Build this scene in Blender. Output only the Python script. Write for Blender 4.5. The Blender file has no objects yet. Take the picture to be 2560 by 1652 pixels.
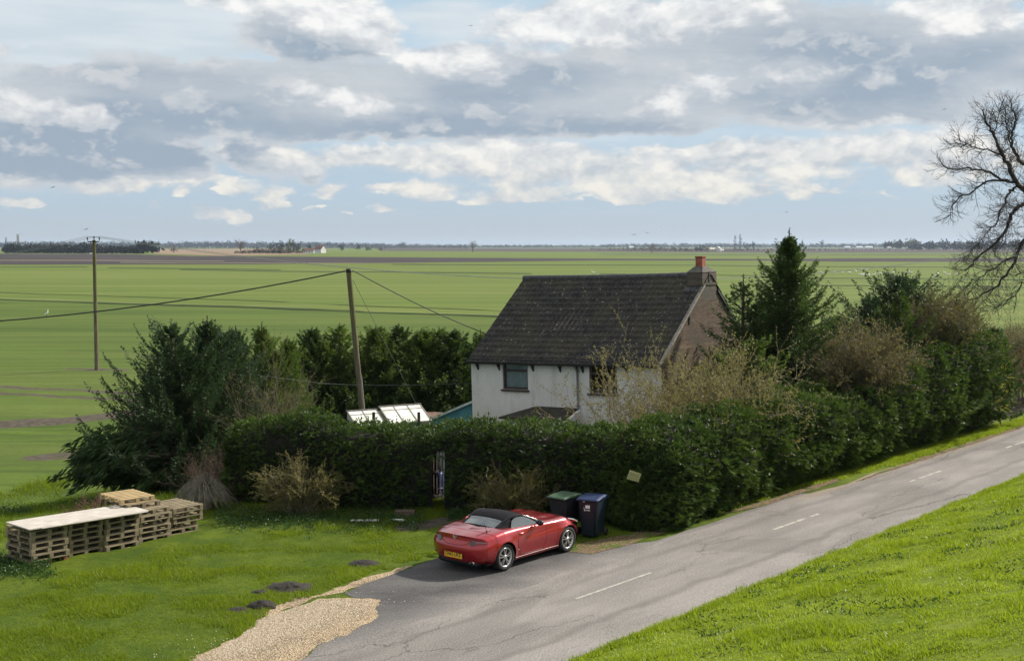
import bpy, bmesh, math, random
import numpy as np
from mathutils import Vector, Matrix
from mathutils.geometry import tessellate_polygon
from math import radians, sin, cos, tan, pi, atan, atan2, sqrt, exp, log
random.seed(7)
rng = np.random.default_rng(7)
SC = bpy.context.scene
COL = SC.collection

# ------------------------------------------------------------------ camera
F, CX, CY, HZ, CH = 3200.0, 1280.0, 826.0, 615.0, 7.5     # focal length in photo pixels, centre, horizon row, eye height
PITCH = atan((CY - HZ) / F)
cam = bpy.data.objects.new('camera', bpy.data.cameras.new('camera'))
COL.objects.link(cam)
cam.location = (0, 0, CH)
cam.rotation_euler = (pi / 2 - PITCH, 0, 0)
cam.data.sensor_width = 36.0
cam.data.sensor_fit = 'HORIZONTAL'
cam.data.lens = 36.0 * F / 2560.0
cam.data.clip_start = 0.1
cam.data.clip_end = 60000
SC.camera = cam

# ------------------------------------------------------------------ light and exposure
SKY_K = 0.74                                               # cloud brightness before exposure
SUN_AZ, SUN_EL = radians(58), radians(36)                 # from +Y towards +X, above the horizon
sun_l = bpy.data.lights.new('sun', 'SUN')
sun_l.energy = 4.9
sun_l.angle = radians(2.5)
sun_l.color = (1.0, 0.93, 0.82)
sun = bpy.data.objects.new('sun', sun_l)
COL.objects.link(sun)
sd = Vector((sin(SUN_AZ) * cos(SUN_EL), cos(SUN_AZ) * cos(SUN_EL), sin(SUN_EL)))
sun.rotation_euler = sd.to_track_quat('Z', 'Y').to_euler()
SC.view_settings.view_transform = 'Standard'
SC.view_settings.look = 'None'
SC.view_settings.exposure = 0.45
SC.view_settings.gamma = 1.0
SC.render.engine = 'CYCLES'
SC.cycles.max_bounces = 6
SC.cycles.diffuse_bounces = 3
SC.cycles.glossy_bounces = 3
SC.cycles.transmission_bounces = 4
SC.cycles.volume_bounces = 0
SC.cycles.caustics_reflective = False
SC.cycles.caustics_refractive = False
SC.cycles.use_denoising = True
SC.cycles.denoiser = 'OPENIMAGEDENOISE'
SC.cycles.denoising_input_passes = 'RGB_ALBEDO_NORMAL'
SC.cycles.denoising_prefilter = 'ACCURATE'


class NT:
    """small node-tree writer"""
    def __init__(s, tree):
        s.t = tree
        s.t.nodes.clear()

    def n(s, typ, ins=None, **kw):
        nd = s.t.nodes.new(typ)
        for k, v in kw.items():
            setattr(nd, k, v)
        for k, v in (ins or {}).items():
            sock = nd.inputs[k]
            if isinstance(v, bpy.types.NodeSocket):
                s.t.links.new(v, sock)
            else:
                sock.default_value = v
        return nd

    def m(s, op, a, b=0.0, c=0.0, clamp=False):
        nd = s.t.nodes.new('ShaderNodeMath')
        nd.operation = op
        nd.use_clamp = clamp
        for i, v in enumerate((a, b, c)):
            if isinstance(v, bpy.types.NodeSocket):
                s.t.links.new(v, nd.inputs[i])
            else:
                nd.inputs[i].default_value = v
        return nd.outputs[0]

    def v(s, op, a, b=(0, 0, 0), c=(0, 0, 0), scale=None):
        nd = s.t.nodes.new('ShaderNodeVectorMath')
        nd.operation = op
        for i, x in enumerate((a, b, c)):
            if isinstance(x, bpy.types.NodeSocket):
                s.t.links.new(x, nd.inputs[i])
            else:
                nd.inputs[i].default_value = x
        if scale is not None:
            if isinstance(scale, bpy.types.NodeSocket):
                s.t.links.new(scale, nd.inputs['Scale'])
            else:
                nd.inputs['Scale'].default_value = scale
        return nd.outputs['Value'] if op in ('DOT_PRODUCT', 'LENGTH', 'DISTANCE') else nd.outputs['Vector']

    def noise(s, vec, scale, detail=4.0, rough=0.55, dist=0.0):
        return s.n('ShaderNodeTexNoise', {'Vector': vec, 'Scale': scale, 'Detail': detail, 'Roughness': rough, 'Distortion': dist})

    def ramp(s, fac, lo, hi, a=0.0, b=1.0, smooth=True):
        nd = s.n('ShaderNodeMapRange', {'Value': fac, 'From Min': lo, 'From Max': hi, 'To Min': a, 'To Max': b},
                 interpolation_type='SMOOTHSTEP' if smooth else 'LINEAR')
        nd.clamp = True
        return nd.outputs['Result']

    def mix(s, fac, a, b, blend='MIX'):
        nd = s.t.nodes.new('ShaderNodeMix')
        nd.data_type = 'RGBA'
        nd.blend_type = blend
        for sock, v in ((nd.inputs[0], fac), (nd.inputs[6], a), (nd.inputs[7], b)):
            if isinstance(v, bpy.types.NodeSocket):
                s.t.links.new(v, sock)
            elif isinstance(v, (int, float)):
                sock.default_value = v
            else:
                sock.default_value = (*v, 1.0) if len(v) == 3 else v
        return nd.outputs[2]


# ------------------------------------------------------------------ sky and clouds (laid out by compass direction and height)
def build_world():
    w = bpy.data.worlds.new('World')
    SC.world = w
    w.use_nodes = True
    g = NT(w.node_tree)
    sky = g.n('ShaderNodeTexSky', sky_type='NISHITA', sun_disc=False, sun_elevation=SUN_EL, sun_rotation=SUN_AZ,
              altitude=0.0, air_density=1.0, dust_density=1.2, ozone_density=1.5)
    tc = g.n('ShaderNodeTexCoord')
    d = tc.outputs['Generated']
    sx = g.n('ShaderNodeSeparateXYZ', {0: d})
    X, Y, Z = sx.outputs
    az = g.m('ARCTAN2', X, Y)
    el = g.m('ARCSINE', Z)
    # noise lookups: flattened near the horizon as real cloud decks are
    elw = g.m('MULTIPLY', g.m('LOGARITHM', g.m('ADD', g.m('MAXIMUM', el, 0.0), 0.06), 2.718), 1.15)
    p3 = g.n('ShaderNodeCombineXYZ', {0: g.m('MULTIPLY', X, 6.0), 1: g.m('MULTIPLY', Y, 6.0), 2: g.m('MULTIPLY', elw, 3.2)}).outputs[0]
    p4 = g.v('MULTIPLY', d, (14.0, 14.0, 34.0))
    wn = g.noise(p4, 0.9, 4.0, 0.6)
    warp = g.v('SUBTRACT', wn.outputs['Color'], (0.5, 0.5, 0.5))
    ae = g.n('ShaderNodeCombineXYZ', {0: az, 1: el, 2: 0.0}).outputs[0]
    aew = g.v('ADD', ae, g.v('MULTIPLY', warp, (0.09, 0.030, 0.0)))
    wn2 = g.noise(p4, 5.0, 5.0, 0.62)
    aew = g.v('ADD', aew, g.v('MULTIPLY', g.v('SUBTRACT', wn2.outputs['Color'], (0.5, 0.5, 0.5)), (0.016, 0.011, 0.0)))

    def conv(u, v, su, sv):
        a = atan((u - CX) / F)
        e = (HZ - v) / F * cos(a)
        return a, e, su / F, sv / F

    def blobs(lst, start=0.0):
        acc = start
        for (u, v, su, sv, wt) in lst:
            a, e, sa, se = conv(u, v, su, sv)
            q = g.v('MULTIPLY_ADD', aew, (1 / sa, 1 / se, 0), (-a / sa, -e / se, 0))
            k = g.m('POWER', 0.3679, g.v('DOT_PRODUCT', q, q))
            acc = g.m('MULTIPLY_ADD', k, wt, acc)
        return acc

    n_big = g.noise(p3, 1.0, 7.0, 0.60).outputs['Fac']
    n_mid = g.noise(p4, 1.5, 7.0, 0.55).outputs['Fac']
    n_str = g.noise(g.v('MULTIPLY', d, (9.0, 9.0, 60.0)), 1.0, 6.0, 0.55).outputs['Fac']

    def puffs(vec, sc):
        v = g.n('ShaderNodeTexVoronoi', {'Vector': vec, 'Scale': sc, 'Detail': 3.0, 'Roughness': 0.55, 'Lacunarity': 2.2, }, feature='F1', normalize=True)
        return g.m('SUBTRACT', 1.0, v.outputs['Distance'])
    pv = g.v('ADD', g.v('MULTIPLY', d, (17.0, 17.0, 27.0)), g.v('MULTIPLY', warp, (0.5, 0.5, 0.5)))
    n_cu = puffs(pv, 1.25)
    n_cu2 = puffs(g.v('ADD', pv, (0.08, 0.05, 0.22)), 1.25)
    lit = g.m('MULTIPLY_ADD', g.m('SUBTRACT', n_cu, n_cu2), 4.2, 0.5, clamp=True)

    dark = blobs(DARK)
    brt = blobs(BRIGHT)
    veil = blobs(VEIL)
    hole = blobs(HOLES)
    KS = SKY_K

    def bg(col, k=1.0):
        return g.n('ShaderNodeBackground', {'Color': col if isinstance(col, bpy.types.NodeSocket) else (*col, 1), 'Strength': k * KS}).outputs[0]

    # clear air: the Nishita sky, plus the milky band that hugs the horizon
    clear_em = g.n('ShaderNodeBackground', {'Color': sky.outputs['Color'], 'Strength': 0.09})
    air = g.mix(g.ramp(el, 0.0, 0.05), (0.49, 0.565, 0.63), (0.47, 0.60, 0.72))
    air = g.mix(g.ramp(el, 0.05, 0.12), air, (0.50, 0.66, 0.80))
    sh = g.n('ShaderNodeMixShader', {0: g.ramp(el, 0.16, 0.60, 0.94, 0.25), 1: clear_em.outputs[0], 2: bg(air)}).outputs[0]

    # thin high veil, thick overhead
    vf = g.m('MULTIPLY', g.ramp(g.m('ADD', veil, g.m('MULTIPLY', n_str, 0.6)), 0.30, 1.10), 0.9)
    hi = g.ramp(el, 0.19, 0.30)
    vf = g.m('MAXIMUM', vf, g.m('MULTIPLY', hi, g.ramp(n_big, 0.38, 0.60, 0.55, 0.97)))
    vcol = g.mix(g.ramp(n_str, 0.35, 0.65), (0.62, 0.70, 0.76), (0.72, 0.78, 0.82))
    vcol = g.mix(hi, vcol, g.mix(g.ramp(n_mid, 0.35, 0.65), (0.66, 0.68, 0.70), (0.98, 0.97, 0.94)))
    sh = g.n('ShaderNodeMixShader', {0: vf, 1: sh, 2: bg(vcol)}).outputs[0]

    # grey stratocumulus deck: soft, streaky, darker where it is thick
    dn = g.m('ADD', g.m('MULTIPLY', g.m('SUBTRACT', n_mid, 0.5), 0.55), g.m('MULTIPLY', g.m('SUBTRACT', n_cu, 0.62), 0.35))
    dsum = g.m('SUBTRACT', g.m('ADD', dn, dark), hole)
    dm = g.m('MULTIPLY', g.ramp(dsum, 0.12, 0.62), 0.97)
    dens = g.ramp(g.m('ADD', dsum, g.m('MULTIPLY', g.m('SUBTRACT', n_str, 0.5), 0.9)), 0.30, 1.45)
    dcol = g.mix(dens, (0.60, 0.635, 0.67), (0.35, 0.425, 0.515))
    dcol = g.mix(g.m('MULTIPLY', g.m('MULTIPLY', g.ramp(lit, 0.45, 0.95), g.ramp(n_mid, .36, .58)), 0.62), dcol, (0.70, 0.71, 0.72))
    sh = g.n('ShaderNodeMixShader', {0: dm, 1: sh, 2: bg(dcol)}).outputs[0]

    # sunlit cumulus
    bsum = g.m('ADD', brt, g.m('MULTIPLY', g.ramp(brt, .02, .30), g.m('ADD', g.m('MULTIPLY', g.m('SUBTRACT', n_cu, 0.62), 1.9), g.m('MULTIPLY', g.m('SUBTRACT', n_mid, 0.5), 0.8))))
    bm = g.m('MULTIPLY', g.ramp(bsum, 0.12, 0.72), 0.95)
    body = g.ramp(bsum, 0.45, 1.25)
    warm = g.ramp(el, 0.03, 0.11)
    shade = g.mix(warm, (0.52, 0.575, 0.63), (0.56, 0.60, 0.65))
    white = g.mix(warm, (0.89, 0.855, 0.775), (0.96, 0.955, 0.935))
    lf = g.m('SUBTRACT', g.m('ADD', g.m('MULTIPLY', lit, 0.85), g.m('MULTIPLY', body, 0.28)), g.m('MULTIPLY', g.ramp(dark, .35, 1.2), .5), clamp=True)
    bcol = g.mix(lf, shade, white)
    sh = g.n('ShaderNodeMixShader', {0: bm, 1: sh, 2: bg(bcol)}).outputs[0]
    # below the horizon: dim ground bounce
    sh = g.n('ShaderNodeMixShader', {0: g.ramp(el, -0.02, -0.004, 1.0, 0.0), 1: sh,
                                     2: g.n('ShaderNodeBackground', {'Color': (0.40, 0.46, 0.50, 1), 'Strength': KS}).outputs[0]}).outputs[0]
    g.n('ShaderNodeOutputWorld', {'Surface': sh})
    w.cycles.sampling_method = 'MANUAL'
    w.cycles.sample_map_resolution = 512


VEIL = [(150, 90, 420, 110, 1.0), (480, 60, 260, 90, .6), (1150, 60, 160, 60, .8), (350, 200, 300, 50, .5), (1500, 350, 700, 22, .35)]
DARK = [(1330, 462, 34, 7, .5), (1560, 484, 60, 7, .5), (1760, 484, 60, 7, .5), (2010, 452, 60, 8, .5), (2240, 440, 60, 20, .6), (2140, 455, 30, 12, .5), (1130, 452, 60, 8, .45), (1450, 445, 50, 10, .5), (1700, 440, 50, 10, .5), (1000, 430, 100, 8, .4), (2380, 450, 60, 16, .5), (160, 318, 120, 8, .6), (860, 148, 110, 12, .7), (760, 128, 90, 14, .5),
        (120, 330, 300, 95, 1.0), (380, 400, 330, 50, 1.05), (100, 405, 250, 45, .8), (420, 270, 300, 85, .75), (330, 190, 250, 40, .45), (690, 300, 240, 55, .8),
        (590, 390, 60, 34, .5), (800, 190, 260, 50, .55), (980, 330, 220, 28, .65), (1120, 270, 180, 70, .85), (1270, 210, 170, 60, .7),
        (1390, 310, 220, 42, .75), (1130, 335, 260, 22, .6), (1600, 320, 200, 24, .7), (1450, 210, 240, 60, .6), (1880, 270, 300, 44, .85), (1700, 150, 230, 60, .55),
        (2060, 110, 240, 80, .85), (2330, 220, 260, 85, .85), (2150, 200, 200, 70, .6), (1850, 60, 200, 70, .4), (2480, 120, 160, 60, .6), (2250, 300, 150, 18, .4),
        (760, 437, 36, 12, .75), (1900, 405, 80, 17, .95), (700, 90, 110, 40, .75), (830, 115, 130, 28, .75), (1500, 365, 60, 12, .4), (1480, 130, 110, 30, .4)]
HOLES = [(540, 375, 26, 40, .9), (560, 415, 24, 30, .9), (470, 150, 50, 20, .9), (640, 146, 60, 10, .6), (130, 170, 60, 14, .7), (900, 360, 160, 12, .7), (1700, 350, 300, 12, .6),
         (1090, 100, 100, 30, .6)]
BRIGHT = [(1050, 385, 420, 30, .26), (1500, 420, 500, 55, .28), (2050, 400, 380, 55, .32), (300, 460, 300, 14, .2),
          (700, 20, 130, 40, 1.0), (850, 50, 110, 45, 1.0), (940, 95, 75, 34, .95), (985, 125, 34, 18, .7), (570, 15, 80, 26, .6), (620, 40, 50, 20, .5),
          (60, 265, 100, 30, .85), (160, 295, 95, 28, .85), (265, 312, 48, 18, .8), (315, 325, 16, 8, .5), (15, 150, 45, 20, .55), (460, 210, 34, 14, .5),
          (1090, 165, 70, 32, .7), (1190, 155, 90, 32, .7), (1250, 190, 50, 24, .5), (800, 240, 100, 26, .55), (900, 275, 70, 18, .5), (660, 330, 30, 8, .3),
          (1440, 45, 130, 52, .95), (1340, 95, 110, 44, .7), (1560, 95, 80, 34, .75), (1700, 110, 30, 18, .5),
          (1720, 45, 150, 50, .55), (1900, 35, 90, 40, .65), (1780, 222, 60, 16, .7), (1690, 260, 110, 30, .5), (1830, 240, 40, 14, .6), (2010, 190, 110, 36, .4),
          (2390, 35, 120, 44, 1.15), (2480, 75, 60, 20, .85), (2260, 25, 40, 12, .7), (2200, 215, 40, 22, .45), (2200, 310, 120, 12, .5),
          (700, 400, 70, 26, .5), (870, 400, 160, 20, .6), (1060, 395, 150, 22, .65), (1240, 400, 120, 34, .8), (1290, 460, 70, 26, .8), (1370, 485, 60, 12, .8),
          (1400, 415, 120, 30, .65), (1530, 460, 60, 30, .95), (1600, 480, 70, 16, .8), (1660, 415, 60, 22, .75), (1650, 375, 30, 10, .9), (1740, 375, 45, 9, .95), (1690, 470, 50, 22, .75),
          (1810, 460, 60, 28, .95), (1910, 475, 22, 9, .85), (1850, 385, 130, 12, .8), (2020, 385, 100, 16, .75), (2010, 420, 70, 26, .85), (2010, 475, 34, 14, .95), (2070, 475, 40, 6, .6),
          (2190, 390, 40, 22, .8), (2240, 360, 160, 24, .7), (2280, 440, 50, 22, .7), (2210, 495, 30, 4, .8), (2400, 400, 140, 60, .5), (2290, 465, 20, 6, .7),
          (1080, 470, 70, 16, .8), (1120, 485, 34, 12, .8), (1005, 475, 34, 10, .7), (950, 478, 50, 9, .7), (1260, 490, 50, 8, .6), (1210, 505, 30, 6, .5),
          (45, 506, 44, 11, .95), (85, 518, 24, 8, .7), (325, 474, 34, 16, .85), (240, 468, 50, 12, .6), (470, 487, 24, 12, .7), (590, 475, 26, 16, .7), (665, 478, 34, 16, .75),
          (670, 512, 34, 16, .95), (380, 515, 30, 5, .6), (540, 546, 50, 12, .75), (590, 552, 24, 8, .5), (800, 470, 34, 14, .85), (820, 488, 30, 12, .6), (980, 520, 30, 8, .8), (900, 526, 16, 4, .6),
          (800, 525, 34, 5, .5), (310, 455, 220, 6, .5), (560, 400, 16, 30, .35), (1640, 500, 30, 5, .6), (1600, 500, 60, 6, .5), (1350, 500, 160, 5, .45)]
build_world()

# ------------------------------------------------------------------ geometry helpers
FWD = Vector((0, cos(PITCH), -sin(PITCH)))
UPV = Vector((0, sin(PITCH), cos(PITCH)))


def ray(u, v):
    return Vector(((u - CX) / F, 0, 0)) + FWD + UPV * ((CY - v) / F)


def G(u, v, z=0.0):
    """the point of level z that the photo shows at pixel (u, v)"""
    r = ray(u, v)
    t = (z - CH) / r.z
    return Vector((r.x * t, r.y * t, z))


def P(u, v, y):
    """the point y metres ahead that the photo shows at pixel (u, v)"""
    r = ray(u, v)
    t = y / r.y
    return Vector((r.x * t, y, CH + r.z * t))


RD, RN = Vector((.640, .768)), Vector((-.768, .640))     # along the road, and away from it towards the house


def sn(x, y):
    return RD.x * x + RD.y * y, RN.x * x + RN.y * y


def xy(s, n):
    return RD.x * s + RN.x * n, RD.y * s + RN.y * n


def ss(a, b, x):
    t = np.clip((np.asarray(x, float) - a) / (b - a), 0, 1)
    return t * t * (3 - 2 * t)


def vnoise(p, scale=1.0, seed=0):
    """value noise in 0..1, p is (n,3)"""
    q = np.asarray(p, float) * scale + seed * 17.13
    i = np.floor(q).astype(np.int64)
    f = q - i
    f = f * f * (3 - 2 * f)

    def h(ix, iy, iz):
        v = (ix * 374761393 + iy * 668265263 + iz * 2147483647 + seed * 974711) & 0xFFFFFFFF
        v = ((v ^ (v >> 13)) * 1274126177) & 0xFFFFFFFF
        v = v ^ (v >> 16)
        return (v & 0xFFFF) / 65535.0
    x, y, z = i[:, 0], i[:, 1], i[:, 2]
    c = 0
    for dx in (0, 1):
        for dy in (0, 1):
            for dz in (0, 1):
                w = (f[:, 0] if dx else 1 - f[:, 0]) * (f[:, 1] if dy else 1 - f[:, 1]) * (f[:, 2] if dz else 1 - f[:, 2])
                c = c + w * h(x + dx, y + dy, z + dz)
    return c


def fbm(p, scale=1.0, seed=0, octs=3):
    a, s, t = 0, .5, 0
    for k in range(octs):
        a = a + s * vnoise(p, scale * 2 ** k, seed + k)
        t += s
        s *= .5
    return a / t


def unit(a):
    return a / np.maximum(np.linalg.norm(a, axis=-1, keepdims=True), 1e-9)


def terr(x, y):
    x = np.asarray(x, float)
    y = np.asarray(y, float)
    s, n = sn(x, y)
    b = np.clip(13.75 - n, 0, None)
    z = .268 * b + np.clip(5.0 - n, 0, None) * .40
    z = np.minimum(z, 5.85)
    drop = np.maximum(ss(30.5, 41, n), ss(37.6, 42.5, y) * ss(20.5, 25, n))
    z = np.where(n < 13.75, z, -1.2 * drop)
    p = np.stack([x, y, 0 * x], -1).reshape(-1, 3)
    und = (fbm(p, .55, 3).reshape(x.shape) - .5) * .24 + (fbm(p, 2.0, 5).reshape(x.shape) - .5) * .04
    return z + und * ss(21.8, 24.5, n) * ss(120, 60, y) + und * 1.6 * ss(13.2, 11.5, n)


def mesh_np(name, V, Fc, mat, attrs=None, smooth=False):
    """mesh object data from numpy arrays; Fc is (n,3) or (n,4)"""
    V = np.asarray(V, np.float32)
    Fc = np.asarray(Fc, np.int32)
    me = bpy.data.meshes.new(name)
    k = Fc.shape[1]
    me.vertices.add(len(V))
    me.vertices.foreach_set('co', V.ravel())
    me.loops.add(Fc.size)
    me.loops.foreach_set('vertex_index', Fc.ravel())
    me.polygons.add(len(Fc))
    me.polygons.foreach_set('loop_start', np.arange(0, Fc.size, k, dtype=np.int32))
    me.polygons.foreach_set('loop_total', np.full(len(Fc), k, np.int32))
    if smooth:
        me.polygons.foreach_set('use_smooth', np.ones(len(Fc), bool))
    for an, (dom, arr) in (attrs or {}).items():
        at = me.attributes.new(an, 'FLOAT', dom)
        at.data.foreach_set('value', np.asarray(arr, np.float32))
    me.update(calc_edges=True)
    if mat:
        me.materials.append(mat)
    return me


def link(name, me, parent=None, loc=None, rot=None):
    o = bpy.data.objects.new(name, me)
    COL.objects.link(o)
    if parent is not None:
        o.parent = parent
    if loc is not None:
        o.location = loc
    if rot is not None:
        o.rotation_euler = rot
    return o


def tag(o, label=None, cat=None, group=None, kind=None):
    if label:
        o['label'] = label
    if cat:
        o['category'] = cat
    if group:
        o['group'] = group
    if kind:
        o['kind'] = kind
    return o


def thing(name, label, cat, loc=(0, 0, 0), rot=None, group=None):
    return tag(link(name, None, None, loc, rot), label, cat, group)


class MB:
    """collects boxes, tubes, lathes, loose faces; builds one mesh"""
    def __init__(s):
        s.v, s.f, s.sm = [], [], []

    def add(s, vs, fs, smooth=False, M=None):
        b = len(s.v)
        for p in vs:
            p = Vector(p)
            s.v.append(M @ p if M else p)
        for f in fs:
            s.f.append([b + i for i in f])
            s.sm.append(smooth)
        return s

    def box(s, c, size, M=None, taper=1.0):
        x, y, z = [d / 2 for d in size]
        c = Vector(c)
        vs = [c + Vector((sx * x * (taper if sz > 0 else 1), sy * y * (taper if sz > 0 else 1), sz * z)) for sz in (-1, 1) for sy in (-1, 1) for sx in (-1, 1)]
        return s.add(vs, [(0, 2, 3, 1), (4, 5, 7, 6), (0, 1, 5, 4), (2, 6, 7, 3), (0, 4, 6, 2), (1, 3, 7, 5)], False, M)

    def tube(s, pts, r, sides=8, M=None, cap=True):
        pts = [Vector(p) for p in pts]
        rs = r if isinstance(r, (list, tuple)) else [r] * len(pts)
        vs, fs = [], []
        for i, p in enumerate(pts):
            t = (pts[min(i + 1, len(pts) - 1)] - pts[max(i - 1, 0)]).normalized()
            a = t.cross(Vector((0, 0, 1)) if abs(t.z) < .9 else Vector((1, 0, 0))).normalized()
            b = t.cross(a)
            for k in range(sides):
                w = 2 * pi * k / sides
                vs.append(p + (a * cos(w) + b * sin(w)) * rs[i])
        for i in range(len(pts) - 1):
            for k in range(sides):
                k2 = (k + 1) % sides
                fs.append((i * sides + k, i * sides + k2, (i + 1) * sides + k2, (i + 1) * sides + k))
        s.add(vs, fs, True, M)
        if cap:
            n = len(pts)
            s.add(vs[:sides], [list(range(sides))[::-1]], False, M)
            s.add(vs[(n - 1) * sides:], [list(range(sides))], False, M)
        return s

    def lathe(s, prof, sides=24, M=None, smooth=True):
        """prof: (radius, height) pairs about local Z"""
        vs, fs = [], []
        for (r, z) in prof:
            for k in range(sides):
                w = 2 * pi * k / sides
                vs.append((r * cos(w), r * sin(w), z))
        for i in range(len(prof) - 1):
            for k in range(sides):
                k2 = (k + 1) % sides
                fs.append((i * sides + k, i * sides + k2, (i + 1) * sides + k2, (i + 1) * sides + k))
        return s.add(vs, fs, smooth, M)

    def quad(s, a, b, c, d, M=None):
        return s.add([a, b, c, d], [(0, 1, 2, 3)], False, M)

    def prism(s, poly, off, M=None):
        """extrude a planar polygon by the vector off"""
        n = len(poly)
        a = [Vector(p) for p in poly]
        b = [p + Vector(off) for p in a]
        fs = [list(range(n))[::-1], list(range(n, 2 * n))]
        for i in range(n):
            j = (i + 1) % n
            fs.append([i, j, n + j, n + i])
        return s.add(a + b, fs, False, M)

    def mesh(s, name, mat, bevel=0.0):
        me = bpy.data.meshes.new(name)
        me.from_pydata([tuple(p) for p in s.v], [], s.f)
        me.polygons.foreach_set('use_smooth', s.sm)
        if bevel > 0:
            bm = bmesh.new()
            bm.from_mesh(me)
            bmesh.ops.recalc_face_normals(bm, faces=bm.faces)
            es = [e for e in bm.edges if len(e.link_faces) == 2 and e.calc_face_angle(0) > .6]
            bmesh.ops.bevel(bm, geom=es, offset=bevel, segments=2, affect='EDGES', profile=.6)
            bm.to_mesh(me)
            bm.free()
        else:
            bm = bmesh.new()
            bm.from_mesh(me)
            bmesh.ops.recalc_face_normals(bm, faces=bm.faces)
            bm.to_mesh(me)
            bm.free()
        me.materials.append(mat)
        me.update()
        return me

    def obj(s, name, mat, parent=None, bevel=0.0, loc=None, rot=None):
        return link(name, s.mesh(name, mat, bevel), parent, loc, rot)


# ------------------------------------------------------------------ materials
MATS = {}


def material(name, fn):
    if name not in MATS:
        m = bpy.data.materials.new(name)
        m.use_nodes = True
        g = NT(m.node_tree)
        sh = fn(g)
        g.n('ShaderNodeOutputMaterial', {'Surface': sh})
        MATS[name] = m
    return MATS[name]


def bsdf(g, col, rough=.6, metal=0.0, spec=.5, normal=None, coat=0.0, **kw):
    ins = {'Base Color': col if isinstance(col, bpy.types.NodeSocket) else (*col, 1), 'Roughness': rough, 'Metallic': metal,
           'Specular IOR Level': spec, 'Coat Weight': coat}
    if normal is not None:
        ins['Normal'] = normal
    ins.update(kw)
    return g.n('ShaderNodeBsdfPrincipled', ins).outputs[0]


def bump(g, h, strength=.4, dist=.02):
    return g.n('ShaderNodeBump', {'Height': h, 'Strength': strength, 'Distance': dist}).outputs[0]


def plain(name, col, rough=.6, metal=0.0, var=.25, scale=6.0, spec=.5, coat=0.0, bmp=0.0, dirt=None):
    """one paint or stuff with mottling, and optional dirt colour in patches"""
    def fn(g):
        tc = g.n('ShaderNodeTexCoord').outputs['Object']
        n1 = g.noise(tc, scale, 6.0, .6).outputs['Fac']
        lo = tuple(c * (1 - var) for c in col)
        hi = tuple(min(1, c * (1 + var)) for c in col)
        c = g.mix(g.ramp(n1, .3, .7), lo, hi)
        if dirt:
            n2 = g.noise(tc, scale * .35, 5.0, .65).outputs['Fac']
            c = g.mix(g.ramp(n2, .5, .72, 0, .75), c, dirt)
        nm = bump(g, n1, bmp, .02) if bmp else None
        return bsdf(g, c, rough, metal, spec, nm, coat)
    return material(name, fn)


def leafmat(name, c1, c2, trans=.35, rough=.55, c3=None):
    """leaf: colour runs from c1 to c2 over the per-leaf value 'var'; thin, so part of the light goes through"""
    def fn(g):
        a = g.n('ShaderNodeAttribute', attribute_name='var').outputs['Fac']
        c = g.mix(a, c1, c2)
        if c3:
            c = g.mix(g.ramp(a, .82, .95), c, c3)
        b = bsdf(g, c, rough, 0, .25)
        t = g.n('ShaderNodeBsdfTranslucent', {'Color': g.mix(.35, c, (c2[0] * 1.5, c2[1] * 1.5, c2[2] * .8))}).outputs[0]
        return g.n('ShaderNodeMixShader', {0: trans, 1: b, 2: t}).outputs[0]
    return material(name, fn)

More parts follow.
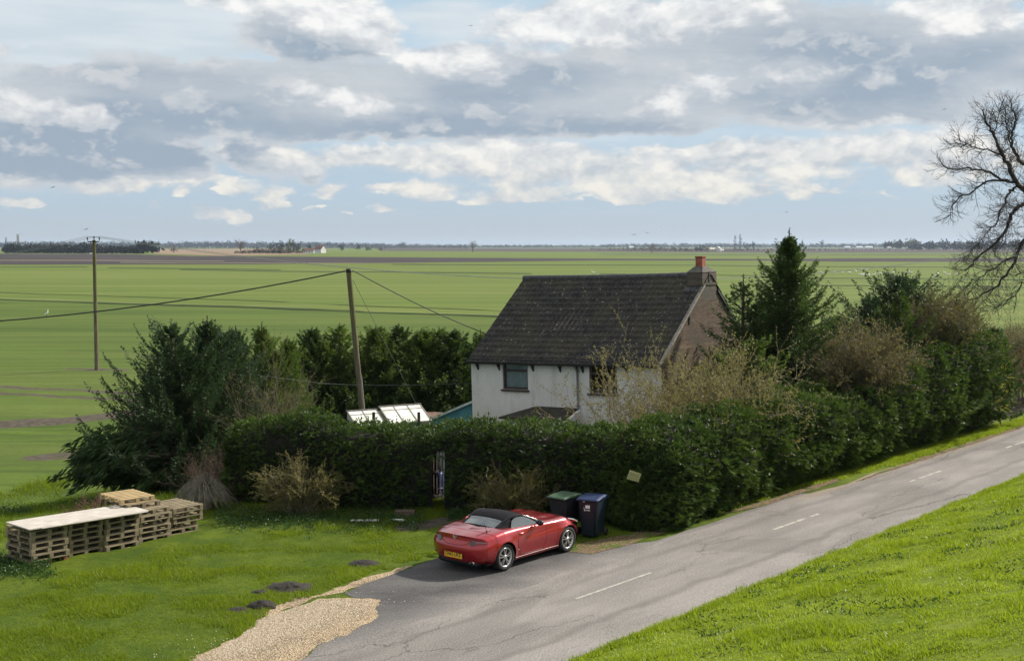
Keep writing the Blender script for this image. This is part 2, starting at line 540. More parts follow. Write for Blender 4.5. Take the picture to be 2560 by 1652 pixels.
# ------------------------------------------------------------------ ground
def ground_mat(g):
    tc = g.n('ShaderNodeTexCoord').outputs['Object']
    at = lambda nm: g.n('ShaderNodeAttribute', attribute_name=nm).outputs['Fac']
    lawn, bank, mud = at('lawn'), at('bank'), at('mud')
    row = g.n('ShaderNodeMapping', {'Vector': tc, 'Rotation': (0, 0, radians(9)), 'Scale': (.05, .9, 1)}).outputs[0]
    rows = g.noise(row, 1.0, 6.0, .62).outputs['Fac']
    row2 = g.n('ShaderNodeMapping', {'Vector': tc, 'Rotation': (0, 0, radians(9)), 'Scale': (.006, .10, 1)}).outputs[0]
    rows2 = g.noise(row2, 1.0, 4.0, .6).outputs['Fac']
    fine = g.noise(tc, 3.2, 5.0, .7).outputs['Fac']
    big = g.noise(tc, .035, 4.0, .55).outputs['Fac']
    crop = g.mix(g.ramp(rows, .30, .70), (.044, .074, .012), (.090, .135, .020))
    crop = g.mix(g.m('MULTIPLY', g.ramp(rows2, .40, .64), .6), crop, (.110, .142, .030))
    row3 = g.n('ShaderNodeMapping', {'Vector': tc, 'Rotation': (0, 0, radians(7)), 'Scale': (.012, .33, 1)}).outputs[0]
    rows3 = g.noise(row3, 1.0, 5.0, .65).outputs['Fac']
    crop = g.mix(g.m('MULTIPLY', g.ramp(rows3, .52, .66), .55), crop, (.050, .080, .016))
    gs = g.n('ShaderNodeSeparateXYZ', {0: tc}).outputs
    A_, B_ = G(0, 753, -1.2), G(1250, 786, -1.2)
    sl = (B_.y - A_.y) / (B_.x - A_.x)
    beyond = g.ramp(g.m('SUBTRACT', gs[1], g.m('MULTIPLY_ADD', gs[0], sl, A_.y - sl * A_.x)), -1.0, 1.0)
    crop = g.mix(g.m('MULTIPLY', beyond, .62), crop, g.mix(g.ramp(rows2, .35, .65), (.105, .150, .026), (.165, .195, .046)))
    crop = g.mix(g.m('MULTIPLY', g.ramp(fine, .50, .72), .55), crop, (.045, .066, .016))
    crop = g.mix(g.m('MULTIPLY', g.ramp(big, .5, .7), .35), crop, (.100, .155, .020))
    l1 = g.noise(tc, .8, 6.0, .65).outputs['Fac']
    l2 = g.noise(tc, 7.0, 4.0, .65).outputs['Fac']
    lw = g.mix(g.ramp(l1, .35, .65), (.048, .082, .008), (.092, .128, .011))
    lw = g.mix(g.m('MULTIPLY', g.ramp(l2, .45, .7), .6), lw, (.030, .052, .008))
    bk = g.mix(g.ramp(l1, .35, .65), (.095, .140, .010), (.150, .190, .016))
    bk = g.mix(g.m('MULTIPLY', g.ramp(l2, .5, .72), .6), bk, (.060, .092, .012))
    soil = g.mix(g.ramp(fine, .35, .65), (.050, .042, .032), (.105, .088, .066))
    c = g.mix(lawn, crop, lw)
    c = g.mix(bank, c, bk)
    c = g.mix(g.ramp(g.m('ADD', mud, g.m('MULTIPLY', g.m('SUBTRACT', fine, .5), .9)), .45, .7), c, soil)
    nm = bump(g, g.m('ADD', fine, rows), .5, .06)
    return bsdf(g, c, .85, 0, .1, nm)


def axis(a, b, step, far, k):
    core = np.arange(a, b + step / 2, step)
    e = np.geomspace(step * 2, far, k)
    return np.concatenate([(a - e)[::-1], core, b + e])


def seg_dist(x, y, a, b):
    ax, ay, bx, by = a[0], a[1], b[0], b[1]
    t = np.clip(((x - ax) * (bx - ax) + (y - ay) * (by - ay)) / ((bx - ax) ** 2 + (by - ay) ** 2), 0, 1)
    return np.hypot(x - ax - t * (bx - ax), y - ay - t * (by - ay))


def build_ground():
    xs = axis(-34, 46, .4, 16000, 30)
    ys = axis(-16, 104, .45, 15000, 40)
    Xg, Yg = np.meshgrid(xs, ys)
    Z = terr(Xg, Yg)
    V = np.stack([Xg, Yg, Z], -1).reshape(-1, 3)
    nx, ny = len(xs), len(ys)
    i = np.arange(nx * ny).reshape(ny, nx)
    Fq = np.stack([i[:-1, :-1], i[:-1, 1:], i[1:, 1:], i[1:, :-1]], -1).reshape(-1, 4)
    x, y = V[:, 0], V[:, 1]
    s, n = sn(x, y)
    nz = fbm(V * [1, 1, 0], .35, 9)
    lawn = ss(13, 14, n) * (1 - ss(31.5, 34.5, n + (nz - .5) * 5)) * (1 - ss(40, 44, y) * ss(22, 24, n))
    bank = 1 - ss(13.6, 14.4, n)
    bank = np.maximum(bank, ss(17.4, 17.6, n) * (1 - ss(18.7, 19.2, n)) * ss(37, 40, s))
    mud = np.zeros_like(x)
    fz = -1.2

    def track(pts, wdt, amp):
        d = np.full_like(x, 1e9)
        for a, b in zip(pts[:-1], pts[1:]):
            d = np.minimum(d, seg_dist(x, y, G(*a, fz), G(*b, fz)))
        return amp * (1 - ss(wdt * .4, wdt, d))
    mud = np.maximum(mud, track([(-300, 1078), (0, 1062), (180, 1050), (360, 1030)], 1.9, .95))
    mud = np.maximum(mud, track([(-300, 955), (0, 968), (200, 975), (400, 990)], .9, .85))
    mud = np.maximum(mud, track([(-300, 972), (0, 983), (380, 1004)], .8, .78))
    mud = np.maximum(mud, track([(110, 1145), (215, 1135)], 1.6, .72))
    mud = np.maximum(mud, track([(185, 922), (300, 925)], 1.6, .62))
    gp = G(242, 925, fz)
    mud = np.maximum(mud, .8 * (1 - ss(.4, 1.4, np.hypot(x - gp.x, y - gp.y))))
    # bare earth under the hedges, the trodden path to the gate and the gravelly lawn edge
    mud = np.maximum(mud, .9 * ss(35.0, 35.9, y) * (1 - ss(38.5, 39.5, y)) * ss(-9.5, -8, x) * (1 - ss(4, 5, x)))
    mud = np.maximum(mud, .85 * (1 - ss(.3, .8, seg_dist(x, y, G(1020, 1318), G(1160, 1290)))))
    mud = np.maximum(mud, .9 * ss(18.85, 19.2, n) * (1 - ss(21.5, 22.5, n)) * ss(35, 36, s))
    me = mesh_np('ground', V, Fq, material('ground', ground_mat), {'lawn': ('POINT', lawn), 'bank': ('POINT', bank), 'mud': ('POINT', mud)}, True)
    return tag(link('ground', me), 'green fields, lawn and grass bank around the road', 'ground', kind='structure')


build_ground()


def rough_poly(pts, step=.25, amp=.10, seed=1):
    """outline with a frayed edge"""
    out = []
    k = 0
    for a, b in zip(pts, pts[1:] + pts[:1]):
        a, b = Vector(a[:2]), Vector(b[:2])
        m = max(1, int((b - a).length / step))
        nrm = Vector((-(b - a).y, (b - a).x)).normalized()
        for i in range(m):
            p = a.lerp(b, i / m)
            w = (vnoise(np.array([[p.x, p.y, 0]]), 2.2, seed)[0] - .5) * 2 + (vnoise(np.array([[p.x, p.y, 0]]), 6.0, seed)[0] - .5)
            out.append(p + nrm * w * amp)
    return out


def sheet(name, outline, z, mat, label=None, cat=None, kind='structure'):
    tri = tessellate_polygon([[Vector((p[0], p[1], 0)) for p in outline]])
    me = bpy.data.meshes.new(name)
    me.from_pydata([(p[0], p[1], z) for p in outline], [], [tuple(t) for t in tri])
    bm = bmesh.new()
    bm.from_mesh(me)
    bmesh.ops.recalc_face_normals(bm, faces=bm.faces)
    if bm.faces and sum(f.normal.z for f in bm.faces) < 0:
        bmesh.ops.reverse_faces(bm, faces=bm.faces)
    bm.to_mesh(me)
    bm.free()
    me.materials.append(mat)
    return tag(link(name, me), label, cat, kind=kind)


def tarmac(g, base, worn, fresh=False):
    tc = g.n('ShaderNodeTexCoord').outputs['Object']
    # object axes of the road: x along it, y across it
    sp = g.n('ShaderNodeSeparateXYZ', {0: tc})
    grain = g.noise(tc, 26.0, 3.0, .8).outputs['Fac']
    vor = g.n('ShaderNodeTexVoronoi', {'Vector': tc, 'Scale': 34.0}).outputs['Distance']
    big = g.noise(g.v('MULTIPLY', tc, (.35, 1.1, 1)), .8, 5.0, .6).outputs['Fac']
    pat = g.noise(g.v('MULTIPLY', tc, (.22, .5, 1)), .9, 2.0, .5, .6).outputs['Fac']
    c = g.mix(g.ramp(big, .32, .68), base, worn)
    c = g.mix(g.m('MULTIPLY', g.ramp(pat, .55, .60), .42), c, tuple(b * .66 for b in base))
    c = g.mix(g.m('MULTIPLY', g.ramp(grain, .46, .74), .6), c, tuple(min(1, w * 1.55) for w in worn))
    c = g.mix(g.m('MULTIPLY', g.ramp(grain, .50, .28), .6), c, tuple(b * .4 for b in base))
    if not fresh:
        wob = g.m('MULTIPLY', g.m('SUBTRACT', g.noise(g.v('MULTIPLY', tc, (.5, .5, 1)), 1.0, 4.0, .6).outputs['Fac'], .5), .7)
        yy = g.m('ADD', sp.outputs[1], wob)
        for yc, wd, amt in ((14.75, .20, .42), (16.85, .24, .34), (15.7, .3, .18)):
            t = g.ramp(g.m('ABSOLUTE', g.m('SUBTRACT', yy, yc)), 0.0, wd, 1.0, 0.0)
            c = g.mix(g.m('MULTIPLY', t, amt), c, tuple(b * .5 for b in base))
        # cracks
        cv = g.v('ADD', g.v('MULTIPLY', tc, (.16, .42, 1)), g.v('MULTIPLY', g.noise(tc, 1.3, 4.0, .6).outputs['Color'], (.28, .28, 0)))
        cr = g.n('ShaderNodeTexVoronoi', {'Vector': cv, 'Scale': 1.3}, feature='DISTANCE_TO_EDGE').outputs['Distance']
        c = g.mix(g.m('MULTIPLY', g.m('MULTIPLY', g.ramp(cr, .003, .012, 1, 0), g.ramp(pat, .46, .58)), .62), c, tuple(b * .35 for b in base))
        # dusty, crumbling margin on the house side
        dust = g.m('MULTIPLY', g.ramp(g.m('ADD', yy, g.m('MULTIPLY', grain, .3)), 17.15, 17.75), g.ramp(sp.outputs[0], 33.0, 36.0))
        c = g.mix(g.m('MULTIPLY', dust, .75), c, (.25, .20, .14))
    if fresh:
        nn = g.m('ADD', g.m('MULTIPLY', sp.outputs[0], -.768), g.m('MULTIPLY', sp.outputs[1], .640))
        nn = g.m('ADD', nn, g.m('MULTIPLY', g.m('SUBTRACT', big, .5), 2.2))
        old = g.mix(g.ramp(grain, .3, .7), (.125, .117, .112), (.27, .25, .235))
        c = g.mix(g.ramp(nn, 18.7, 17.2), c, old)
    nm = bump(g, g.m('ADD', grain, g.m('MULTIPLY', vor, .6)), .55, .012)
    return bsdf(g, c, .82, 0, .3, nm)


ROAD_M = material('road_tarmac', lambda g: tarmac(g, (.160, .148, .140), (.240, .222, .207)))
APRON_M = material('apron_tarmac', lambda g: tarmac(g, (.048, .047, .050), (.105, .100, .098), True))


def build_road():
    ang = atan2(RD.y, RD.x)
    S = np.concatenate([np.arange(-40, 110, .6), np.geomspace(111, 900, 40)])
    rows = [13.3, 13.9, 14.6, 15.2, 15.9, 16.5, 17.1, 0]
    V, Fq = [], []
    for k, s_ in enumerate(S):
        p = np.array([[s_, 0, 0.]])
        e = 17.55 + (vnoise(p, .5, 2)[0] - .5) * .35 + (vnoise(p, 2.5, 4)[0] - .5) * .16 - .35 * float(ss(42, 70, s_))
        for n_ in rows[:-1] + [e]:
            crown = .012 + .03 * (1 - ((n_ - 15.6) / 2.3) ** 2)
            V.append((s_, n_, crown))
    m = len(rows)
    for k in range(len(S) - 1):
        for j in range(m - 1):
            a = k * m + j
            Fq.append((a, a + m, a + m + 1, a + 1))
    me = mesh_np('road', V, np.array(Fq)[:, ::-1], ROAD_M, None, True)
    o = link('road', me, None, (0, 0, 0), (0, 0, ang))
    tag(o, 'worn grey tarmac country road', 'road', kind='structure')

    # painted centre dashes, worn into shorter bits
    mb = MB()

    def dash(s0, s1, n_, w=.075):
        q = [(s0, n_ - w / 2), (s1, n_ - w / 2), (s1, n_ + w / 2), (s0, n_ + w / 2)]
        zz = .012 + .03 * (1 - ((n_ - 15.6) / 2.3) ** 2) + .005
        mb.add([(a, b, zz) for a, b in q], [(0, 1, 2, 3)])
    s0 = sn(*G(1445, 1503).xy)
    s1 = sn(*G(1632, 1436).xy)
    for k in range(-3, 60):
        a = s0[0] + k * (s1[0] - s0[0] + 6.05) + (0 if k < 1 else -.25)
        L = s1[0] - s0[0]
        if k >= 1 and k < 6:
            t = a
            while t < a + L - .1:                       # broken paint
                d_ = random.uniform(.45, .8)
                dash(t, min(t + d_, a + L), 16.05, .095)
                t += d_ + random.choice((.08, .1, .35))
        else:
            dash(a, a + L, 16.05)
    mk = plain('road_paint', (.36, .34, .30), .7, 0, .25, 9.0, dirt=(.30, .28, .25))
    o = mb.obj('road_markings', mk, None, 0, (0, 0, 0), (0, 0, ang))
    tag(o, 'broken white centre line painted on the road', 'road markings', kind='structure')


build_road()
g3 = lambda *uv: G(*uv).xy
apron = [g3(760, 1650), g3(700, 1700), g3(560, 1760), Vector(xy(15.0, 16.9)), Vector(xy(36.0, 16.9)), Vector(xy(35.2, 17.9)), g3(1640, 1352), g3(1560, 1362), g3(1450, 1378), g3(1395, 1372), g3(1330, 1338), g3(1200, 1352),
         g3(1090, 1396), g3(980, 1436), g3(905, 1462), g3(858, 1484), g3(905, 1502), g3(935, 1506), g3(930, 1545), g3(880, 1570), g3(800, 1612)]
sheet('apron', rough_poly(apron, .3, .05, 3), .008, APRON_M, 'dark tarmac parking apron beside the road', 'driveway')
ROADEDGE = [Vector(xy(9, 17.2))] + [g3(620, 1700), g3(700, 1652), g3(790, 1612), g3(880, 1567), g3(928, 1540)]


def gravel_mat(g):
    tc = g.n('ShaderNodeTexCoord').outputs['Object']
    vo = g.n('ShaderNodeTexVoronoi', {'Vector': tc, 'Scale': 30.0})
    c = g.mix(g.n('ShaderNodeSeparateColor', {0: vo.outputs['Color']}).outputs[0], (.22, .155, .09), (.48, .375, .245))
    n = g.noise(tc, 1.4, 5.0, .6).outputs['Fac']
    c = g.mix(g.m('MULTIPLY', g.ramp(n, .48, .68), .75), c, (.15, .115, .075))
    return bsdf(g, c, .8, 0, .3, bump(g, vo.outputs['Distance'], .9, .03))


GRAVEL_M = material('gravel', gravel_mat)
gravel = [g3(470, 1680), g3(505, 1640), g3(600, 1588), g3(640, 1560), g3(655, 1540), g3(715, 1525), g3(770, 1506), g3(800, 1494), g3(870, 1496), g3(936, 1500), g3(932, 1530),
          g3(905, 1572), g3(800, 1625), g3(690, 1680), g3(600, 1730)]
sheet('gravel', rough_poly(gravel, .12, .20, 5), .012, GRAVEL_M, 'patch of pale yellow gravel beside the apron', 'gravel')
gedge = [g3(635, 1538), g3(700, 1502), g3(790, 1487), g3(870, 1460), g3(960, 1432), g3(1030, 1412), g3(985, 1438), g3(880, 1474), g3(800, 1492), g3(740, 1512), g3(660, 1540)]
sheet('gravel_edge', rough_poly(gedge, .12, .13, 8), .005, GRAVEL_M, 'ragged strip of gravel along the lawn edge', 'gravel')
leafy = [Vector(xy(s_, 17.72 + .02 * (s_ - 28))) for s_ in np.arange(33, 39, 1.)] + [Vector(xy(s_, 18.2)) for s_ in np.arange(39, 32, -1.)] + [g3(1560, 1366), g3(1480, 1385), g3(1420, 1380), g3(1440, 1362)]


def litter_mat(g):
    tc = g.n('ShaderNodeTexCoord').outputs['Object']
    n = g.noise(tc, 16.0, 5.0, .75).outputs['Fac']
    n2 = g.noise(tc, 1.6, 4.0, .6).outputs['Fac']
    c = g.mix(g.ramp(n, .35, .65), (.075, .050, .030), (.24, .18, .11))
    c = g.mix(g.ramp(n2, .5, .66), c, (.07, .11, .02))
    return bsdf(g, c, .9, 0, .1, bump(g, n, .8, .03))


LITTER_M = material('leaf_litter', litter_mat)
sheet('verge_soil', rough_poly(leafy, .25, .08, 4), .016, LITTER_M, 'brown leaf litter at the foot of the corner hedge', 'ground')
verge = [Vector(xy(s_, 17.38)) for s_ in np.arange(38, 110, 2.)] + [Vector(xy(s_, 17.62)) for s_ in np.arange(110, 38, -2.)]
sheet('verge_edge', rough_poly(verge, .3, .08, 6), .03, LITTER_M, 'strip of bare brown earth between road and verge', 'ground')

# ------------------------------------------------------------------ the house
def brick_mat(g, c1, c2, mortar, stain=None, worn=.5, swap=True, paint=None):
    tc = g.n('ShaderNodeTexCoord').outputs['Object']
    sp = g.n('ShaderNodeSeparateXYZ', {0: tc})
    uv = g.n('ShaderNodeCombineXYZ', {0: g.m('ADD', sp.outputs[0], sp.outputs[1]), 1: sp.outputs[2], 2: 0.0}).outputs[0]
    br = g.n('ShaderNodeTexBrick', {'Vector': uv, 'Color1': (*c1, 1), 'Color2': (*c2, 1), 'Mortar': (*mortar, 1), 'Scale': 1.0,
                                    'Mortar Size': .008, 'Brick Width': .225, 'Row Height': .075, 'Bias': -.1})
    br.offset = .5
    n = g.noise(tc, 1.1, 5.0, .65).outputs['Fac']
    n2 = g.noise(tc, 9.0, 4.0, .7).outputs['Fac']
    c = br.outputs['Color']
    c = g.mix(g.m('MULTIPLY', g.ramp(n2, .4, .7), .5), c, tuple(x * .55 for x in c1))
    crs = g.noise(g.v('MULTIPLY', tc, (.9, .9, 13.3)), 1.0, 3.0, .7).outputs['Fac']
    c = g.mix(g.m('MULTIPLY', g.ramp(crs, .50, .66), .55), c, tuple(x * .45 for x in c1))
    c = g.mix(g.m('MULTIPLY', g.ramp(crs, .46, .32), .4), c, tuple(min(1, x * 1.5) for x in c2))
    if stain:
        c = g.mix(g.m('MULTIPLY', g.ramp(n, .45, .68), worn), c, stain)
    if paint:
        streak = g.noise(g.v('MULTIPLY', tc, (2.2, 2.2, .35)), 1.0, 5.0, .65).outputs['Fac']
        base = g.mix(g.ramp(n, .35, .7), paint, tuple(x * .88 for x in paint))
        base = g.mix(g.m('MULTIPLY', g.ramp(streak, .50, .72), .5), base, (.36, .33, .28))
        base = g.mix(g.m('MULTIPLY', g.ramp(n2, .60, .72), .6), base, (.34, .29, .25))
        c = g.mix(g.m('MULTIPLY', br.outputs['Fac'], .45), base, (.33, .31, .30))
        lo = g.ramp(g.m('ADD', sp.outputs[2], g.m('MULTIPLY', n, 1.4)), 3.5, 2.2)
        c = g.mix(g.m('MULTIPLY', lo, .35), c, (.37, .34, .27))
    h = g.m('MULTIPLY_ADD', br.outputs['Fac'], -1.0, g.m('MULTIPLY', n2, .6))
    return bsdf(g, c, .85, 0, .2, bump(g, h, .6, .015))


GABLE_M = material('old_brick', lambda g: brick_mat(g, (.115, .076, .052), (.155, .115, .080), (.085, .072, .058), (.078, .068, .052), .85))
RBRICK_M = material('red_brick', lambda g: brick_mat(g, (.34, .11, .07), (.38, .15, .09), (.28, .22, .18)))
GREYB_M = material('sooty_brick', lambda g: brick_mat(g, (.105, .085, .068), (.145, .115, .09), (.10, .09, .08), (.07, .072, .056), .8))
FRONT_M = material('painted_brick', lambda g: brick_mat(g, (.6, .6, .6), (.6, .6, .6), (.4, .4, .4), paint=(.74, .715, .695)))


def tile_mat(g):
    tc = g.n('ShaderNodeTexCoord').outputs['Object']
    n = g.noise(tc, 2.4, 6.0, .7).outputs['Fac']
    n3 = g.noise(tc, .5, 3.0, .6).outputs['Fac']
    fine = g.noise(tc, 17.0, 3.0, .75).outputs['Fac']
    c = g.mix(g.ramp(n, .35, .68), (.014, .013, .014), (.050, .044, .038))
    c = g.mix(g.m('MULTIPLY', g.ramp(n3, .44, .64), .65), c, (.052, .046, .026))
    c = g.mix(g.ramp(fine, .58, .70, 0, .85), c, (.20, .185, .155))
    sp = g.n('ShaderNodeTexVoronoi', {'Vector': tc, 'Scale': 5.5}).outputs['Distance']
    c = g.mix(g.m('MULTIPLY', g.ramp(sp, .20, .08), g.ramp(n, .45, .6)), c, (.42, .40, .33))
    return bsdf(g, c, .75, 0, .3, bump(g, fine, .6, .02))


TILE_M = material('pantiles', tile_mat)
BROWN_M = plain('brown_frame', (.045, .024, .020), .5, 0, .3)
BLACK_M = plain('black_plastic', (.012, .012, .016), .45, 0, .3)
GLASS_M = material('window_glass', lambda g: g.n('ShaderNodeMixShader', {
    0: g.n('ShaderNodeFresnel', {'IOR': 1.5}).outputs[0],
    1: g.n('ShaderNodeBsdfTransparent', {'Color': (.86, .89, .90, 1)}).outputs[0],
    2: g.n('ShaderNodeBsdfGlossy', {'Roughness': .02}).outputs[0]}).outputs[0])
VERGE_M = plain('verge_mortar', (.21, .19, .16), .8, 0, .3, 8.0, dirt=(.22, .21, .17))
IRON_M = plain('rusty_iron', (.035, .026, .022), .7, .3, .4, 14.0)
WHITE_M = plain('white_paint', (.66, .66, .64), .6, 0, .12, 4.0, dirt=(.40, .40, .34))


def build_house():
    L, E, WF, WR, RISE = 8.4, 4.40, 3.92, 3.6, 3.02
    R = E + RISE
    H = thing('cottage', 'white painted cottage with dark pantiled roof and brick gable', 'house', (-1.49, 49.8, -1.3), (0, radians(-1.8), radians(-35)))
    W1, W2 = (1.50, 2.67, 3.27, 4.30), (5.40, 6.58, 3.25, 4.28)
    T = .24
    fw = MB()

    def bx(m, x0, x1, y0, y1, z0, z1):
        m.box(((x0 + x1) / 2, (y0 + y1) / 2, (z0 + z1) / 2), (x1 - x0, y1 - y0, z1 - z0))
    bx(fw, 0, L, 0, T, 0, 3.25)
    xs = [0, W1[0], W1[1], W2[0], W2[1], L]
    bx(fw, xs[0], xs[1], 0, T, 3.25, 4.30)
    bx(fw, xs[2], xs[3], 0, T, 3.25, 4.30)
    bx(fw, xs[4], xs[5], 0, T, 3.25, 4.30)
    bx(fw, W1[0], W1[1], 0, T, 3.25, 3.27)
    bx(fw, 0, L, 0, T, 4.30, E - .02)
    fw.obj('front_wall', FRONT_M, H)
    bw = MB()
    bx(bw, 0, L, WF + WR - T, WF + WR, 0, E - .02)
    bw.obj('rear_wall', GABLE_M, H)
    for xa in (0.0, L - T):
        poly = [(xa, T + .001, 0), (xa, WF + WR - T - .001, 0), (xa, WF + WR - .12, E), (xa, WF, R - .05), (xa, .10, E - .02), (xa, T + .001, E - .06)]
        if xa > 0:
            poly = [(xa, T + .001, 0), (xa, WF + WR - T - .001, 0), (xa, WF + WR - T - .001, E), (xa, WF, R - .06), (xa, T + .001, E + .12)]
            g_ = MB().prism([(p[0], p[1], p[2]) for p in poly], (T + .012, 0, 0))
            # short brick return that shows the end of the front wall
            g_.box((L + .006, T / 2, E / 2), (.012, T, E - .04))
        else:
            g_ = MB().prism(poly, (T, 0, 0))
        g_.obj('gable_wall', GABLE_M, H)

    # pantiled slopes, real corrugation and courses
    def slope(y0, z0, y1, z1, over, nm):
        d = Vector((0, y1 - y0, z1 - z0))
        ln = d.length
        d.normalize()
        nrm = Vector((1, 0, 0)).cross(d)
        if nrm.z < 0:
            nrm = -nrm
        nxx = 246
        xs_ = np.linspace(-.06, L + .05, nxx)
        vs_ = []
        k = 0
        tstep = .315
        v = -over
        while v < ln:
            vs_ += [(v, .016), (v + .10, .011), (min(v + tstep - .004, ln), 0.0)]
            v += tstep
        prof = .036 * np.abs(np.sin(pi * xs_ / .225)) ** 1.3
        V = []
        for j, (v, lift) in enumerate(vs_):
            ci = j // 3
            jit = np.array([(vnoise(np.array([[floor_, ci, 0.0]]), 1.0, 11)[0] - .5) * .016 for floor_ in np.floor(xs_ / .225)])
            sag = -.05 * np.sin(pi * np.clip(xs_ / L, 0, 1)) * sin(pi * max(0, min(1, v / ln))) + (vnoise(np.stack([xs_, 0 * xs_ + v, 0 * xs_], -1), .8, 3) - .5) * .05
            off = .03 + lift + prof + jit + sag
            base = Vector((0, y0, z0)) + d * v
            V.append(np.stack([xs_ + (.0 if ci % 2 else .01), base.y + nrm.y * off, base.z + nrm.z * off], -1))
        V = np.concatenate(V)
        i = np.arange(len(vs_) * nxx).reshape(len(vs_), nxx)
        Fq = np.stack([i[:-1, :-1], i[:-1, 1:], i[1:, 1:], i[1:, :-1]], -1).reshape(-1, 4)
        me = mesh_np(nm, V, Fq, TILE_M)
        return link(nm, me, H)
    roof = slope(0, E, WF, R, .22, 'roof')
    rear = slope(WF + WR, E, WF, R, .2, 'roof')
    # boards under the tiles so the loft is closed
    und = MB()
    und.prism([(.0, -.12, E - .10), (.0, WF, R - .02), (.0, WF + WR + .12, E - .10), (.0, WF + WR, E - .16), (.0, WF, R - .12), (.0, 0, E - .16)], (L - T - .01, 0, 0))
    und.obj('roof_deck', BROWN_M, H)
    rg = MB()
    x = -.08
    while x < 7.72:
        sg = -.03 * sin(pi * x / L)
        M = Matrix.Translation((x, WF, R + .035 + sg)) @ Matrix.Rotation(pi / 2, 4, 'Y')
        rg.lathe([(.0, 0), (.13, 0), (.125, .40), (.14, .405), (.14, .44), (.0, .44)], 14, M)
        x += .452
    rg.obj('ridge_tiles', plain('ridge_tile', (.055, .054, .060), .6, 0, .35, 5.0, dirt=(.10, .10, .07)), roof)
    # mortar verge up the front edge of the brick gable
    vg = MB()
    a, b = Vector((L - .02, -.16, E - .13)), Vector((L - .02, WF - .50, R - .41))
    n_ = 26
    for i in range(n_):
        p, q = a.lerp(b, i / n_), a.lerp(b, (i + .96) / n_)
        vg.prism([p + Vector((0, 0, .03)), q + Vector((0, 0, .03)), q + Vector((0, 0, .14 + random.uniform(-.012, .012))), p + Vector((0, 0, .14 + random.uniform(-.008, .008)))], (.10, 0, 0))
    vg.obj('verge', VERGE_M, roof)
    vb = MB()
    a, b = Vector((L + .02, WF + WR + .1, E - .1)), Vector((L + .02, WF + .62, R - .62))
    vb.prism([a, b, b + Vector((0, 0, .12)), a + Vector((0, 0, .12))], (.05, 0, 0))
    vb.obj('verge', plain('dark_board', (.04, .04, .04), .7), roof)
    # chimney
    cx0, cx1, cy0, cy1 = 7.79, L + .014, 3.31, 4.49
    ch = MB()
    zt = 7.56
    ch.box(((cx0 + cx1) / 2, (cy0 + cy1) / 2, (6.5 + zt) / 2), (cx1 - cx0, cy1 - cy0, zt - 6.5))
    ch.box(((cx0 + cx1) / 2, (cy0 + cy1) / 2, 7.12), (cx1 - cx0 + .06, cy1 - cy0 + .05, .09))
    chim = ch.obj('chimney', GREYB_M, roof)
    fl = MB()
    fl.add([(cx0 - .03, cy0 - .03, zt), (cx1 + .02, cy0 - .03, zt), (cx1 + .02, cy1, zt - .0), (cx0 - .03, cy1, zt - .0),
            (8.03, 3.42, zt + .22), (8.37, 3.42, zt + .22), (8.37, 3.80, zt + .22), (8.03, 3.80, zt + .22)],
           [(0, 1, 2, 3), (4, 5, 6, 7), (0, 1, 5, 4), (1, 2, 6, 5), (2, 3, 7, 6), (3, 0, 4, 7)])
    fl.obj('flaunching', plain('grey_mortar', (.12, .11, .095), .9, 0, .3, 6.0, bmp=.4), chim)
    pt = MB().box((8.20, 3.61, zt + .22 + .16), (.29, .29, .38), None, .94)
    pt.box((8.20, 3.61, zt + .22 + .36), (.32, .32, .05))
    pt.obj('chimney_pot', plain('terracotta', (.27, .075, .042), .75, 0, .25, 7.0, dirt=(.10, .05, .04)), chim, .01)
    ld = MB()
    ld.prism([(cx0 - .10, cy0 - .22, 6.83), (cx1 - .05, cy0 - .22, 6.83), (cx1 - .05, cy0 - .004, 7.0), (cx0 - .10, cy0 - .004, 7.0)], (0, 0, .05))
    ld.obj('flashing', plain('lead', (.05, .05, .055), .5, .4), chim)
    st = MB().box((cx1 + .012, 3.86, 7.36), (.02, .07, .46))
    st.obj('iron_strap', IRON_M, chim)
    st = MB().box((L + .03, 2.17, 5.88), (.025, .06, .42))
    st.tube([(L + .01, 2.17, 5.88), (L + .06, 2.17, 5.88)], .04, 8)
    st.obj('wall_tie', IRON_M, H)
    # gutter, brackets, downpipe
    gt = MB()
    zs = E - .10
    M = None
    for k in range(2):
        pass
    prof = [(cos(t) * .065, sin(t) * .065) for t in np.linspace(pi, 2 * pi, 9)]
    vs, fs = [], []
    for xg in (-.12, L - .05):
        for (py, pz) in prof:
            vs.append((xg, -.24 + py, zs + pz))
        for (py, pz) in prof[::-1]:
            vs.append((xg, -.24 + py * .86, zs + pz * .86))
    m = len(prof) * 2
    for k in range(m):
        fs.append((k, (k + 1) % m, m + (k + 1) % m, m + k))
    fs += [list(range(m)), list(range(m, 2 * m))[::-1]]
    gt.add(vs, fs)
    gt.box((L / 2 - .1, -.13, E - .05), (L + .05, .03, .16))
    gut = gt.obj('gutter', BLACK_M, H)
    br = []
    for xb in (.33, 1.34, 2.92, 4.14, 4.86, 5.13, 7.0):
        b_ = MB().prism([(xb, -.003, E - .16), (xb, -.19, E - .16), (xb, -.17, E - .20), (xb, -.03, E - .42), (xb, -.003, E - .42)], (.045, 0, 0))
        b_.obj('gutter_bracket', IRON_M, gut)
    dp = MB().tube([(4.93, -.22, E - .14), (4.93, -.20, E - .22), (4.93, -.07, E - .42), (4.93, -.07, 2.62), (4.93, -.07, 1.0)], .036, 8)
    for z_ in (4.05, 3.3, 2.75):
        dp.box((4.93, -.05, z_), (.13, .06, .05))
    dp.obj('downpipe', plain('grey_pipe', (.16, .16, .17), .5, 0, .2), H)
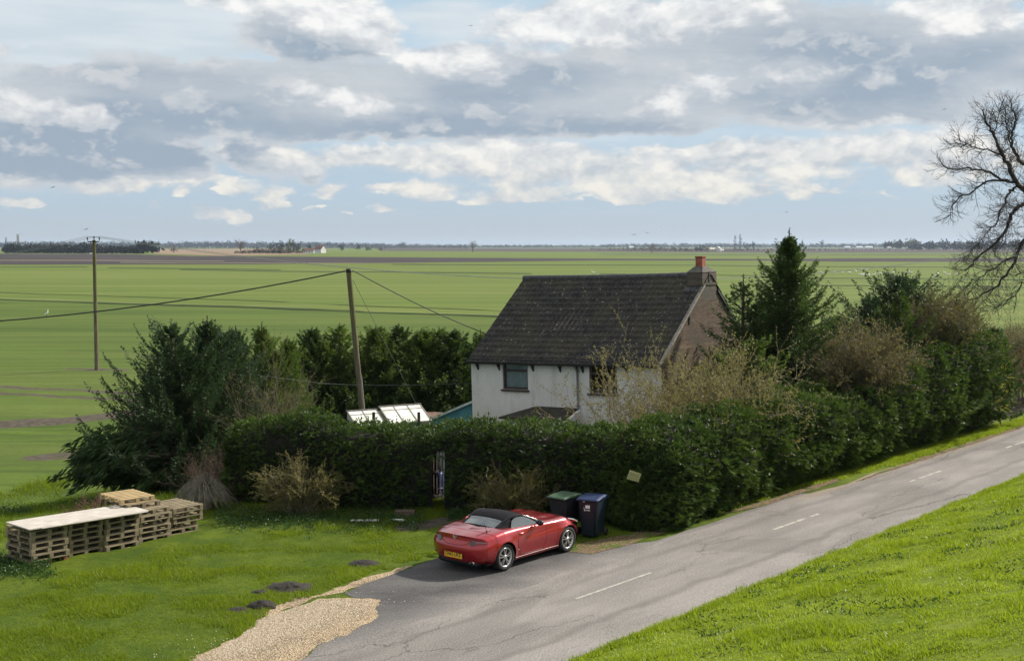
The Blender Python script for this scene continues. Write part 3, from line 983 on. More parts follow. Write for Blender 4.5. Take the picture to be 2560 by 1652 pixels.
    # windows
    for k, (x0, x1, z0, z1) in enumerate((W1, W2)):
        w = MB()
        yo = .07
        xm = (x0 + x1) / 2
        zt_ = z1 - (z1 - z0) * .30
        fwid = .075
        bx(w, x0, x0 + fwid, yo, yo + .08, z0, z1)
        bx(w, x1 - fwid, x1, yo, yo + .08, z0, z1)
        bx(w, x0 + fwid, x1 - fwid, yo, yo + .08, z0, z0 + fwid)
        bx(w, x0 + fwid, x1 - fwid, yo, yo + .08, z1 - fwid, z1)
        bx(w, x0 + fwid, x1 - fwid, yo - .015, yo + .07, zt_ - .04, zt_ + .04)
        wf = w.obj('window', BROWN_M, H)
        MB().box((xm, yo + .045, (z0 + fwid + zt_ - .04) / 2), (x1 - x0 - 2 * fwid, .006, zt_ - .04 - z0 - fwid)).obj('pane', GLASS_M, wf)
        MB().box((xm, yo + .045, (zt_ + .04 + z1 - fwid) / 2), (x1 - x0 - 2 * fwid, .006, z1 - fwid - zt_ - .04)).obj('pane', GLASS_M, wf)
        s_ = MB().prism([(x0 - .06, .12, z0 + .012), (x0 - .06, -.075, z0 - .015), (x0 - .06, -.075, z0 - .075), (x0 - .06, -.001, z0 - .075), (x0 - .06, -.001, z0 - .02), (x0 - .06, .12, z0 - .02)], (x1 - x0 + .12, 0, 0))
        s_.obj('sill', BROWN_M, wf)
        # net curtain in folds
        xs_ = np.linspace(x0 - .05, x1 + .05, 80)
        V = []
        zz = (z0 - .05, (z0 + zt_) / 2, zt_ + (.02 if k == 0 else -.45), z1) if k == 0 else (z0 - .05, z0 + .16)
        for z_ in zz:
            V.append(np.stack([xs_, .185 + .025 * np.sin(xs_ * 38 + np.sin(xs_ * 9)), 0 * xs_ + z_], -1))
        V = np.concatenate(V)
        i = np.arange(len(zz) * 80).reshape(len(zz), 80)
        Fq = np.stack([i[:-1, :-1], i[:-1, 1:], i[1:, 1:], i[1:, :-1]], -1).reshape(-1, 4)
        cm = plain('net_curtain', (.62, .70, .72), .9, 0, .1) if k == 0 else plain('dim_blind', (.25, .23, .22), .9, 0, .2)
        link('curtain', mesh_np('curtain', V, Fq, cm, None, True), wf)
    # low porch with a mossy lean-to roof
    MOSS_M = plain('mossy_felt', (.030, .026, .018), .95, 0, .5, 5.0, bmp=.5, dirt=(.055, .045, .022))
    MB().prism([(2.0, -1.05, 2.26), (4.86, -1.05, 2.26), (4.86, -.002, 2.60), (3.02, -.002, 2.60)], (0, 0, .07)).obj('porch_roof', MOSS_M, H)
    pw = MB()
    bx(pw, 2.25, 4.80, -.92, -.002, 0, 2.255)
    pw.obj('porch_wall', FRONT_M, H)
    bx(MB(), 0, 1, 0, 1, 0, 1)
    fl2 = MB().prism([(4.90, -1.02, 2.10), (4.90, -.002, 2.10), (4.90, -.002, 2.62), (4.90, -1.02, 2.28)], (.12, 0, 0))
    fl2.obj('porch_cheek', FRONT_M, H)
    return H


HOUSE = build_house()


# ------------------------------------------------------------------ sheds behind the garden hedge
def build_sheds():
    # teal lean-to on the end wall of the cottage
    TEAL = plain('teal_boards', (.050, .19, .235), .6, 0, .18, 3.0, dirt=(.07, .16, .17))
    S = thing('lean_to', 'teal lean-to shed against the far end of the cottage', 'shed', (-1.58, 49.8, -1.3), (0, 0, radians(-35)))
    w = MB().prism([(-.02, .35, 0), (-2.75, .35, 0), (-2.75, .35, 1.60), (-.02, .35, 2.72)], (0, 2.3, 0))
    w.obj('wall', TEAL, S)
    MB().prism([(-.02, .28, 2.73), (-2.83, .28, 1.58), (-2.83, .28, 1.63), (-.02, .28, 2.78)], (0, 2.45, 0)).obj('roof', TEAL, S)
    MB().prism([(-.02, .255, 2.70), (-2.85, .255, 1.54), (-2.85, .255, 1.635), (-.02, .255, 2.795)], (0, .02, 0)).obj('edge_trim', plain('pale_trim', (.42, .48, .47), .6), S)
    # low outbuilding with a brown broken roof
    B = thing('outbuilding', 'low outbuilding with a broken brown roof behind the greenhouse', 'outbuilding', (-3.1, 53.2, -1.2), (0, 0, radians(-20)))
    MB().box((0, 0, .7), (2.4, 1.5, 1.4)).obj('wall', GABLE_M, B)
    rf = MB()
    for k in range(6):
        rf.box((-1.1 + .42 * k, -.1, 1.55 + .05 * random.random()), (.40, 1.7, .05), Matrix.Rotation(radians(10 + random.uniform(-3, 3)), 4, 'X'))
    rf.obj('roof', plain('brown_roof', (.16, .095, .065), .85, 0, .4, 6.0, dirt=(.05, .04, .035)), B)
    MB().box((.2, -1.1, 1.33), (1.5, .05, .16)).obj('fascia', WHITE_M, B)
    # greenhouse with opaque whitish glass
    a = P(868, 1029, 45)
    d = Vector((2.56, 1.5, 0)).normalized()
    ang = atan2(d.y, d.x)
    base = Vector((a.x, a.y, -1.2))
    GH = thing('greenhouse', 'old white framed greenhouse with pale glass roof behind the hedge', 'greenhouse', base, (0, 0, ang))
    gl = material('pale_glass', lambda g: bsdf(g, g.mix(g.ramp(g.noise(g.n('ShaderNodeTexCoord').outputs['Object'], 2.5, 5, .6).outputs['Fac'], .35, .7), (.80, .82, .76), (.62, .66, .54)), .12, 0, .7))
    zr = a.z + 1.2
    fall, drop = .95, .50

    def section(x0, x1, z0, n):
        fr, pn = MB(), MB()
        T0, B0 = Vector((0, 0, z0)), Vector((0, -fall, z0 - drop))
        for k in range(n + 1):
            x = x0 + (x1 - x0) * k / n
            fr.prism([T0 + Vector((x - .02, 0, .0)), B0 + Vector((x - .02, 0, .0)), B0 + Vector((x - .02, 0, .05)), T0 + Vector((x - .02, 0, .05))], (.04, 0, 0))
        fr.box(((x0 + x1) / 2, .0, z0 + .03), (x1 - x0 + .08, .06, .07))
        fr.box(((x0 + x1) / 2, -fall, z0 - drop + .02), (x1 - x0 + .08, .06, .07))
        fr.prism([T0 + (B0 - T0) * .22 + Vector((x0, 0, .01)), T0 + (B0 - T0) * .25 + Vector((x0, 0, .01)), T0 + (B0 - T0) * .25 + Vector((x0, 0, .045)), T0 + (B0 - T0) * .22 + Vector((x0, 0, .045))], (x1 - x0, 0, 0))
        pn.prism([T0 + Vector((x0, -.01, .015)), B0 + Vector((x0, .01, .015)), B0 + Vector((x0, .01, .03)), T0 + Vector((x0, -.01, .03))], (x1 - x0, 0, 0))
        f_ = fr.obj('roof_frame', plain('grey_wood', (.22, .20, .18), .8, 0, .3), GH)
        pn.obj('roof_pane', gl, f_)
    section(0, 1.12, zr - .02, 2)
    section(1.24, 2.86, zr + .06, 3)
    bd = MB()
    bd.prism([(0, 0, 0), (0, -fall - .3, 0), (0, -fall - .3, zr - drop - .2), (0, -fall, zr - drop - .06), (0, 0, zr - .06)], (.05, 0, 0))
    bd.prism([(2.82, 0, 0), (2.82, -fall - .3, 0), (2.82, -fall - .3, zr - drop - .2), (2.82, -fall, zr - drop - .06), (2.82, 0, zr - .06)], (.05, 0, 0))
    bd.box((1.43, -.02, zr / 2), (2.8, .04, zr - .1))
    bd.obj('wall', WHITE_M, GH)
    pc = plain('weathered_post', (.045, .038, .03), .9, 0, .4, 9.0)
    for (u, lab) in ((934, 'dark wooden post poking up in front of the greenhouse middle'), (1047, 'dark wooden post poking up in front of the greenhouse right end')):
        t = P(u, 1030, 40.2)
        z0 = float(terr(t.x, t.y))
        tag(MB().box((0, 0, (t.z - z0) / 2), (.09, .09, t.z - z0)).obj('fence_post', pc, None, .01, (t.x, t.y, z0)), lab, 'post', 'posts behind the garden hedge')


build_sheds()


# ------------------------------------------------------------------ poles and overhead lines
def pole_mat(g):
    tc = g.n('ShaderNodeTexCoord').outputs['Object']
    n = g.noise(g.v('MULTIPLY', tc, (9, 9, .7)), 2.0, 5.0, .65).outputs['Fac']
    c = g.mix(g.ramp(n, .3, .7), (.085, .070, .045), (.20, .165, .115))
    gz = g.ramp(g.n('ShaderNodeSeparateXYZ', {0: tc}).outputs[2], 3.5, 7.0)
    c = g.mix(g.m('MULTIPLY', gz, .6), c, (.10, .105, .03))
    return bsdf(g, c, .85, 0, .2, bump(g, n, .5, .01))


POLE_M = material('pole_wood', pole_mat)
CABLE_M = plain('black_cable', (.012, .013, .012), .6)
WIRE_M = plain('grey_wire', (.22, .24, .24), .6)


def cable(name, pts, r, m, label, cat='cable', group=None):
    return tag(MB().tube(pts, r, 5).obj(name, m), label, cat, group)


def build_poles():
    # leaning telephone pole in the garden
    top = P(871, 672, 50)
    foot = P(904, 1020, 50)
    k = (foot.z + 1.2) / (top.z - foot.z)
    base = foot + (foot - top) * k
    T = thing('telegraph_pole', 'leaning mossy wooden telegraph pole rising behind the garden hedge', 'pole', base)
    t = top - base
    MB().tube([(0, 0, 0), t * .5, t], [.125, .11, .098], 14).obj('post', POLE_M, T)
    gp = [t * f + Vector((.115, -.03, 0)) for f in (.02, .2, .4, .47)]
    MB().tube(gp, .02, 6).obj('cable_guard', plain('galvanised', (.48, .47, .42), .5, .3), T)
    cap = MB().lathe([(.0, .012), (.105, .0), (.106, -.14), (.0, -.14)], 14, Matrix.Translation(t) @ t.to_track_quat('Z', 'Y').to_matrix().to_4x4())
    cap.obj('pole_cap', plain('dark_cap', (.035, .035, .03), .8), T)
    rg = MB().tube([t + Vector((-.28, 0, -.10)), t + Vector((.26, 0, -.10))], .012, 6)
    rg.obj('cable_clamp', WIRE_M, T)
    z0, x0 = top.z - .06, top.x
    pts = []
    for d in np.linspace(-.12, -24, 40):
        pts.append((x0 + d, 50, z0 + .211 * d + .00485 * d * d))
    cable('overhead_cable', pts, .027, CABLE_M, 'thick black cable sagging from the leaning pole over the left fields', 'cable')
    e = HOUSE.matrix_basis @ Vector((-.05, 2.6, 5.2))
    a = Vector((x0 + .16, 50, z0))
    b = P(1199, 826, 51.5)
    b2 = a + (b - a) * 1.10
    pts = [a.lerp(b2, t_) + Vector((0, 0, -.12 * sin(pi * t_))) for t_ in np.linspace(0, 1, 20)]
    cable('overhead_cable', pts, .02, CABLE_M, 'black cable running from the leaning pole down to the cottage roof', 'cable')
    fat = MB().tube([a.lerp(b2, .05), a.lerp(b2, .09)], .04, 6)
    a = P(882, 700, 50)
    gr = P(1112, 1150, 52)
    pts = [a.lerp(gr, t_) for t_ in np.linspace(0, 1, 6)]
    cable('guy_wire', pts, .010, plain('dark_wire', (.05, .06, .05), .6), 'thin stay wire slanting from the leaning pole top to the ground', 'wire')
    pp = [P(300, 876, 39.6), P(360, 893, 39.8), P(480, 914, 42), P(600, 932, 44), P(805, 958, 47.5), P(905, 963, 49.2), P(1040, 962, 49.4), P(1176, 958, 49.4)]
    cable('telephone_wire', pp, .005, plain('thin_wire', (.12, .14, .14), .6), 'thin pale telephone wire drooping across the conifers to the cottage corner', 'wire')
    # field pole with crossarm
    base = G(242, 925, -1.2)
    Yp = base.y
    topz = P(242, 600, Yp).z
    Q = thing('electricity_pole', 'upright wooden electricity pole with crossarm standing in the green field', 'pole', base)
    h = topz + 1.2
    MB().tube([(0, 0, 0), (0, 0, h * .5), (0, 0, h)], [.15, .135, .115], 12).obj('post', POLE_M, Q)
    MB().box((0, -.13, h - .12), (.80, .08, .08)).obj('crossarm', IRON_M, Q)
    for xx, zz in ((-.42, .0), (.0, .06), (.42, -.0)):
        b_ = MB().lathe([(.0, 0), (.03, 0), (.02, .10), (.06, .11), (.045, .16), (.06, .18), (.035, .25), (.0, .26)], 10, Matrix.Translation((xx, -.13 if xx else 0, h - .06 + zz)))
        b_.obj('insulator', plain('brown_insulator', (.06, .03, .025), .35), Q)
    lab = {-.42: 'thin power line leaving the left insulator of the field pole', .0: 'thin power line leaving the middle insulator of the field pole', .42: 'thin power line leaving the right insulator of the field pole'}
    for xx in (-.42, .0, .42):
        A = base + Vector((xx, -.1, h + .26))
        pts = []
        for t_ in np.linspace(-1, 1, 33):
            q = A + Vector((78 * t_, 62 * abs(t_) * (1 if t_ < 0 else .5), -3.2 * (1 - (2 * abs(t_) - 1) ** 2) - .6 * abs(t_)))
            pts.append(q)
        cable('power_line', pts, .011, WIRE_M, lab[xx], 'power line', 'wires on the field pole')


build_poles()


# ------------------------------------------------------------------ pallets
def wood(name, col, dirt):
    def fn(g):
        tc = g.n('ShaderNodeTexCoord').outputs['Object']
        rn = g.n('ShaderNodeObjectInfo').outputs['Random']
        n = g.noise(g.v('MULTIPLY', tc, (3, 22, 22)), 1.0, 4.0, .6).outputs['Fac']
        n2 = g.noise(tc, 3.0, 4.0, .6).outputs['Fac']
        c = g.mix(g.ramp(n, .3, .7), tuple(x * .7 for x in col), tuple(min(1, x * 1.2) for x in col))
        c = g.mix(g.m('MULTIPLY', g.ramp(n2, .42, .7), .7), c, dirt)
        c = g.mix(g.m('MULTIPLY', rn, .5), c, tuple(x * .55 for x in col))
        return bsdf(g, c, .85, 0, .15, bump(g, n, .4, .006))
    return material(name, fn)


PAL_M = wood('pallet_wood', (.32, .265, .175), (.13, .115, .085))
PALY_M = wood('pale_pallet_wood', (.60, .45, .24), (.34, .26, .15))
PALR_M = wood('red_pallet_wood', (.36, .10, .06), (.2, .08, .06))
ORD = ['bottom', 'second', 'third', 'fourth', 'fifth', 'sixth', 'seventh', 'eighth']


def build_pallets():
    W, Dp, Ht = .93, 1.18, .141
    protos = {}

    def make(kind, lab):
        """front faces -y, W along x, Dp along y; board layers with nine blocks between"""
        mt = {'grey': (PAL_M, PAL_M), 'pale': (PALY_M, PALY_M), 'red': (PAL_M, PALR_M)}[kind]
        if kind not in protos:
            td, bd, bl = MB(), MB(), []
            for k in range(7):
                y = .05 + k * (Dp - .10) / 6
                td.box((W / 2, y, Ht - .011), (W, .10, .020))
            for x in (.05, W / 2, W - .05):
                td.box((x, Dp / 2, Ht - .031), (.10, Dp - .002, .019))
            for y in (.05, Dp / 2, Dp - .05):
                bd.box((W / 2, y, .010), (W - .002, .10, .020))
            b_ = MB().box((0, 0, 0), (.098, .118, .0795))
            protos[kind] = (td.mesh('top_deck', mt[0]), bd.mesh('base_boards', mt[0]), b_.mesh('block', mt[1]))
        T_, B_, K_ = protos[kind]
        r = thing('pallet', lab, 'pallet', group='stacked wooden pallets')
        link('top_deck', T_, r)
        link('base_boards', B_, r)
        for x in (.05, W / 2, W - .05):
            for y in (.06, Dp / 2, Dp - .06):
                link('block', K_, r, (x, y, .0602))
        return r
    row0 = G(80, 1416)
    ang = atan2(RD.y, RD.x)
    back = Vector((RN.x, RN.y, 0))
    alng = Vector((RD.x, RD.y, 0))
    stacks = [('stack nearest the left frame edge, under the long board', 0.0, .0, 6), ('second stack from the left, under the long board', 1.06, .16, 6), ('middle stack beside the tall one', 2.02, .06, 6),
              ('tall stack with the pale tops', 3.02, .10, 6), ('low stack nearest the pampas grass', 4.0, .34, 5)]
    for si, (lab, a, b, n) in enumerate(stacks):
        p0 = row0 + alng * a + back * b
        z0 = min(float(terr((p0 + alng * i + back * j).x, (p0 + alng * i + back * j).y)) for i in (0, 1) for j in (0, 1.1)) - .01
        for k in range(n):
            kind = 'red' if si == 0 and k == 0 else 'grey'
            q = make(kind, f'{"red blocked" if kind == "red" else "weathered"} pallet, {ORD[k] if k < n - 1 else "topmost"} of the {lab}')
            off = alng * random.uniform(-.03, .03) + back * random.uniform(-.04, .04)
            if si == 4 and k >= 2:
                off += alng * .16 - back * .05
            if si == 4 and k < 2:
                off -= alng * .0
            q.location = p0 + off + Vector((0, 0, z0 + k * (Ht + .001)))
            q.rotation_euler = (0, 0, ang + radians(random.uniform(-1.5, 1.5)))
        if si == 3:
            zt = z0 + n * (Ht + .001)
            for k in range(2):
                q = make('pale' if k else 'grey', ('clean yellowish pallet on the very top of the tall stack' if k else 'grey pallet set askew just below the clean yellowish one'))
                q.location = p0 - alng * (.12 + .13 * k) + back * (.35 + .1 * k) + Vector((0, 0, zt + k * (Ht + .001)))
                q.rotation_euler = (0, 0, ang - radians(4 + 3 * k))
            ZT3 = zt
        if si == 0:
            Z0T = z0 + n * (Ht + .001)
    # long pale board laid over the left stacks
    bm = MB()
    a0 = row0 - alng * .12 - back * .10
    bm.box((1.62, .50, .018), (3.25, 1.06, .03))
    bm.box((1.75, -.02, .012), (2.9, .09, .022))
    o = bm.obj('board', wood('bleached_board', (.60, .555, .50), (.42, .37, .31)), None, .004, (a0.x, a0.y, Z0T + .075), (radians(1.5), radians(1.3), ang))
    tag(o, 'long bleached board lying over the left pallet stacks', 'board')


build_pallets()


# ------------------------------------------------------------------ bins, sign, bits by the gate
def build_bins():
    def make(loc, rz, body, lid, lab, sticker):
        r = thing('wheelie_bin', lab, 'bin', loc, (0, 0, rz), 'wheelie bins')
        b = MB()
        rings = [(.0 + .06, .40, .46, .03), (.12, .43, .49, .02), (.55, .49, .57, .0), (.94, .55, .66, -.0), (.985, .575, .70, -.0), (1.0, .575, .70, 0)]
        vs, fs = [], []
        for (z, w, d, yo) in rings:
            for (cx_, cy_) in ((-1, -1), (1, -1), (1, 1), (-1, 1)):
                rr = .05
                for t in range(4):
                    a0_ = atan2(cy_, cx_) - pi / 4 + (pi / 2) * t / 3
                    vs.append((cx_ * (w / 2 - rr) + rr * cos(a0_), cy_ * (d / 2 - rr) + rr * sin(a0_) + yo, z))
        m = 16
        for i in range(len(rings) - 1):
            for k in range(m):
                fs.append((i * m + k, i * m + (k + 1) % m, (i + 1) * m + (k + 1) % m, (i + 1) * m + k))
        fs.append(list(range(m))[::-1])
        fs.append(list(range((len(rings) - 1) * m, len(rings) * m)))
        b.add(vs, fs)
        b.box((0, -.29, .50), (.30, .02, .86))
        b.obj('body', body, r, .008)
        l_ = MB()
        vs = []
        prof = [(-.40, 1.005), (-.37, 1.035), (-.1, 1.075), (.2, 1.085), (.36, 1.06), (.39, 1.02)]
        for (y, z) in prof:
            for x in (-.305, -.26, 0, .26, .305):
                vs.append((x, y, z - (.022 if abs(x) > .3 else 0)))
        nn = len(vs)
        vs += [(x, y, 1.002) for (x, y, z) in vs]
        fs = []
        for i in range(len(prof) - 1):
            for j in range(4):
                a_ = i * 5 + j
                fs.append((a_, a_ + 1, a_ + 6, a_ + 5))
                fs.append((nn + a_, nn + a_ + 5, nn + a_ + 6, nn + a_ + 1))
        for j in range(4):
            fs.append((j, nn + j, nn + j + 1, j + 1))
            q = 5 * (len(prof) - 1) + j
            fs.append((q, q + 1, nn + q + 1, nn + q))
        for i in range(len(prof) - 1):
            a_ = i * 5
            fs.append((a_, a_ + 5, nn + a_ + 5, nn + a_))
            a_ += 4
            fs.append((a_, nn + a_, nn + a_ + 5, a_ + 5))
        l_.add(vs, fs)
        l_.obj('lid', lid, r, .006)
        MB().tube([(-.24, .40, .97), (-.24, .46, 1.0), (.24, .46, 1.0), (.24, .40, .97)], .017, 8).obj('handle', body, r)
        for sx in (-1, 1):
            MB().lathe([(.0, -.025), (.05, -.025), (.1, -.025), (.1, .025), (.05, .025), (.0, .025)], 16, Matrix.Translation((sx * .26, .27, .1)) @ Matrix.Rotation(pi / 2, 4, 'Y')).obj('wheel', BLACK_M, r)
        if sticker:
            wm = plain('white_sticker', (.78, .78, .80), .6, 0, .05)
            st = MB()
            st.box((.0, -.338, .83), (.125, .004, .085))
            for k, (dx, w, h) in enumerate(((-.085, .016, .06), (-.055, .03, .016), (-.02, .02, .028), (.008, .014, .024), (.032, .026, .03), (.06, .018, .022))):
                st.box((dx, -.337, .742), (w, .004, h))
            st.box((-.1, -.337, .79), (.012, .004, .05))
            st.box((-.1, -.355, .962), (.05, .012, .018))
            st.obj('sticker', wm, r)
    NAVY = plain('navy_plastic', (.004, .013, .026), .45, 0, .2)
    NLID = plain('blue_plastic', (.008, .022, .080), .5, 0, .2)
    GLID = plain('green_plastic', (.040, .088, .045), .6, 0, .3)
    DK = plain('black_bin', (.008, .009, .016), .5, 0, .3)
    p = G(1478, 1346)
    make((p.x + .05, p.y + .28, 0.0), radians(-26), NAVY, NLID, 'navy wheelie bin with blue lid and white sticker', True)
    p = G(1412, 1340)
    make((p.x, p.y + .22, 0.0), radians(-40), DK, GLID, 'black wheelie bin with green lid', False)


build_bins()


def build_gate_bits():
    # tilted board fixed in the hedge
    p = P(1585, 1190, 33.25)
    S = thing('hedge_sign', 'small faded yellowish sign tilted on the corner hedge', 'sign', p, (radians(8), radians(17), radians(8)))
    mt = plain('faded_yellow', (.36, .36, .17), .7, 0, .2, 6.0, dirt=(.22, .22, .12))
    MB().box((0, 0, 0), (.335, .02, .245)).obj('board', mt, S, .008)
    ink = plain('faded_ink', (.22, .22, .12), .8)
    tx = MB()
    for k in range(3):
        x = -.11
        while x < .1:
            w = random.uniform(.012, .03)
            tx.box((x + w / 2, -.0115, .05 - .05 * k), (w, .003, .018))
            x += w + .008
    tx.obj('lettering', ink, S)
    MB().box((0, .06, .02), (.03, .12, .03)).obj('bracket', plain('stake_wood', (.10, .08, .06), .9), S)
    # things glimpsed through the gap in the hedge
    q = P(1090, 1262, 37.9)
    z = float(terr(q.x, q.y))
    b = thing('blue_barrel', 'bright blue plastic barrel glimpsed through the hedge gap', 'barrel', (q.x, q.y, z))
    MB().lathe([(0, 0), (.2, 0), (.23, .05), (.25, .2), (.255, .4), (.25, .6), (.22, .72), (.21, .74), (0, .74)], 20).obj('drum', plain('blue_drum', (.015, .06, .24), .4), b)
    MB().lathe([(.257, .26), (.268, .27), (.268, .30), (.257, .31)], 20).obj('hoop', plain('pale_hoop', (.2, .28, .42), .4), b)
    q2 = P(1104, 1262, 38.6)
    z2 = float(terr(q2.x, q2.y))
    t = thing('blue_tub', 'pale blue tub standing behind the blue barrel in the hedge gap', 'tub', (q2.x + .1, q2.y, z2))
    MB().lathe([(0, 0), (.22, 0), (.27, .38), (.29, .40), (.29, .43), (.25, .43), (.21, .03), (0, .03)], 20).obj('bowl', plain('pale_blue', (.16, .32, .50), .5), t)
    MB().lathe([(.285, .41), (.305, .42), (.305, .45), (.285, .46)], 20).obj('rim', plain('pale_rim', (.3, .45, .6), .5), t)
    g_ = P(1089, 1200, 36.9)
    gz = float(terr(g_.x, 36.9))
    gt = thing('garden_gate', 'dark narrow garden gate standing open in the hedge gap', 'gate', (g_.x - .17, 36.9, gz), (0, 0, radians(62)))
    MB().box((0, 0, .88), (.08, .08, 1.76)).obj('gate_post', IRON_M, gt)
    fr = MB()
    for zz in (.18, .9, 1.6):
        fr.box((.42, 0, zz), (.78, .03, .05))
    for xx in (.07, .25, .43, .61, .79):
        fr.box((xx, .025, .9), (.06, .02, 1.44))
    fr.obj('gate_leaf', plain('rusty_brown', (.035, .022, .018), .8, 0, .4, 8.0), gt)
    sh = P(1097, 1160, 40.5)
    sz = float(terr(sh.x, 40.5))
    tp = thing('tarpaulin', 'grey blue tarpaulin hanging in the garden behind the hedge gap', 'tarpaulin', (sh.x, 40.5, sz))
    xs_ = np.linspace(-.30, .30, 24)
    V = []
    for z_ in np.linspace(.25, 2.0, 12):
        V.append(np.stack([xs_ * (1 - .1 * z_), .06 * np.sin(xs_ * 16 + z_ * 2) + .05 * np.sin(z_ * 7), 0 * xs_ + z_ - .12 * np.abs(xs_)], -1))
    V = np.concatenate(V)
    i = np.arange(12 * 24).reshape(12, 24)
    Fq = np.stack([i[:-1, :-1], i[:-1, 1:], i[1:, 1:], i[1:, :-1]], -1).reshape(-1, 4)
    link('sheet', mesh_np('sheet', V, Fq, plain('tarp', (.20, .30, .38), .6, 0, .25), None, True), tp)
    MB().tube([(-.36, .05, 0), (-.32, .05, 2.05), (.32, .05, 2.05), (.36, .05, 0)], .025, 6).obj('support', IRON_M, tp)
    # odd timber on the rough grass
    for (u, v, ln, w, rz, col, lab) in ((912, 1304, .78, .12, 4, (.5, .48, .44), 'pale plank lying in the rough grass left of the path'),
                                        (996, 1307, .34, .10, -6, (.62, .60, .56), 'short white offcut of board lying in the grass near the path')):
        p = G(u, v)
        o = MB().box((0, 0, .03), (ln, w, .04)).obj('plank', plain('plank_' + str(u), col, .8, 0, .2), None, .004, (p.x, p.y, float(terr(p.x, p.y)) + .06), (0, 0, radians(rz)))
        tag(o, lab, 'plank')
    p = G(1012, 1287)
    o = MB().box((0, 0, .09), (.55, .24, .18)).obj('trough', plain('old_brick_trough', (.14, .09, .07), .9, 0, .3), None, .01, (p.x, p.y, float(terr(p.x, p.y))), (0, 0, radians(3)))
    tag(o, 'low brown trough at the foot of the hedge left of the gap', 'trough')


build_gate_bits()


# ------------------------------------------------------------------ molehills
def build_molehills():
    spots = [(910, 1410, .34, .10, 'flat dark molehill nearest the rear of the car'), (722, 1470, .45, .13, 'largest dark molehill near the gravel tip'), (655, 1516, .27, .14, 'dark molehill touching the pale gravel edge'),
             (598, 1524, .22, .05, 'low spread molehill just left of the gravel edge'), (650, 1480, .18, .05, 'small flattened molehill left of the largest one')]
    sm = plain('mole_soil', (.022, .018, .014), .95, 0, .5, 18.0, bmp=.9)
    for k, (u, v, r, h, lab) in enumerate(spots):
        p = G(u, v)
        vs, fs = [(0, 0, h)], []
        nr, ns = 7, 22
        for i in range(1, nr + 1):
            for j in range(ns):
                a = 2 * pi * j / ns
                w = vnoise(np.array([[cos(a) * 2 + k, sin(a) * 2, i * .6]]), 1.5, k)[0]
                rr = r * i / nr * (1 + .5 * (w - .5)) * (1.3 if abs(cos(a)) > .7 else 1)
                z = h * (1 - (i / nr) ** 1.6) * (.8 + .4 * w) - (.03 if i == nr else 0)
                vs.append((rr * cos(a), rr * sin(a), z))
        for j in range(ns):
            fs.append((0, 1 + j, 1 + (j + 1) % ns))
        for i in range(nr - 1):
            for j in range(ns):
                a_ = 1 + i * ns
                fs.append((a_ + j, a_ + ns + j, a_ + ns + (j + 1) % ns, a_ + (j + 1) % ns))
        o = MB().add(vs, fs, True).obj('molehill', sm, None, 0, (p.x, p.y, float(terr(p.x, p.y))))
        tag(o, lab, 'molehill', 'molehills on the lawn')


build_molehills()

# ------------------------------------------------------------------ the red roadster
def red_paint(g):
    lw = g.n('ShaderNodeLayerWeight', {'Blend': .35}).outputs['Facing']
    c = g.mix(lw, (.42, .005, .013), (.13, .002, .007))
    return bsdf(g, c, .30, .35, .5, None, 1.0, **{'Coat Roughness': .05, 'Coat IOR': 1.55})


CARGLASS = material('car_glass', lambda g: g.n('ShaderNodeMixShader', {
    0: g.m('ADD', g.m('MULTIPLY', g.n('ShaderNodeFresnel', {'IOR': 1.6}).outputs[0], 1.0), .07, clamp=True),
    1: bsdf(g, (.05, .06, .065), .08, 0, .5),
    2: g.n('ShaderNodeBsdfGlossy', {'Roughness': .03, 'Color': (.9, .95, .95, 1)}).outputs[0]}).outputs[0])


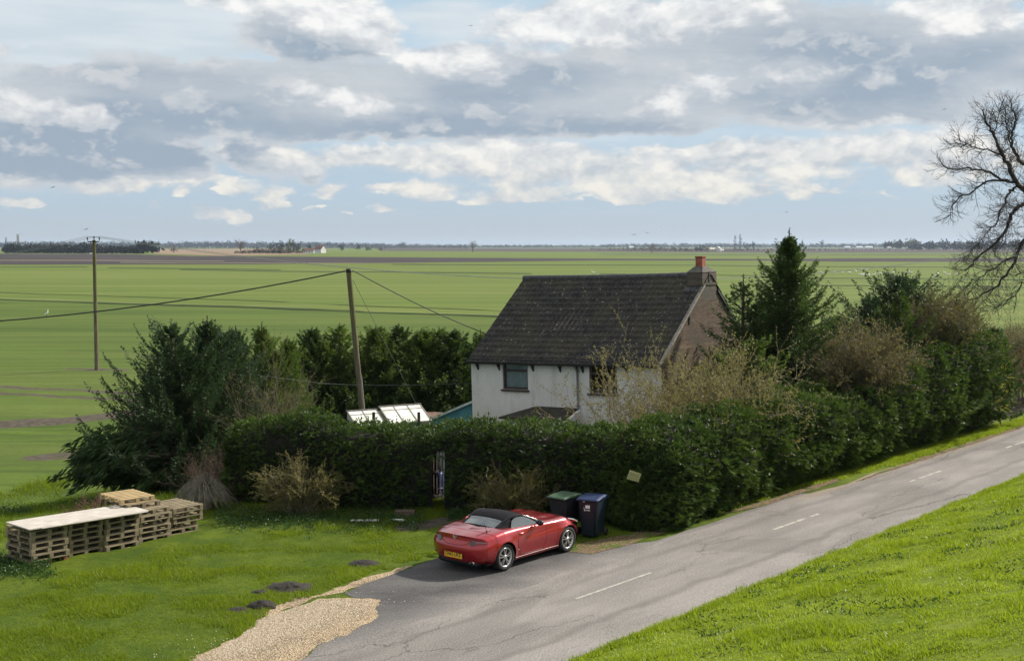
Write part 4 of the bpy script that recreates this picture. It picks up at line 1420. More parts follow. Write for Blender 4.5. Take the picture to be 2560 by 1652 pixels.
def build_car():
    RED = material('red_paint', red_paint)
    BLK = plain('car_black', (.010, .010, .013), .45, 0, .2)
    FAB = plain('soft_top_cloth', (.005, .005, .008), .9, 0, .25, 30.0, spec=.2, bmp=.3)
    RUB = plain('tyre_rubber', (.016, .016, .017), .75, 0, .3)
    ALU = plain('alloy', (.58, .58, .60), .28, .9, .08)
    GUN = plain('gunmetal', (.015, .015, .017), .5, .3, .1)
    CHR = plain('chrome', (.75, .75, .76), .12, 1.0, .05)
    org = Vector((-.82, 29.74, .012))
    car = thing('sports_car', 'red two seat sports car with black soft top parked by the bins', 'car', org, (0, 0, radians(50.3)))
    car.scale = (1.03, 1.03, 1.03)
    WB, RW, YW = 2.31, .306, .76
    # lengthwise control stations: x, half width at sill, widest half width, height of widest, shoulder half width, shoulder height, centre height, bottom
    C = np.array([
        # x     ys    ym    zm    yh    zh    zc    zb
        [-.82, .60, .815, .50, .65, .805, .832, .24],
        [-.62, .69, .845, .53, .68, .828, .860, .21],
        [-.35, .76, .870, .57, .70, .862, .888, .18],
        [.00, .79, .880, .59, .70, .890, .893, .17],
        [.35, .80, .878, .60, .71, .895, .885, .17],
        [.75, .81, .850, .56, .73, .868, .868, .17],
        [1.20, .81, .840, .53, .74, .850, .852, .17],
        [1.65, .81, .848, .53, .73, .838, .876, .17],
        [2.00, .80, .862, .55, .71, .838, .866, .17],
        [2.31, .79, .870, .57, .68, .842, .845, .17],
        [2.60, .74, .862, .55, .64, .800, .790, .18],
        [2.90, .66, .82, .50, .54, .700, .705, .20],
        [3.13, .50, .70, .45, .42, .590, .600, .22]])
    X = np.unique(np.concatenate([np.linspace(-.82, 3.13, 130), np.linspace(-.42, .42, 50), np.linspace(WB - .42, WB + .42, 50)]))
    ctl = np.stack([np.interp(X, C[:, 0], C[:, k]) for k in range(8)], -1)
    for k in range(1, 8):                                        # soften the kinks between stations
        for _ in range(10):
            ctl[1:-1, k] = ctl[1:-1, k] * .5 + (ctl[:-2, k] + ctl[2:, k]) * .25

    def xrear(z):
        return np.interp(z, [.2, .30, .42, .55, .62, .66, .72, .80, .86, .90, .95], [.13, .06, .02, .0, .015, .05, .085, .075, .055, .075, .09])

    def xfront(z):
        return -np.interp(z, [.2, .35, .5, .6, .75, .9], [.06, .0, .02, .1, .25, .4])

    # cross-section: side rows bottom to shoulder, then deck rows shoulder to centre
    tside = np.linspace(0, 1, 20)
    tdeck = np.linspace(0, 1, 14)[1:]

    def section(c):
        x, ys, ym, zm, yh, zh, zc, zb = c
        q = np.array([[ys, zb], [ym * .965, zb + (zm - zb) * .35], [ym, zm], [ym * .985, zm + (zh - zm) * .45], [ym * .5 + yh * .5 + .012, zh - .035], [yh, zh]])
        # smooth curve through q
        n = len(q)
        t = np.linspace(0, n - 1, len(tside))
        out = []
        for a in t:
            i = min(int(a), n - 2)
            f = a - i
            p0, p1, p2, p3 = q[max(i - 1, 0)], q[i], q[i + 1], q[min(i + 2, n - 1)]
            out.append(.5 * ((2 * p1) + (-p0 + p2) * f + (2 * p0 - 5 * p1 + 4 * p2 - p3) * f * f + (-p0 + 3 * p1 - 3 * p2 + p3) * f ** 3))
        side = np.array(out)
        y = yh * (1 - tdeck)
        dip = 0.0
        z = zh + (zc - zh) * (1 - (1 - tdeck) ** 2) + .012 * np.sin(pi * tdeck)
        if x > 1.55:
            z = z - .022 * np.exp(-((tdeck - .30) / .13) ** 2) * min(1, (x - 1.55) / .3)
        return np.concatenate([side, np.stack([y, z], -1)])
    secs = np.array([section(c) for c in ctl])                   # (nX, nP, 2)
    nX, nP = secs.shape[:2]
    nS = len(tside)
    XX = np.repeat(X[:, None], nP, 1)
    yy, zz = secs[..., 0].copy(), secs[..., 1].copy()
    # plan curvature of the two ends fades in along the car
    swr = .27 * (yy / .86) ** 3
    swf = -.42 * (yy / .86) ** 2.4
    wr = np.clip(1 - (X + .82) / .85, 0, 1) ** 1.5
    wf = np.clip(1 - (3.13 - X) / .9, 0, 1) ** 1.5
    XX = XX + (xrear(zz) + swr) * wr[:, None] + (xfront(zz) + swf) * wf[:, None]
    # door scallop: light catching crease along the flank
    crease = .016 * np.exp(-((zz - (.66 + .05 * (X[:, None] - 1.2))) / .05) ** 2) * np.exp(-((X[:, None] - 1.25) / .75) ** 2) * (np.arange(nP) < nS)[None]
    yy -= crease
    # open the wheel arches
    RA = .352
    arch = np.zeros((nX, nP), bool)
    for xw in (0.0, WB):
        d = np.hypot(XX - xw, zz - RW)
        arch |= (d < RA) & (np.arange(nP)[None] < nS) & (np.abs(XX - xw) < .5)
        flare = .020 * np.exp(-((d - RA) / .06) ** 2) * (np.arange(nP)[None] < nS)
        yy += np.where(d >= RA, flare, .02)
    # pull vertices just inside the arch on to its rim
    XS, ZS = XX.copy(), zz.copy()
    for xw in (0.0, WB):
        d = np.hypot(XX - xw, zz - RW)
        near = (d < RA) & (d > RA - .055) & (np.arange(nP)[None] < nS)
        XS = np.where(near, xw + (XX - xw) / np.maximum(d, 1e-6) * RA, XS)
        ZS = np.where(near, RW + (zz - RW) / np.maximum(d, 1e-6) * RA, ZS)
    V = []
    for sgn in (1, -1):
        V.append(np.stack([XS, sgn * yy, ZS], -1).reshape(-1, 3))
    V = np.concatenate(V)
    idx = np.arange(nX * nP).reshape(nX, nP)
    faces = []
    dd = np.minimum(np.hypot(XX, zz - RW), np.hypot(XX - WB, zz - RW))
    inside = (dd < RA - .055) & (np.arange(nP)[None] < nS) & arch
    cockpit = lambda i, j: j >= nS + 1 and .12 < X[i] < 1.24
    for i in range(nX - 1):
        for j in range(nP - 1):
            ks = [(i, j), (i + 1, j), (i + 1, j + 1), (i, j + 1)]
            if any(inside[a] for a in ks) or sum(arch[a] for a in ks) >= 4:
                continue
            if cockpit(i, j):
                continue
            a = [idx[k] for k in ks]
            faces.append(a)
            faces.append([k + nX * nP for k in a[::-1]])
    V = list(map(tuple, V))
    # end caps, rear (i=0) and front (i=last)
    for i, flip in ((0, False), (nX - 1, True)):
        nc = 33
        sgrid = np.linspace(-1, 1, nc)
        deckz = np.interp(np.abs(sgrid), (yy[i, nS - 1:][::-1] / yy[i, nS - 1]), ZS[i, nS - 1:][::-1])
        rows = []
        for r in range(nS):
            row = []
            for s_ in sgrid:
                y = s_ * yy[i, r]
                z = ZS[i, r] + (deckz[np.argmin(abs(sgrid - s_))] - ZS[i, nS - 1]) * (r / (nS - 1)) ** 3
                if flip:
                    x = X[i] + xfront(z) - .42 * (abs(y) / .86) ** 2.4
                else:
                    x = X[i] + xrear(z) + .27 * (abs(y) / .86) ** 3
                    if z > .28 and z < .46:
                        x += .022 * max(0, 1 - (abs(y) / .34) ** 6)      # plate recess
                V.append((x, y, z))
                row.append(len(V) - 1)
            rows.append(row)
        for r in range(nS - 1):
            for c in range(nc - 1):
                f = [rows[r][c], rows[r][c + 1], rows[r + 1][c + 1], rows[r + 1][c]]
                faces.append(f if flip else f[::-1])
    mb = MB()
    mb.v = [Vector(p) for p in V]
    mb.f = faces
    mb.sm = [True] * len(faces)
    me = mb.mesh('body', RED)
    bm = bmesh.new()
    bm.from_mesh(me)
    bmesh.ops.remove_doubles(bm, verts=bm.verts, dist=.0012)
    bm.normal_update()
    bmesh.ops.recalc_face_normals(bm, faces=bm.faces)
    bm.to_mesh(me)
    bm.free()
    body = link('body', me, car)

    def side_pt(x, z, sgn, out=0.0):
        """a point on the flank at length x and height z"""
        i = int(np.argmin(abs(X - x)))
        y = np.interp(z, ZS[i, :nS], yy[i, :nS])
        return Vector((XX[i, int(np.argmin(abs(ZS[i, :nS] - z)))] if x < -.1 or x > 2.3 else x, sgn * (y + out), z))

    def strip(pts, w, sgn, nm, mat, par, out=.003):
        m_ = MB()
        m_.tube([side_pt(x, z, sgn, out) for x, z in pts], w, 5)
        return m_.obj(nm, mat, par)
    # doors: shut lines and handle
    for sgn in (1, -1):
        dl = [(.66, .84), (.60, .70), (.62, .50), (.74, .30), (.95, .26), (1.5, .25), (1.72, .28), (1.80, .50), (1.83, .70), (1.80, .82)]
        dl = [(.42 + (x - .60) * .90, z) for x, z in dl]
        pts = []
        for a, b in zip(dl[:-1], dl[1:]):
            for t in np.linspace(0, 1, 6)[:-1]:
                pts.append((a[0] + (b[0] - a[0]) * t, a[1] + (b[1] - a[1]) * t))
        d_ = strip(pts, .0055, sgn, 'door', plain('shut_line', (.05, .004, .008), .5), car, -.001)
        h = MB()
        for t in np.linspace(0, 1, 5):
            pass
        h.tube([side_pt(.50, .755, sgn, .012), side_pt(.57, .757, sgn, .028), side_pt(.66, .757, sgn, .012)], .013, 6)
        h.obj('handle', RED, d_)
        sk = MB()
        p = [side_pt(x, .215, sgn, .004) for x in np.linspace(.36, 1.95, 14)]
        sk.tube(p, .020, 6)
        sk.obj('sill_skirt', plain('dark_red', (.09, .006, .010), .5), car)
        MB().box(side_pt(.46, .40, sgn, .004), (.055, .006, .018)).obj('side_marker', CHR, car)
        # mirror
        mm = MB()
        M = Matrix.Translation((1.12, sgn * .93, .915)) @ Matrix.Diagonal((.075, .11, .068, 1))
        vs, fs = [], []
        for a in range(9):
            for b in range(14):
                th, ph = pi * a / 8, 2 * pi * b / 14
                vs.append((sin(th) * cos(ph) * (1.25 if cos(ph) > 0 else .7), sin(th) * sin(ph), cos(th)))
        for a in range(8):
            for b in range(14):
                fs.append((a * 14 + b, a * 14 + (b + 1) % 14, (a + 1) * 14 + (b + 1) % 14, (a + 1) * 14 + b))
        mm.add(vs, fs, True, M)
        mm.tube([(1.18, sgn * .80, .86), (1.14, sgn * .88, .89)], .022, 6)
        mm.obj('door_mirror', BLK, car)

    # wheels
    def lathe_y(prof, sides, xw, sgn):
        return Matrix.Translation((xw, sgn * YW, RW)) @ Matrix.Rotation(-sgn * pi / 2, 4, 'X')
    for xw in (0.0, WB):
        for sgn in (1, -1):
            M = lathe_y(None, 0, xw, sgn)
            wheel = link('wheel', None, car)
            t = MB().lathe([(.215, -.09), (.25, -.105), (.292, -.10), (.306, -.075), (.3065, 0), (.306, .075), (.292, .10), (.25, .105), (.222, .092)], 40, M)
            tyre = t.mesh('tyre', RUB)
            wheel.data = None
            bpy.data.objects.remove(wheel)
            wheel = link('wheel', tyre, car)
            r = MB().lathe([(.206, -.08), (.222, -.09), (.222, .092), (.213, .096), (.196, .088), (.193, .02), (.200, -.06)], 40, M)
            for k in range(5):
                for o_ in (-1, 1):
                    a0, a1 = 2 * pi * k / 5 + o_ * .10 + .3, 2 * pi * k / 5 + o_ * .21 + .3
                    p0 = Vector((.045 * cos(a0), .045 * sin(a0), .082))
                    p1 = Vector((.196 * cos(a1), .196 * sin(a1), .086))
                    d = (p1 - p0).normalized()
                    s_ = d.cross(Vector((0, 0, 1))) * .0115
                    r.prism([p0 + s_, p1 + s_ * .9, p1 - s_ * .9, p0 - s_], (0, 0, -.025), M)
            r.lathe([(.0, .092), (.03, .092), (.055, .084), (.055, .05), (0, .05)], 20, M)
            r.obj('rim', ALU, wheel)
            b = MB().lathe([(.0, .045), (.145, .045), (.15, .03), (.0, .03)], 28, M)
            b.lathe([(.0, -.02), (.195, -.02), (.195, -.05), (.0, -.05)], 28, M)
            b.obj('brake_disc', GUN, wheel)
            # dark liner of the arch
    ln = MB()
    for xw in (0.0, WB):
        for sgn in (1, -1):
            vs, fs = [], []
            for a in np.linspace(-.25, pi + .25, 24):
                for yv in (.48, .84):
                    vs.append((xw + (RA + .004) * cos(a), sgn * yv, RW + (RA + .004) * sin(a)))
            for k in range(23):
                fs.append((2 * k, 2 * k + 1, 2 * k + 3, 2 * k + 2))
            ln.add(vs, fs, True)
            ln.box((xw, sgn * .46, .42), (.74, .02, .46))
    ln.box((1.15, 0, .20), (3.3, 1.46, .03))
    ln.box((1.15, 0, .30), (1.55, 1.5, .22))
    ln.obj('underbody', BLK, car)
    lp = MB()
    lp.prism([(-.66, -.62, .20), (-.66, .62, .20), (-.60, .55, .13), (-.60, -.55, .13)], (.25, 0, .03))
    lp.box((-.60, 0, .25), (.14, 1.16, .12))
    lp.obj('diffuser', BLK, car)
    for yv in (-.36, -.47):
        MB().lathe([(.030, 0), (.036, 0), (.036, .09), (.030, .09), (.028, .01)], 16, Matrix.Translation((-.70, yv, .235)) @ Matrix.Rotation(pi / 2, 4, 'Y')).obj('exhaust_pipe', CHR, car)

    def rear_pt(y, z, out=.004):
        return Vector((-.82 + xrear(z) + .27 * (abs(y) / .86) ** 3 - out, y, z))
    # tail lamps: a round inner lamp and a bar that runs out to the flank
    LAMP = material('lamp_red', lambda g: bsdf(g, (.16, .004, .010), .12, 0, .6, None, .6))
    LAMPD = material('lamp_dark', lambda g: bsdf(g, (.05, .012, .016), .15, 0, .6, None, .6))
    for sgn in (1, -1):
        tl = MB()
        ring = []
        cy_, cz_ = .50, .700
        for k in range(22):
            a = 2 * pi * k / 22
            ring.append(rear_pt(sgn * (cy_ + .075 * cos(a)), cz_ + .062 * sin(a), .012))
        tl.add([rear_pt(sgn * cy_, cz_, .030)] + ring, [(0, 1 + k, 1 + (k + 1) % 22) for k in range(22)], True)
        lamp = tl.obj('tail_light', LAMPD, car)
        bar = MB()
        top, bot = [], []
        for t in np.linspace(0, 1, 9):
            y = .53 + .25 * t
            top.append(rear_pt(sgn * y, .748 - .010 * t, .012))
            bot.append(rear_pt(sgn * y, .665 + .025 * t, .012))
        vs = top + bot
        bar.add(vs, [(k, k + 1, 10 + k, 9 + k) for k in range(8)], True)
        bar.obj('lamp_bar', LAMP, lamp)
        strip_ = MB().tube([rear_pt(sgn * (.57 + .2 * t), .716 - .004 * t, .018) for t in np.linspace(0, 1, 6)], .010, 5)
        strip_.obj('lamp_strip', plain('lamp_pale', (.42, .22, .22), .2), lamp)
    # boot lid shut line, badges, plate
    bl = MB()
    pts = [rear_pt(y, .625 + .10 * (abs(y) / .43) ** 4, .003) for y in np.linspace(-.43, .43, 25)]
    bl.tube(pts, .005, 5)

    def deck_z(x, y):
        i = int(np.argmin(abs(X - x)))
        yd, zd = yy[i, nS - 1:][::-1], ZS[i, nS - 1:][::-1]
        return float(np.interp(abs(y), yd, zd))
    for sgn in (1, -1):
        bl.tube([(x, sgn * (.50 + .10 * (x + .6)), deck_z(x, .5) + .001) for x in np.linspace(-.60, -.16, 10)], .005, 5)
    bl.obj('boot_lid', plain('shut_line', (.05, .004, .008), .5), car)
    em = MB()
    M = Matrix.Translation(rear_pt(0, .795, .010)) @ Matrix.Rotation(pi / 2, 4, 'Z') @ Matrix.Rotation(pi / 2, 4, 'X')
    vs, fs = [], []
    for k in range(24):
        a = 2 * pi * k / 24
        for rr in (1.0, .8):
            vs.append((.062 * rr * cos(a), .046 * rr * sin(a), 0))
            vs.append((.062 * rr * cos(a), .046 * rr * sin(a), .006))
    for k in range(24):
        b0, b1 = 4 * k, 4 * ((k + 1) % 24)
        fs += [(b0 + 1, b1 + 1, b1 + 3, b0 + 3), (b0, b1, b1 + 1, b0 + 1), (b0 + 2, b0 + 3, b1 + 3, b1 + 2)]
    em.add(vs, fs, False, M)
    em.tube([M @ Vector(p) for p in ((-.052, .022, .003), (-.018, -.012, .003), (0, .004, .003), (.018, -.012, .003), (.052, .022, .003))], .006, 5)
    em.obj('emblem', CHR, car)

    def text(name, body_, size, loc, mat, par, thick=.002, cx=True):
        cu = bpy.data.curves.new(name, 'FONT')
        cu.body = body_
        cu.size = size
        cu.extrude = thick
        cu.align_x = 'CENTER'
        cu.align_y = 'CENTER'
        tmp = bpy.data.objects.new(name, cu)
        COL.objects.link(tmp)
        bpy.context.view_layer.update()
        me_ = bpy.data.meshes.new_from_object(tmp.evaluated_get(bpy.context.evaluated_depsgraph_get()))
        bpy.data.objects.remove(tmp)
        me_.materials.clear()
        me_.materials.append(mat)
        o = link(name, me_, par, loc)
        # upright, facing the rear of the car (-x)
        o.rotation_euler = (pi / 2, 0, -pi / 2)
        return o
    text('badge', 'MAZDA', .042, rear_pt(.40, .68, .006) + Vector((-.012, 0, 0)), CHR, car)
    text('badge', 'MX-5', .046, rear_pt(-.375, .68, .006) + Vector((-.012, 0, 0)), CHR, car)
    pl = MB().box((-.815, 0, .385), (.012, .525, .118)).obj('number_plate', plain('plate_yellow', (.80, .46, .03), .5, 0, .06), car, .004)
    text('plate_lettering', 'CN65 UKZ', .118, (-.825, 0, .403), plain('plate_ink', (.012, .012, .012), .6), pl, .0015).scale = (.84, 1, 1)
    rf = MB()
    for sgn in (1, -1):
        rf.box(rear_pt(sgn * .66, .36, .0), (.02, .09, .022))
    rf.obj('reflector', LAMP, car)
    # soft top with side glass
    xs_ = np.linspace(-.06, 1.36, 60)
    crown = np.interp(xs_, [-.06, .10, .30, .50, .70, .90, 1.10, 1.25, 1.36], [.875, .940, 1.022, 1.086, 1.126, 1.142, 1.138, 1.124, 1.100])
    for _ in range(3):
        crown[1:-1] = crown[1:-1] * .5 + (crown[:-2] + crown[2:]) * .25
    yb = np.interp(xs_, [-.06, .2, .6, 1.36], [.56, .66, .70, .735])
    zb_ = np.interp(xs_, [-.06, .2, .6, 1.36], [.880, .880, .868, .850])
    yt = np.interp(xs_, [-.06, .1, .3, .6, .9, 1.36], [.52, .52, .53, .54, .555, .56])
    nq = 24
    V, ok = [], {}
    for i, x in enumerate(xs_):
        zt = crown[i] - .032
        zt = max(zt, zb_[i] + .004)
        for j in range(nq):
            t = j / (nq - 1)
            if t < .5:
                f = t / .5
                y = yb[i] + (yt[i] - yb[i]) * f ** 1.25
                z = zb_[i] + (zt - zb_[i]) * f
            else:
                f = (t - .5) / .5
                y = yt[i] * (1 - f)
                z = zt + (crown[i] - zt) * (1 - (1 - f) ** 2.2)
            V.append((x, y, z))
    squeeze = lambda x: x if x < .25 else .25 + (x - .25) * .61
    V = [(squeeze(x), y, z) for x, y, z in V]
    n1 = len(V)
    V2 = V + [(x, -y, z) for x, y, z in V]
    fab, gl = [], []

    def is_side_glass(i, j):
        x = xs_[i]
        t = (j + .5) / (nq - 1)
        return x > .50 + .16 * t * 2 and t < .44 and t > .0

    def is_rear_glass(i, j):
        x = xs_[i]
        t = (j + .5) / (nq - 1)
        return .04 < x < .36 and t > .56
    for i in range(len(xs_) - 1):
        for j in range(nq - 1):
            a = [i * nq + j, (i + 1) * nq + j, (i + 1) * nq + j + 1, i * nq + j + 1]
            dst = fab
            if is_side_glass(i, j):
                dst = None
            elif is_rear_glass(i, j):
                dst = gl
            if dst is not None:
                dst.append(a)
                dst.append([k + n1 for k in a[::-1]])
    hood = MB()
    hood.v = [Vector(p) for p in V2]
    hood.f = fab
    hood.sm = [True] * len(fab)
    top = hood.obj('soft_top', FAB, car)
    seam = MB()
    for sgn in (1, -1):
        i0 = int(np.argmin(abs(xs_ - .44)))
        seam.tube([Vector((V[i * nq + 12][0], sgn * V[i * nq + 12][1], V[i * nq + 12][2] + .003)) for i in range(8, 58)], .007, 5)
    seam.obj('roof_seam', plain('seam_cloth', (.018, .018, .024), .8), top)
    rg = MB()
    rg.v = [Vector(p) for p in V2]
    rg.f = gl
    rg.sm = [True] * len(gl)
    rg.obj('rear_window', CARGLASS, car)
    # door glass and windscreen
    for sgn in (1, -1):
        w = MB()
        bot = [Vector((x, sgn * (.735), .855)) for x in np.linspace(.36, 1.34, 10)]
        topz = lambda x: np.interp(x, [.34, .42, .52, .68, .90, 1.34], [.88, 1.00, 1.060, 1.074, 1.056, .870])
        tp = []
        for x in np.linspace(.36, 1.34, 10):
            z = float(topz(x))
            f = (z - .855) / .31
            tp.append(Vector((x + .0, sgn * (.735 - .175 * f), z)))
        w.add(bot + tp, [(k, k + 1, 11 + k, 10 + k) for k in range(9)], True)
        w.obj('side_window', CARGLASS, car)
        ap = MB().tube([(1.38, sgn * .735, .855), (1.15, sgn * .66, .965), (.93, sgn * .565, 1.062)], [.035, .03, .026], 8)
        ap.obj('windscreen_pillar', BLK, car)
        MB().tube([(1.39, sgn * .755, .88), (1.16, sgn * .68, .985), (.95, sgn * .582, 1.076)], .009, 5).obj('pillar_trim', CHR, car)
    ws = MB()
    vs = []
    for t in np.linspace(0, 1, 6):
        for s_ in np.linspace(-1, 1, 13):
            yv = (.715 - .165 * t) * s_
            vs.append((1.41 - .48 * t + .13 * (1 - s_ * s_) * (1 - .4 * t), yv, .865 + .225 * t + .02 * (1 - s_ * s_) * t))
    ws.add(vs, [(a * 13 + b, a * 13 + b + 1, (a + 1) * 13 + b + 1, (a + 1) * 13 + b) for a in range(5) for b in range(12)], True)
    ws.obj('windscreen', CARGLASS, car)
    hd = MB().tube([(.93 + .06 * (1 - s_ * s_),   .555 * s_, 1.058 + .02 * (1 - s_ * s_)) for s_ in np.linspace(-1, 1, 11)], .026, 8)
    hd.obj('windscreen_header', BLK, car)
    cab = MB()
    cab.box((.70, 0, .72), (1.10, 1.36, .16))
    for sgn in (1, -1):
        cab.box((.38, sgn * .36, .86), (.14, .46, .26), None, .8)
        cab.box((.37, sgn * .36, .98), (.09, .22, .08), None, .8)
    cab.obj('seats', BLK, car)
    wl = MB()
    M = Matrix.Translation((.95, -.36, .86)) @ Matrix.Rotation(radians(68), 4, 'Y')
    wl.tube([M @ Vector((.17 * cos(a), .17 * sin(a), 0)) for a in np.linspace(0, 2 * pi, 25)], .016, 6)
    wl.obj('steering_wheel', BLK, car)
    an = MB().tube([(-.30, -.55, .905), (-.40, -.55, 1.10)], .005, 5).lathe([(.0, 0), (.018, 0), (.012, .03), (0, .03)], 10, Matrix.Translation((-.30, -.55, .895)))
    an.obj('aerial', BLK, car)
    hl = MB()
    for sgn in (1, -1):
        i = int(np.argmin(abs(X - 2.85)))
        p = Vector((2.80, sgn * .62, .66))
        hl.box(p, (.16, .20, .035), Matrix.Translation(p) @ Matrix.Rotation(radians(28), 4, 'Y') @ Matrix.Translation(-p))
        o = hl.obj('headlight', CHR, car, .01)
        hl = MB()
    return car


build_car()

# ------------------------------------------------------------------ plants
def cards(Pt, D, L, W, droop=0.0, twist=1.0, mid=.42):
    """kite shaped leaves or sprays: base Pt, direction D, length L, width W; returns verts, quads"""
    n = len(Pt)
    R = unit(rng.normal(size=(n, 3)) * twist + np.array([0, 0, 1e-3]))
    S = unit(np.cross(D, R))
    L = np.broadcast_to(L, (n,))[:, None]
    W = np.broadcast_to(W, (n,))[:, None]
    dz = np.array([0, 0, -1.0]) * L * droop
    a = Pt
    b = Pt + D * L * mid + S * W / 2 + dz * .3
    c = Pt + D * L + dz
    d = Pt + D * L * mid - S * W / 2 + dz * .3
    V = np.stack([a, b, c, d], 1).reshape(-1, 3)
    Fq = np.arange(4 * n).reshape(n, 4)
    return V, Fq


def tubes_np(lines, sides=3):
    """thin tapering stems: lines = [(points (k,3), r0, r1)]"""
    Vs, Fs, off = [], [], 0
    ang = np.arange(sides) * 2 * pi / sides
    for pts, r0, r1 in lines:
        pts = np.asarray(pts, float)
        k = len(pts)
        T = unit(np.gradient(pts, axis=0))
        A = unit(np.cross(T, np.array([.31, .17, .93])))
        B = np.cross(T, A)
        r = np.linspace(r0, r1, k)[:, None, None]
        ring = pts[:, None] + r * (A[:, None] * np.cos(ang)[None, :, None] + B[:, None] * np.sin(ang)[None, :, None])
        Vs.append(ring.reshape(-1, 3))
        i = np.arange(k * sides).reshape(k, sides) + off
        j = np.roll(i, -1, 1)
        Fs.append(np.stack([i[:-1], j[:-1], j[1:], i[1:]], -1).reshape(-1, 4))
        off += k * sides
    return np.concatenate(Vs), np.concatenate(Fs)


CON_M = leafmat('cypress_green', (.020, .040, .013), (.070, .118, .026), .30)
CONY_M = leafmat('cypress_fresh', (.030, .060, .014), (.120, .180, .032), .36)
CONB_M = leafmat('cypress_blue', (.016, .036, .018), (.056, .100, .036), .28)
HEDGE_M = leafmat('hedge_green', (.018, .040, .012), (.090, .145, .024), .28)
IVY_M = leafmat('ivy_green', (.010, .024, .008), (.050, .085, .020), .2, .35)
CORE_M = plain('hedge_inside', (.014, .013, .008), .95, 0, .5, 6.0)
TRUNK_M = plain('bark', (.075, .055, .042), .9, 0, .4, 12.0, bmp=.6)
DEADTW_M = plain('dead_twig', (.115, .080, .055), .9, 0, .4, 9.0)
CATKIN_M = leafmat('catkin_yellow', (.115, .105, .042), (.29, .26, .095), .35)
BUD_M = leafmat('bud_brown', (.085, .066, .030), (.21, .18, .055), .35, c3=(.32, .32, .06))
OLIVE_M = leafmat('olive_bud', (.07, .065, .020), (.20, .18, .05), .35)
BARKY_M = plain('pale_bark', (.20, .165, .11), .85, 0, .35, 9.0)
BARKG_M = plain('grey_bark', (.115, .095, .075), .9, 0, .35, 9.0)


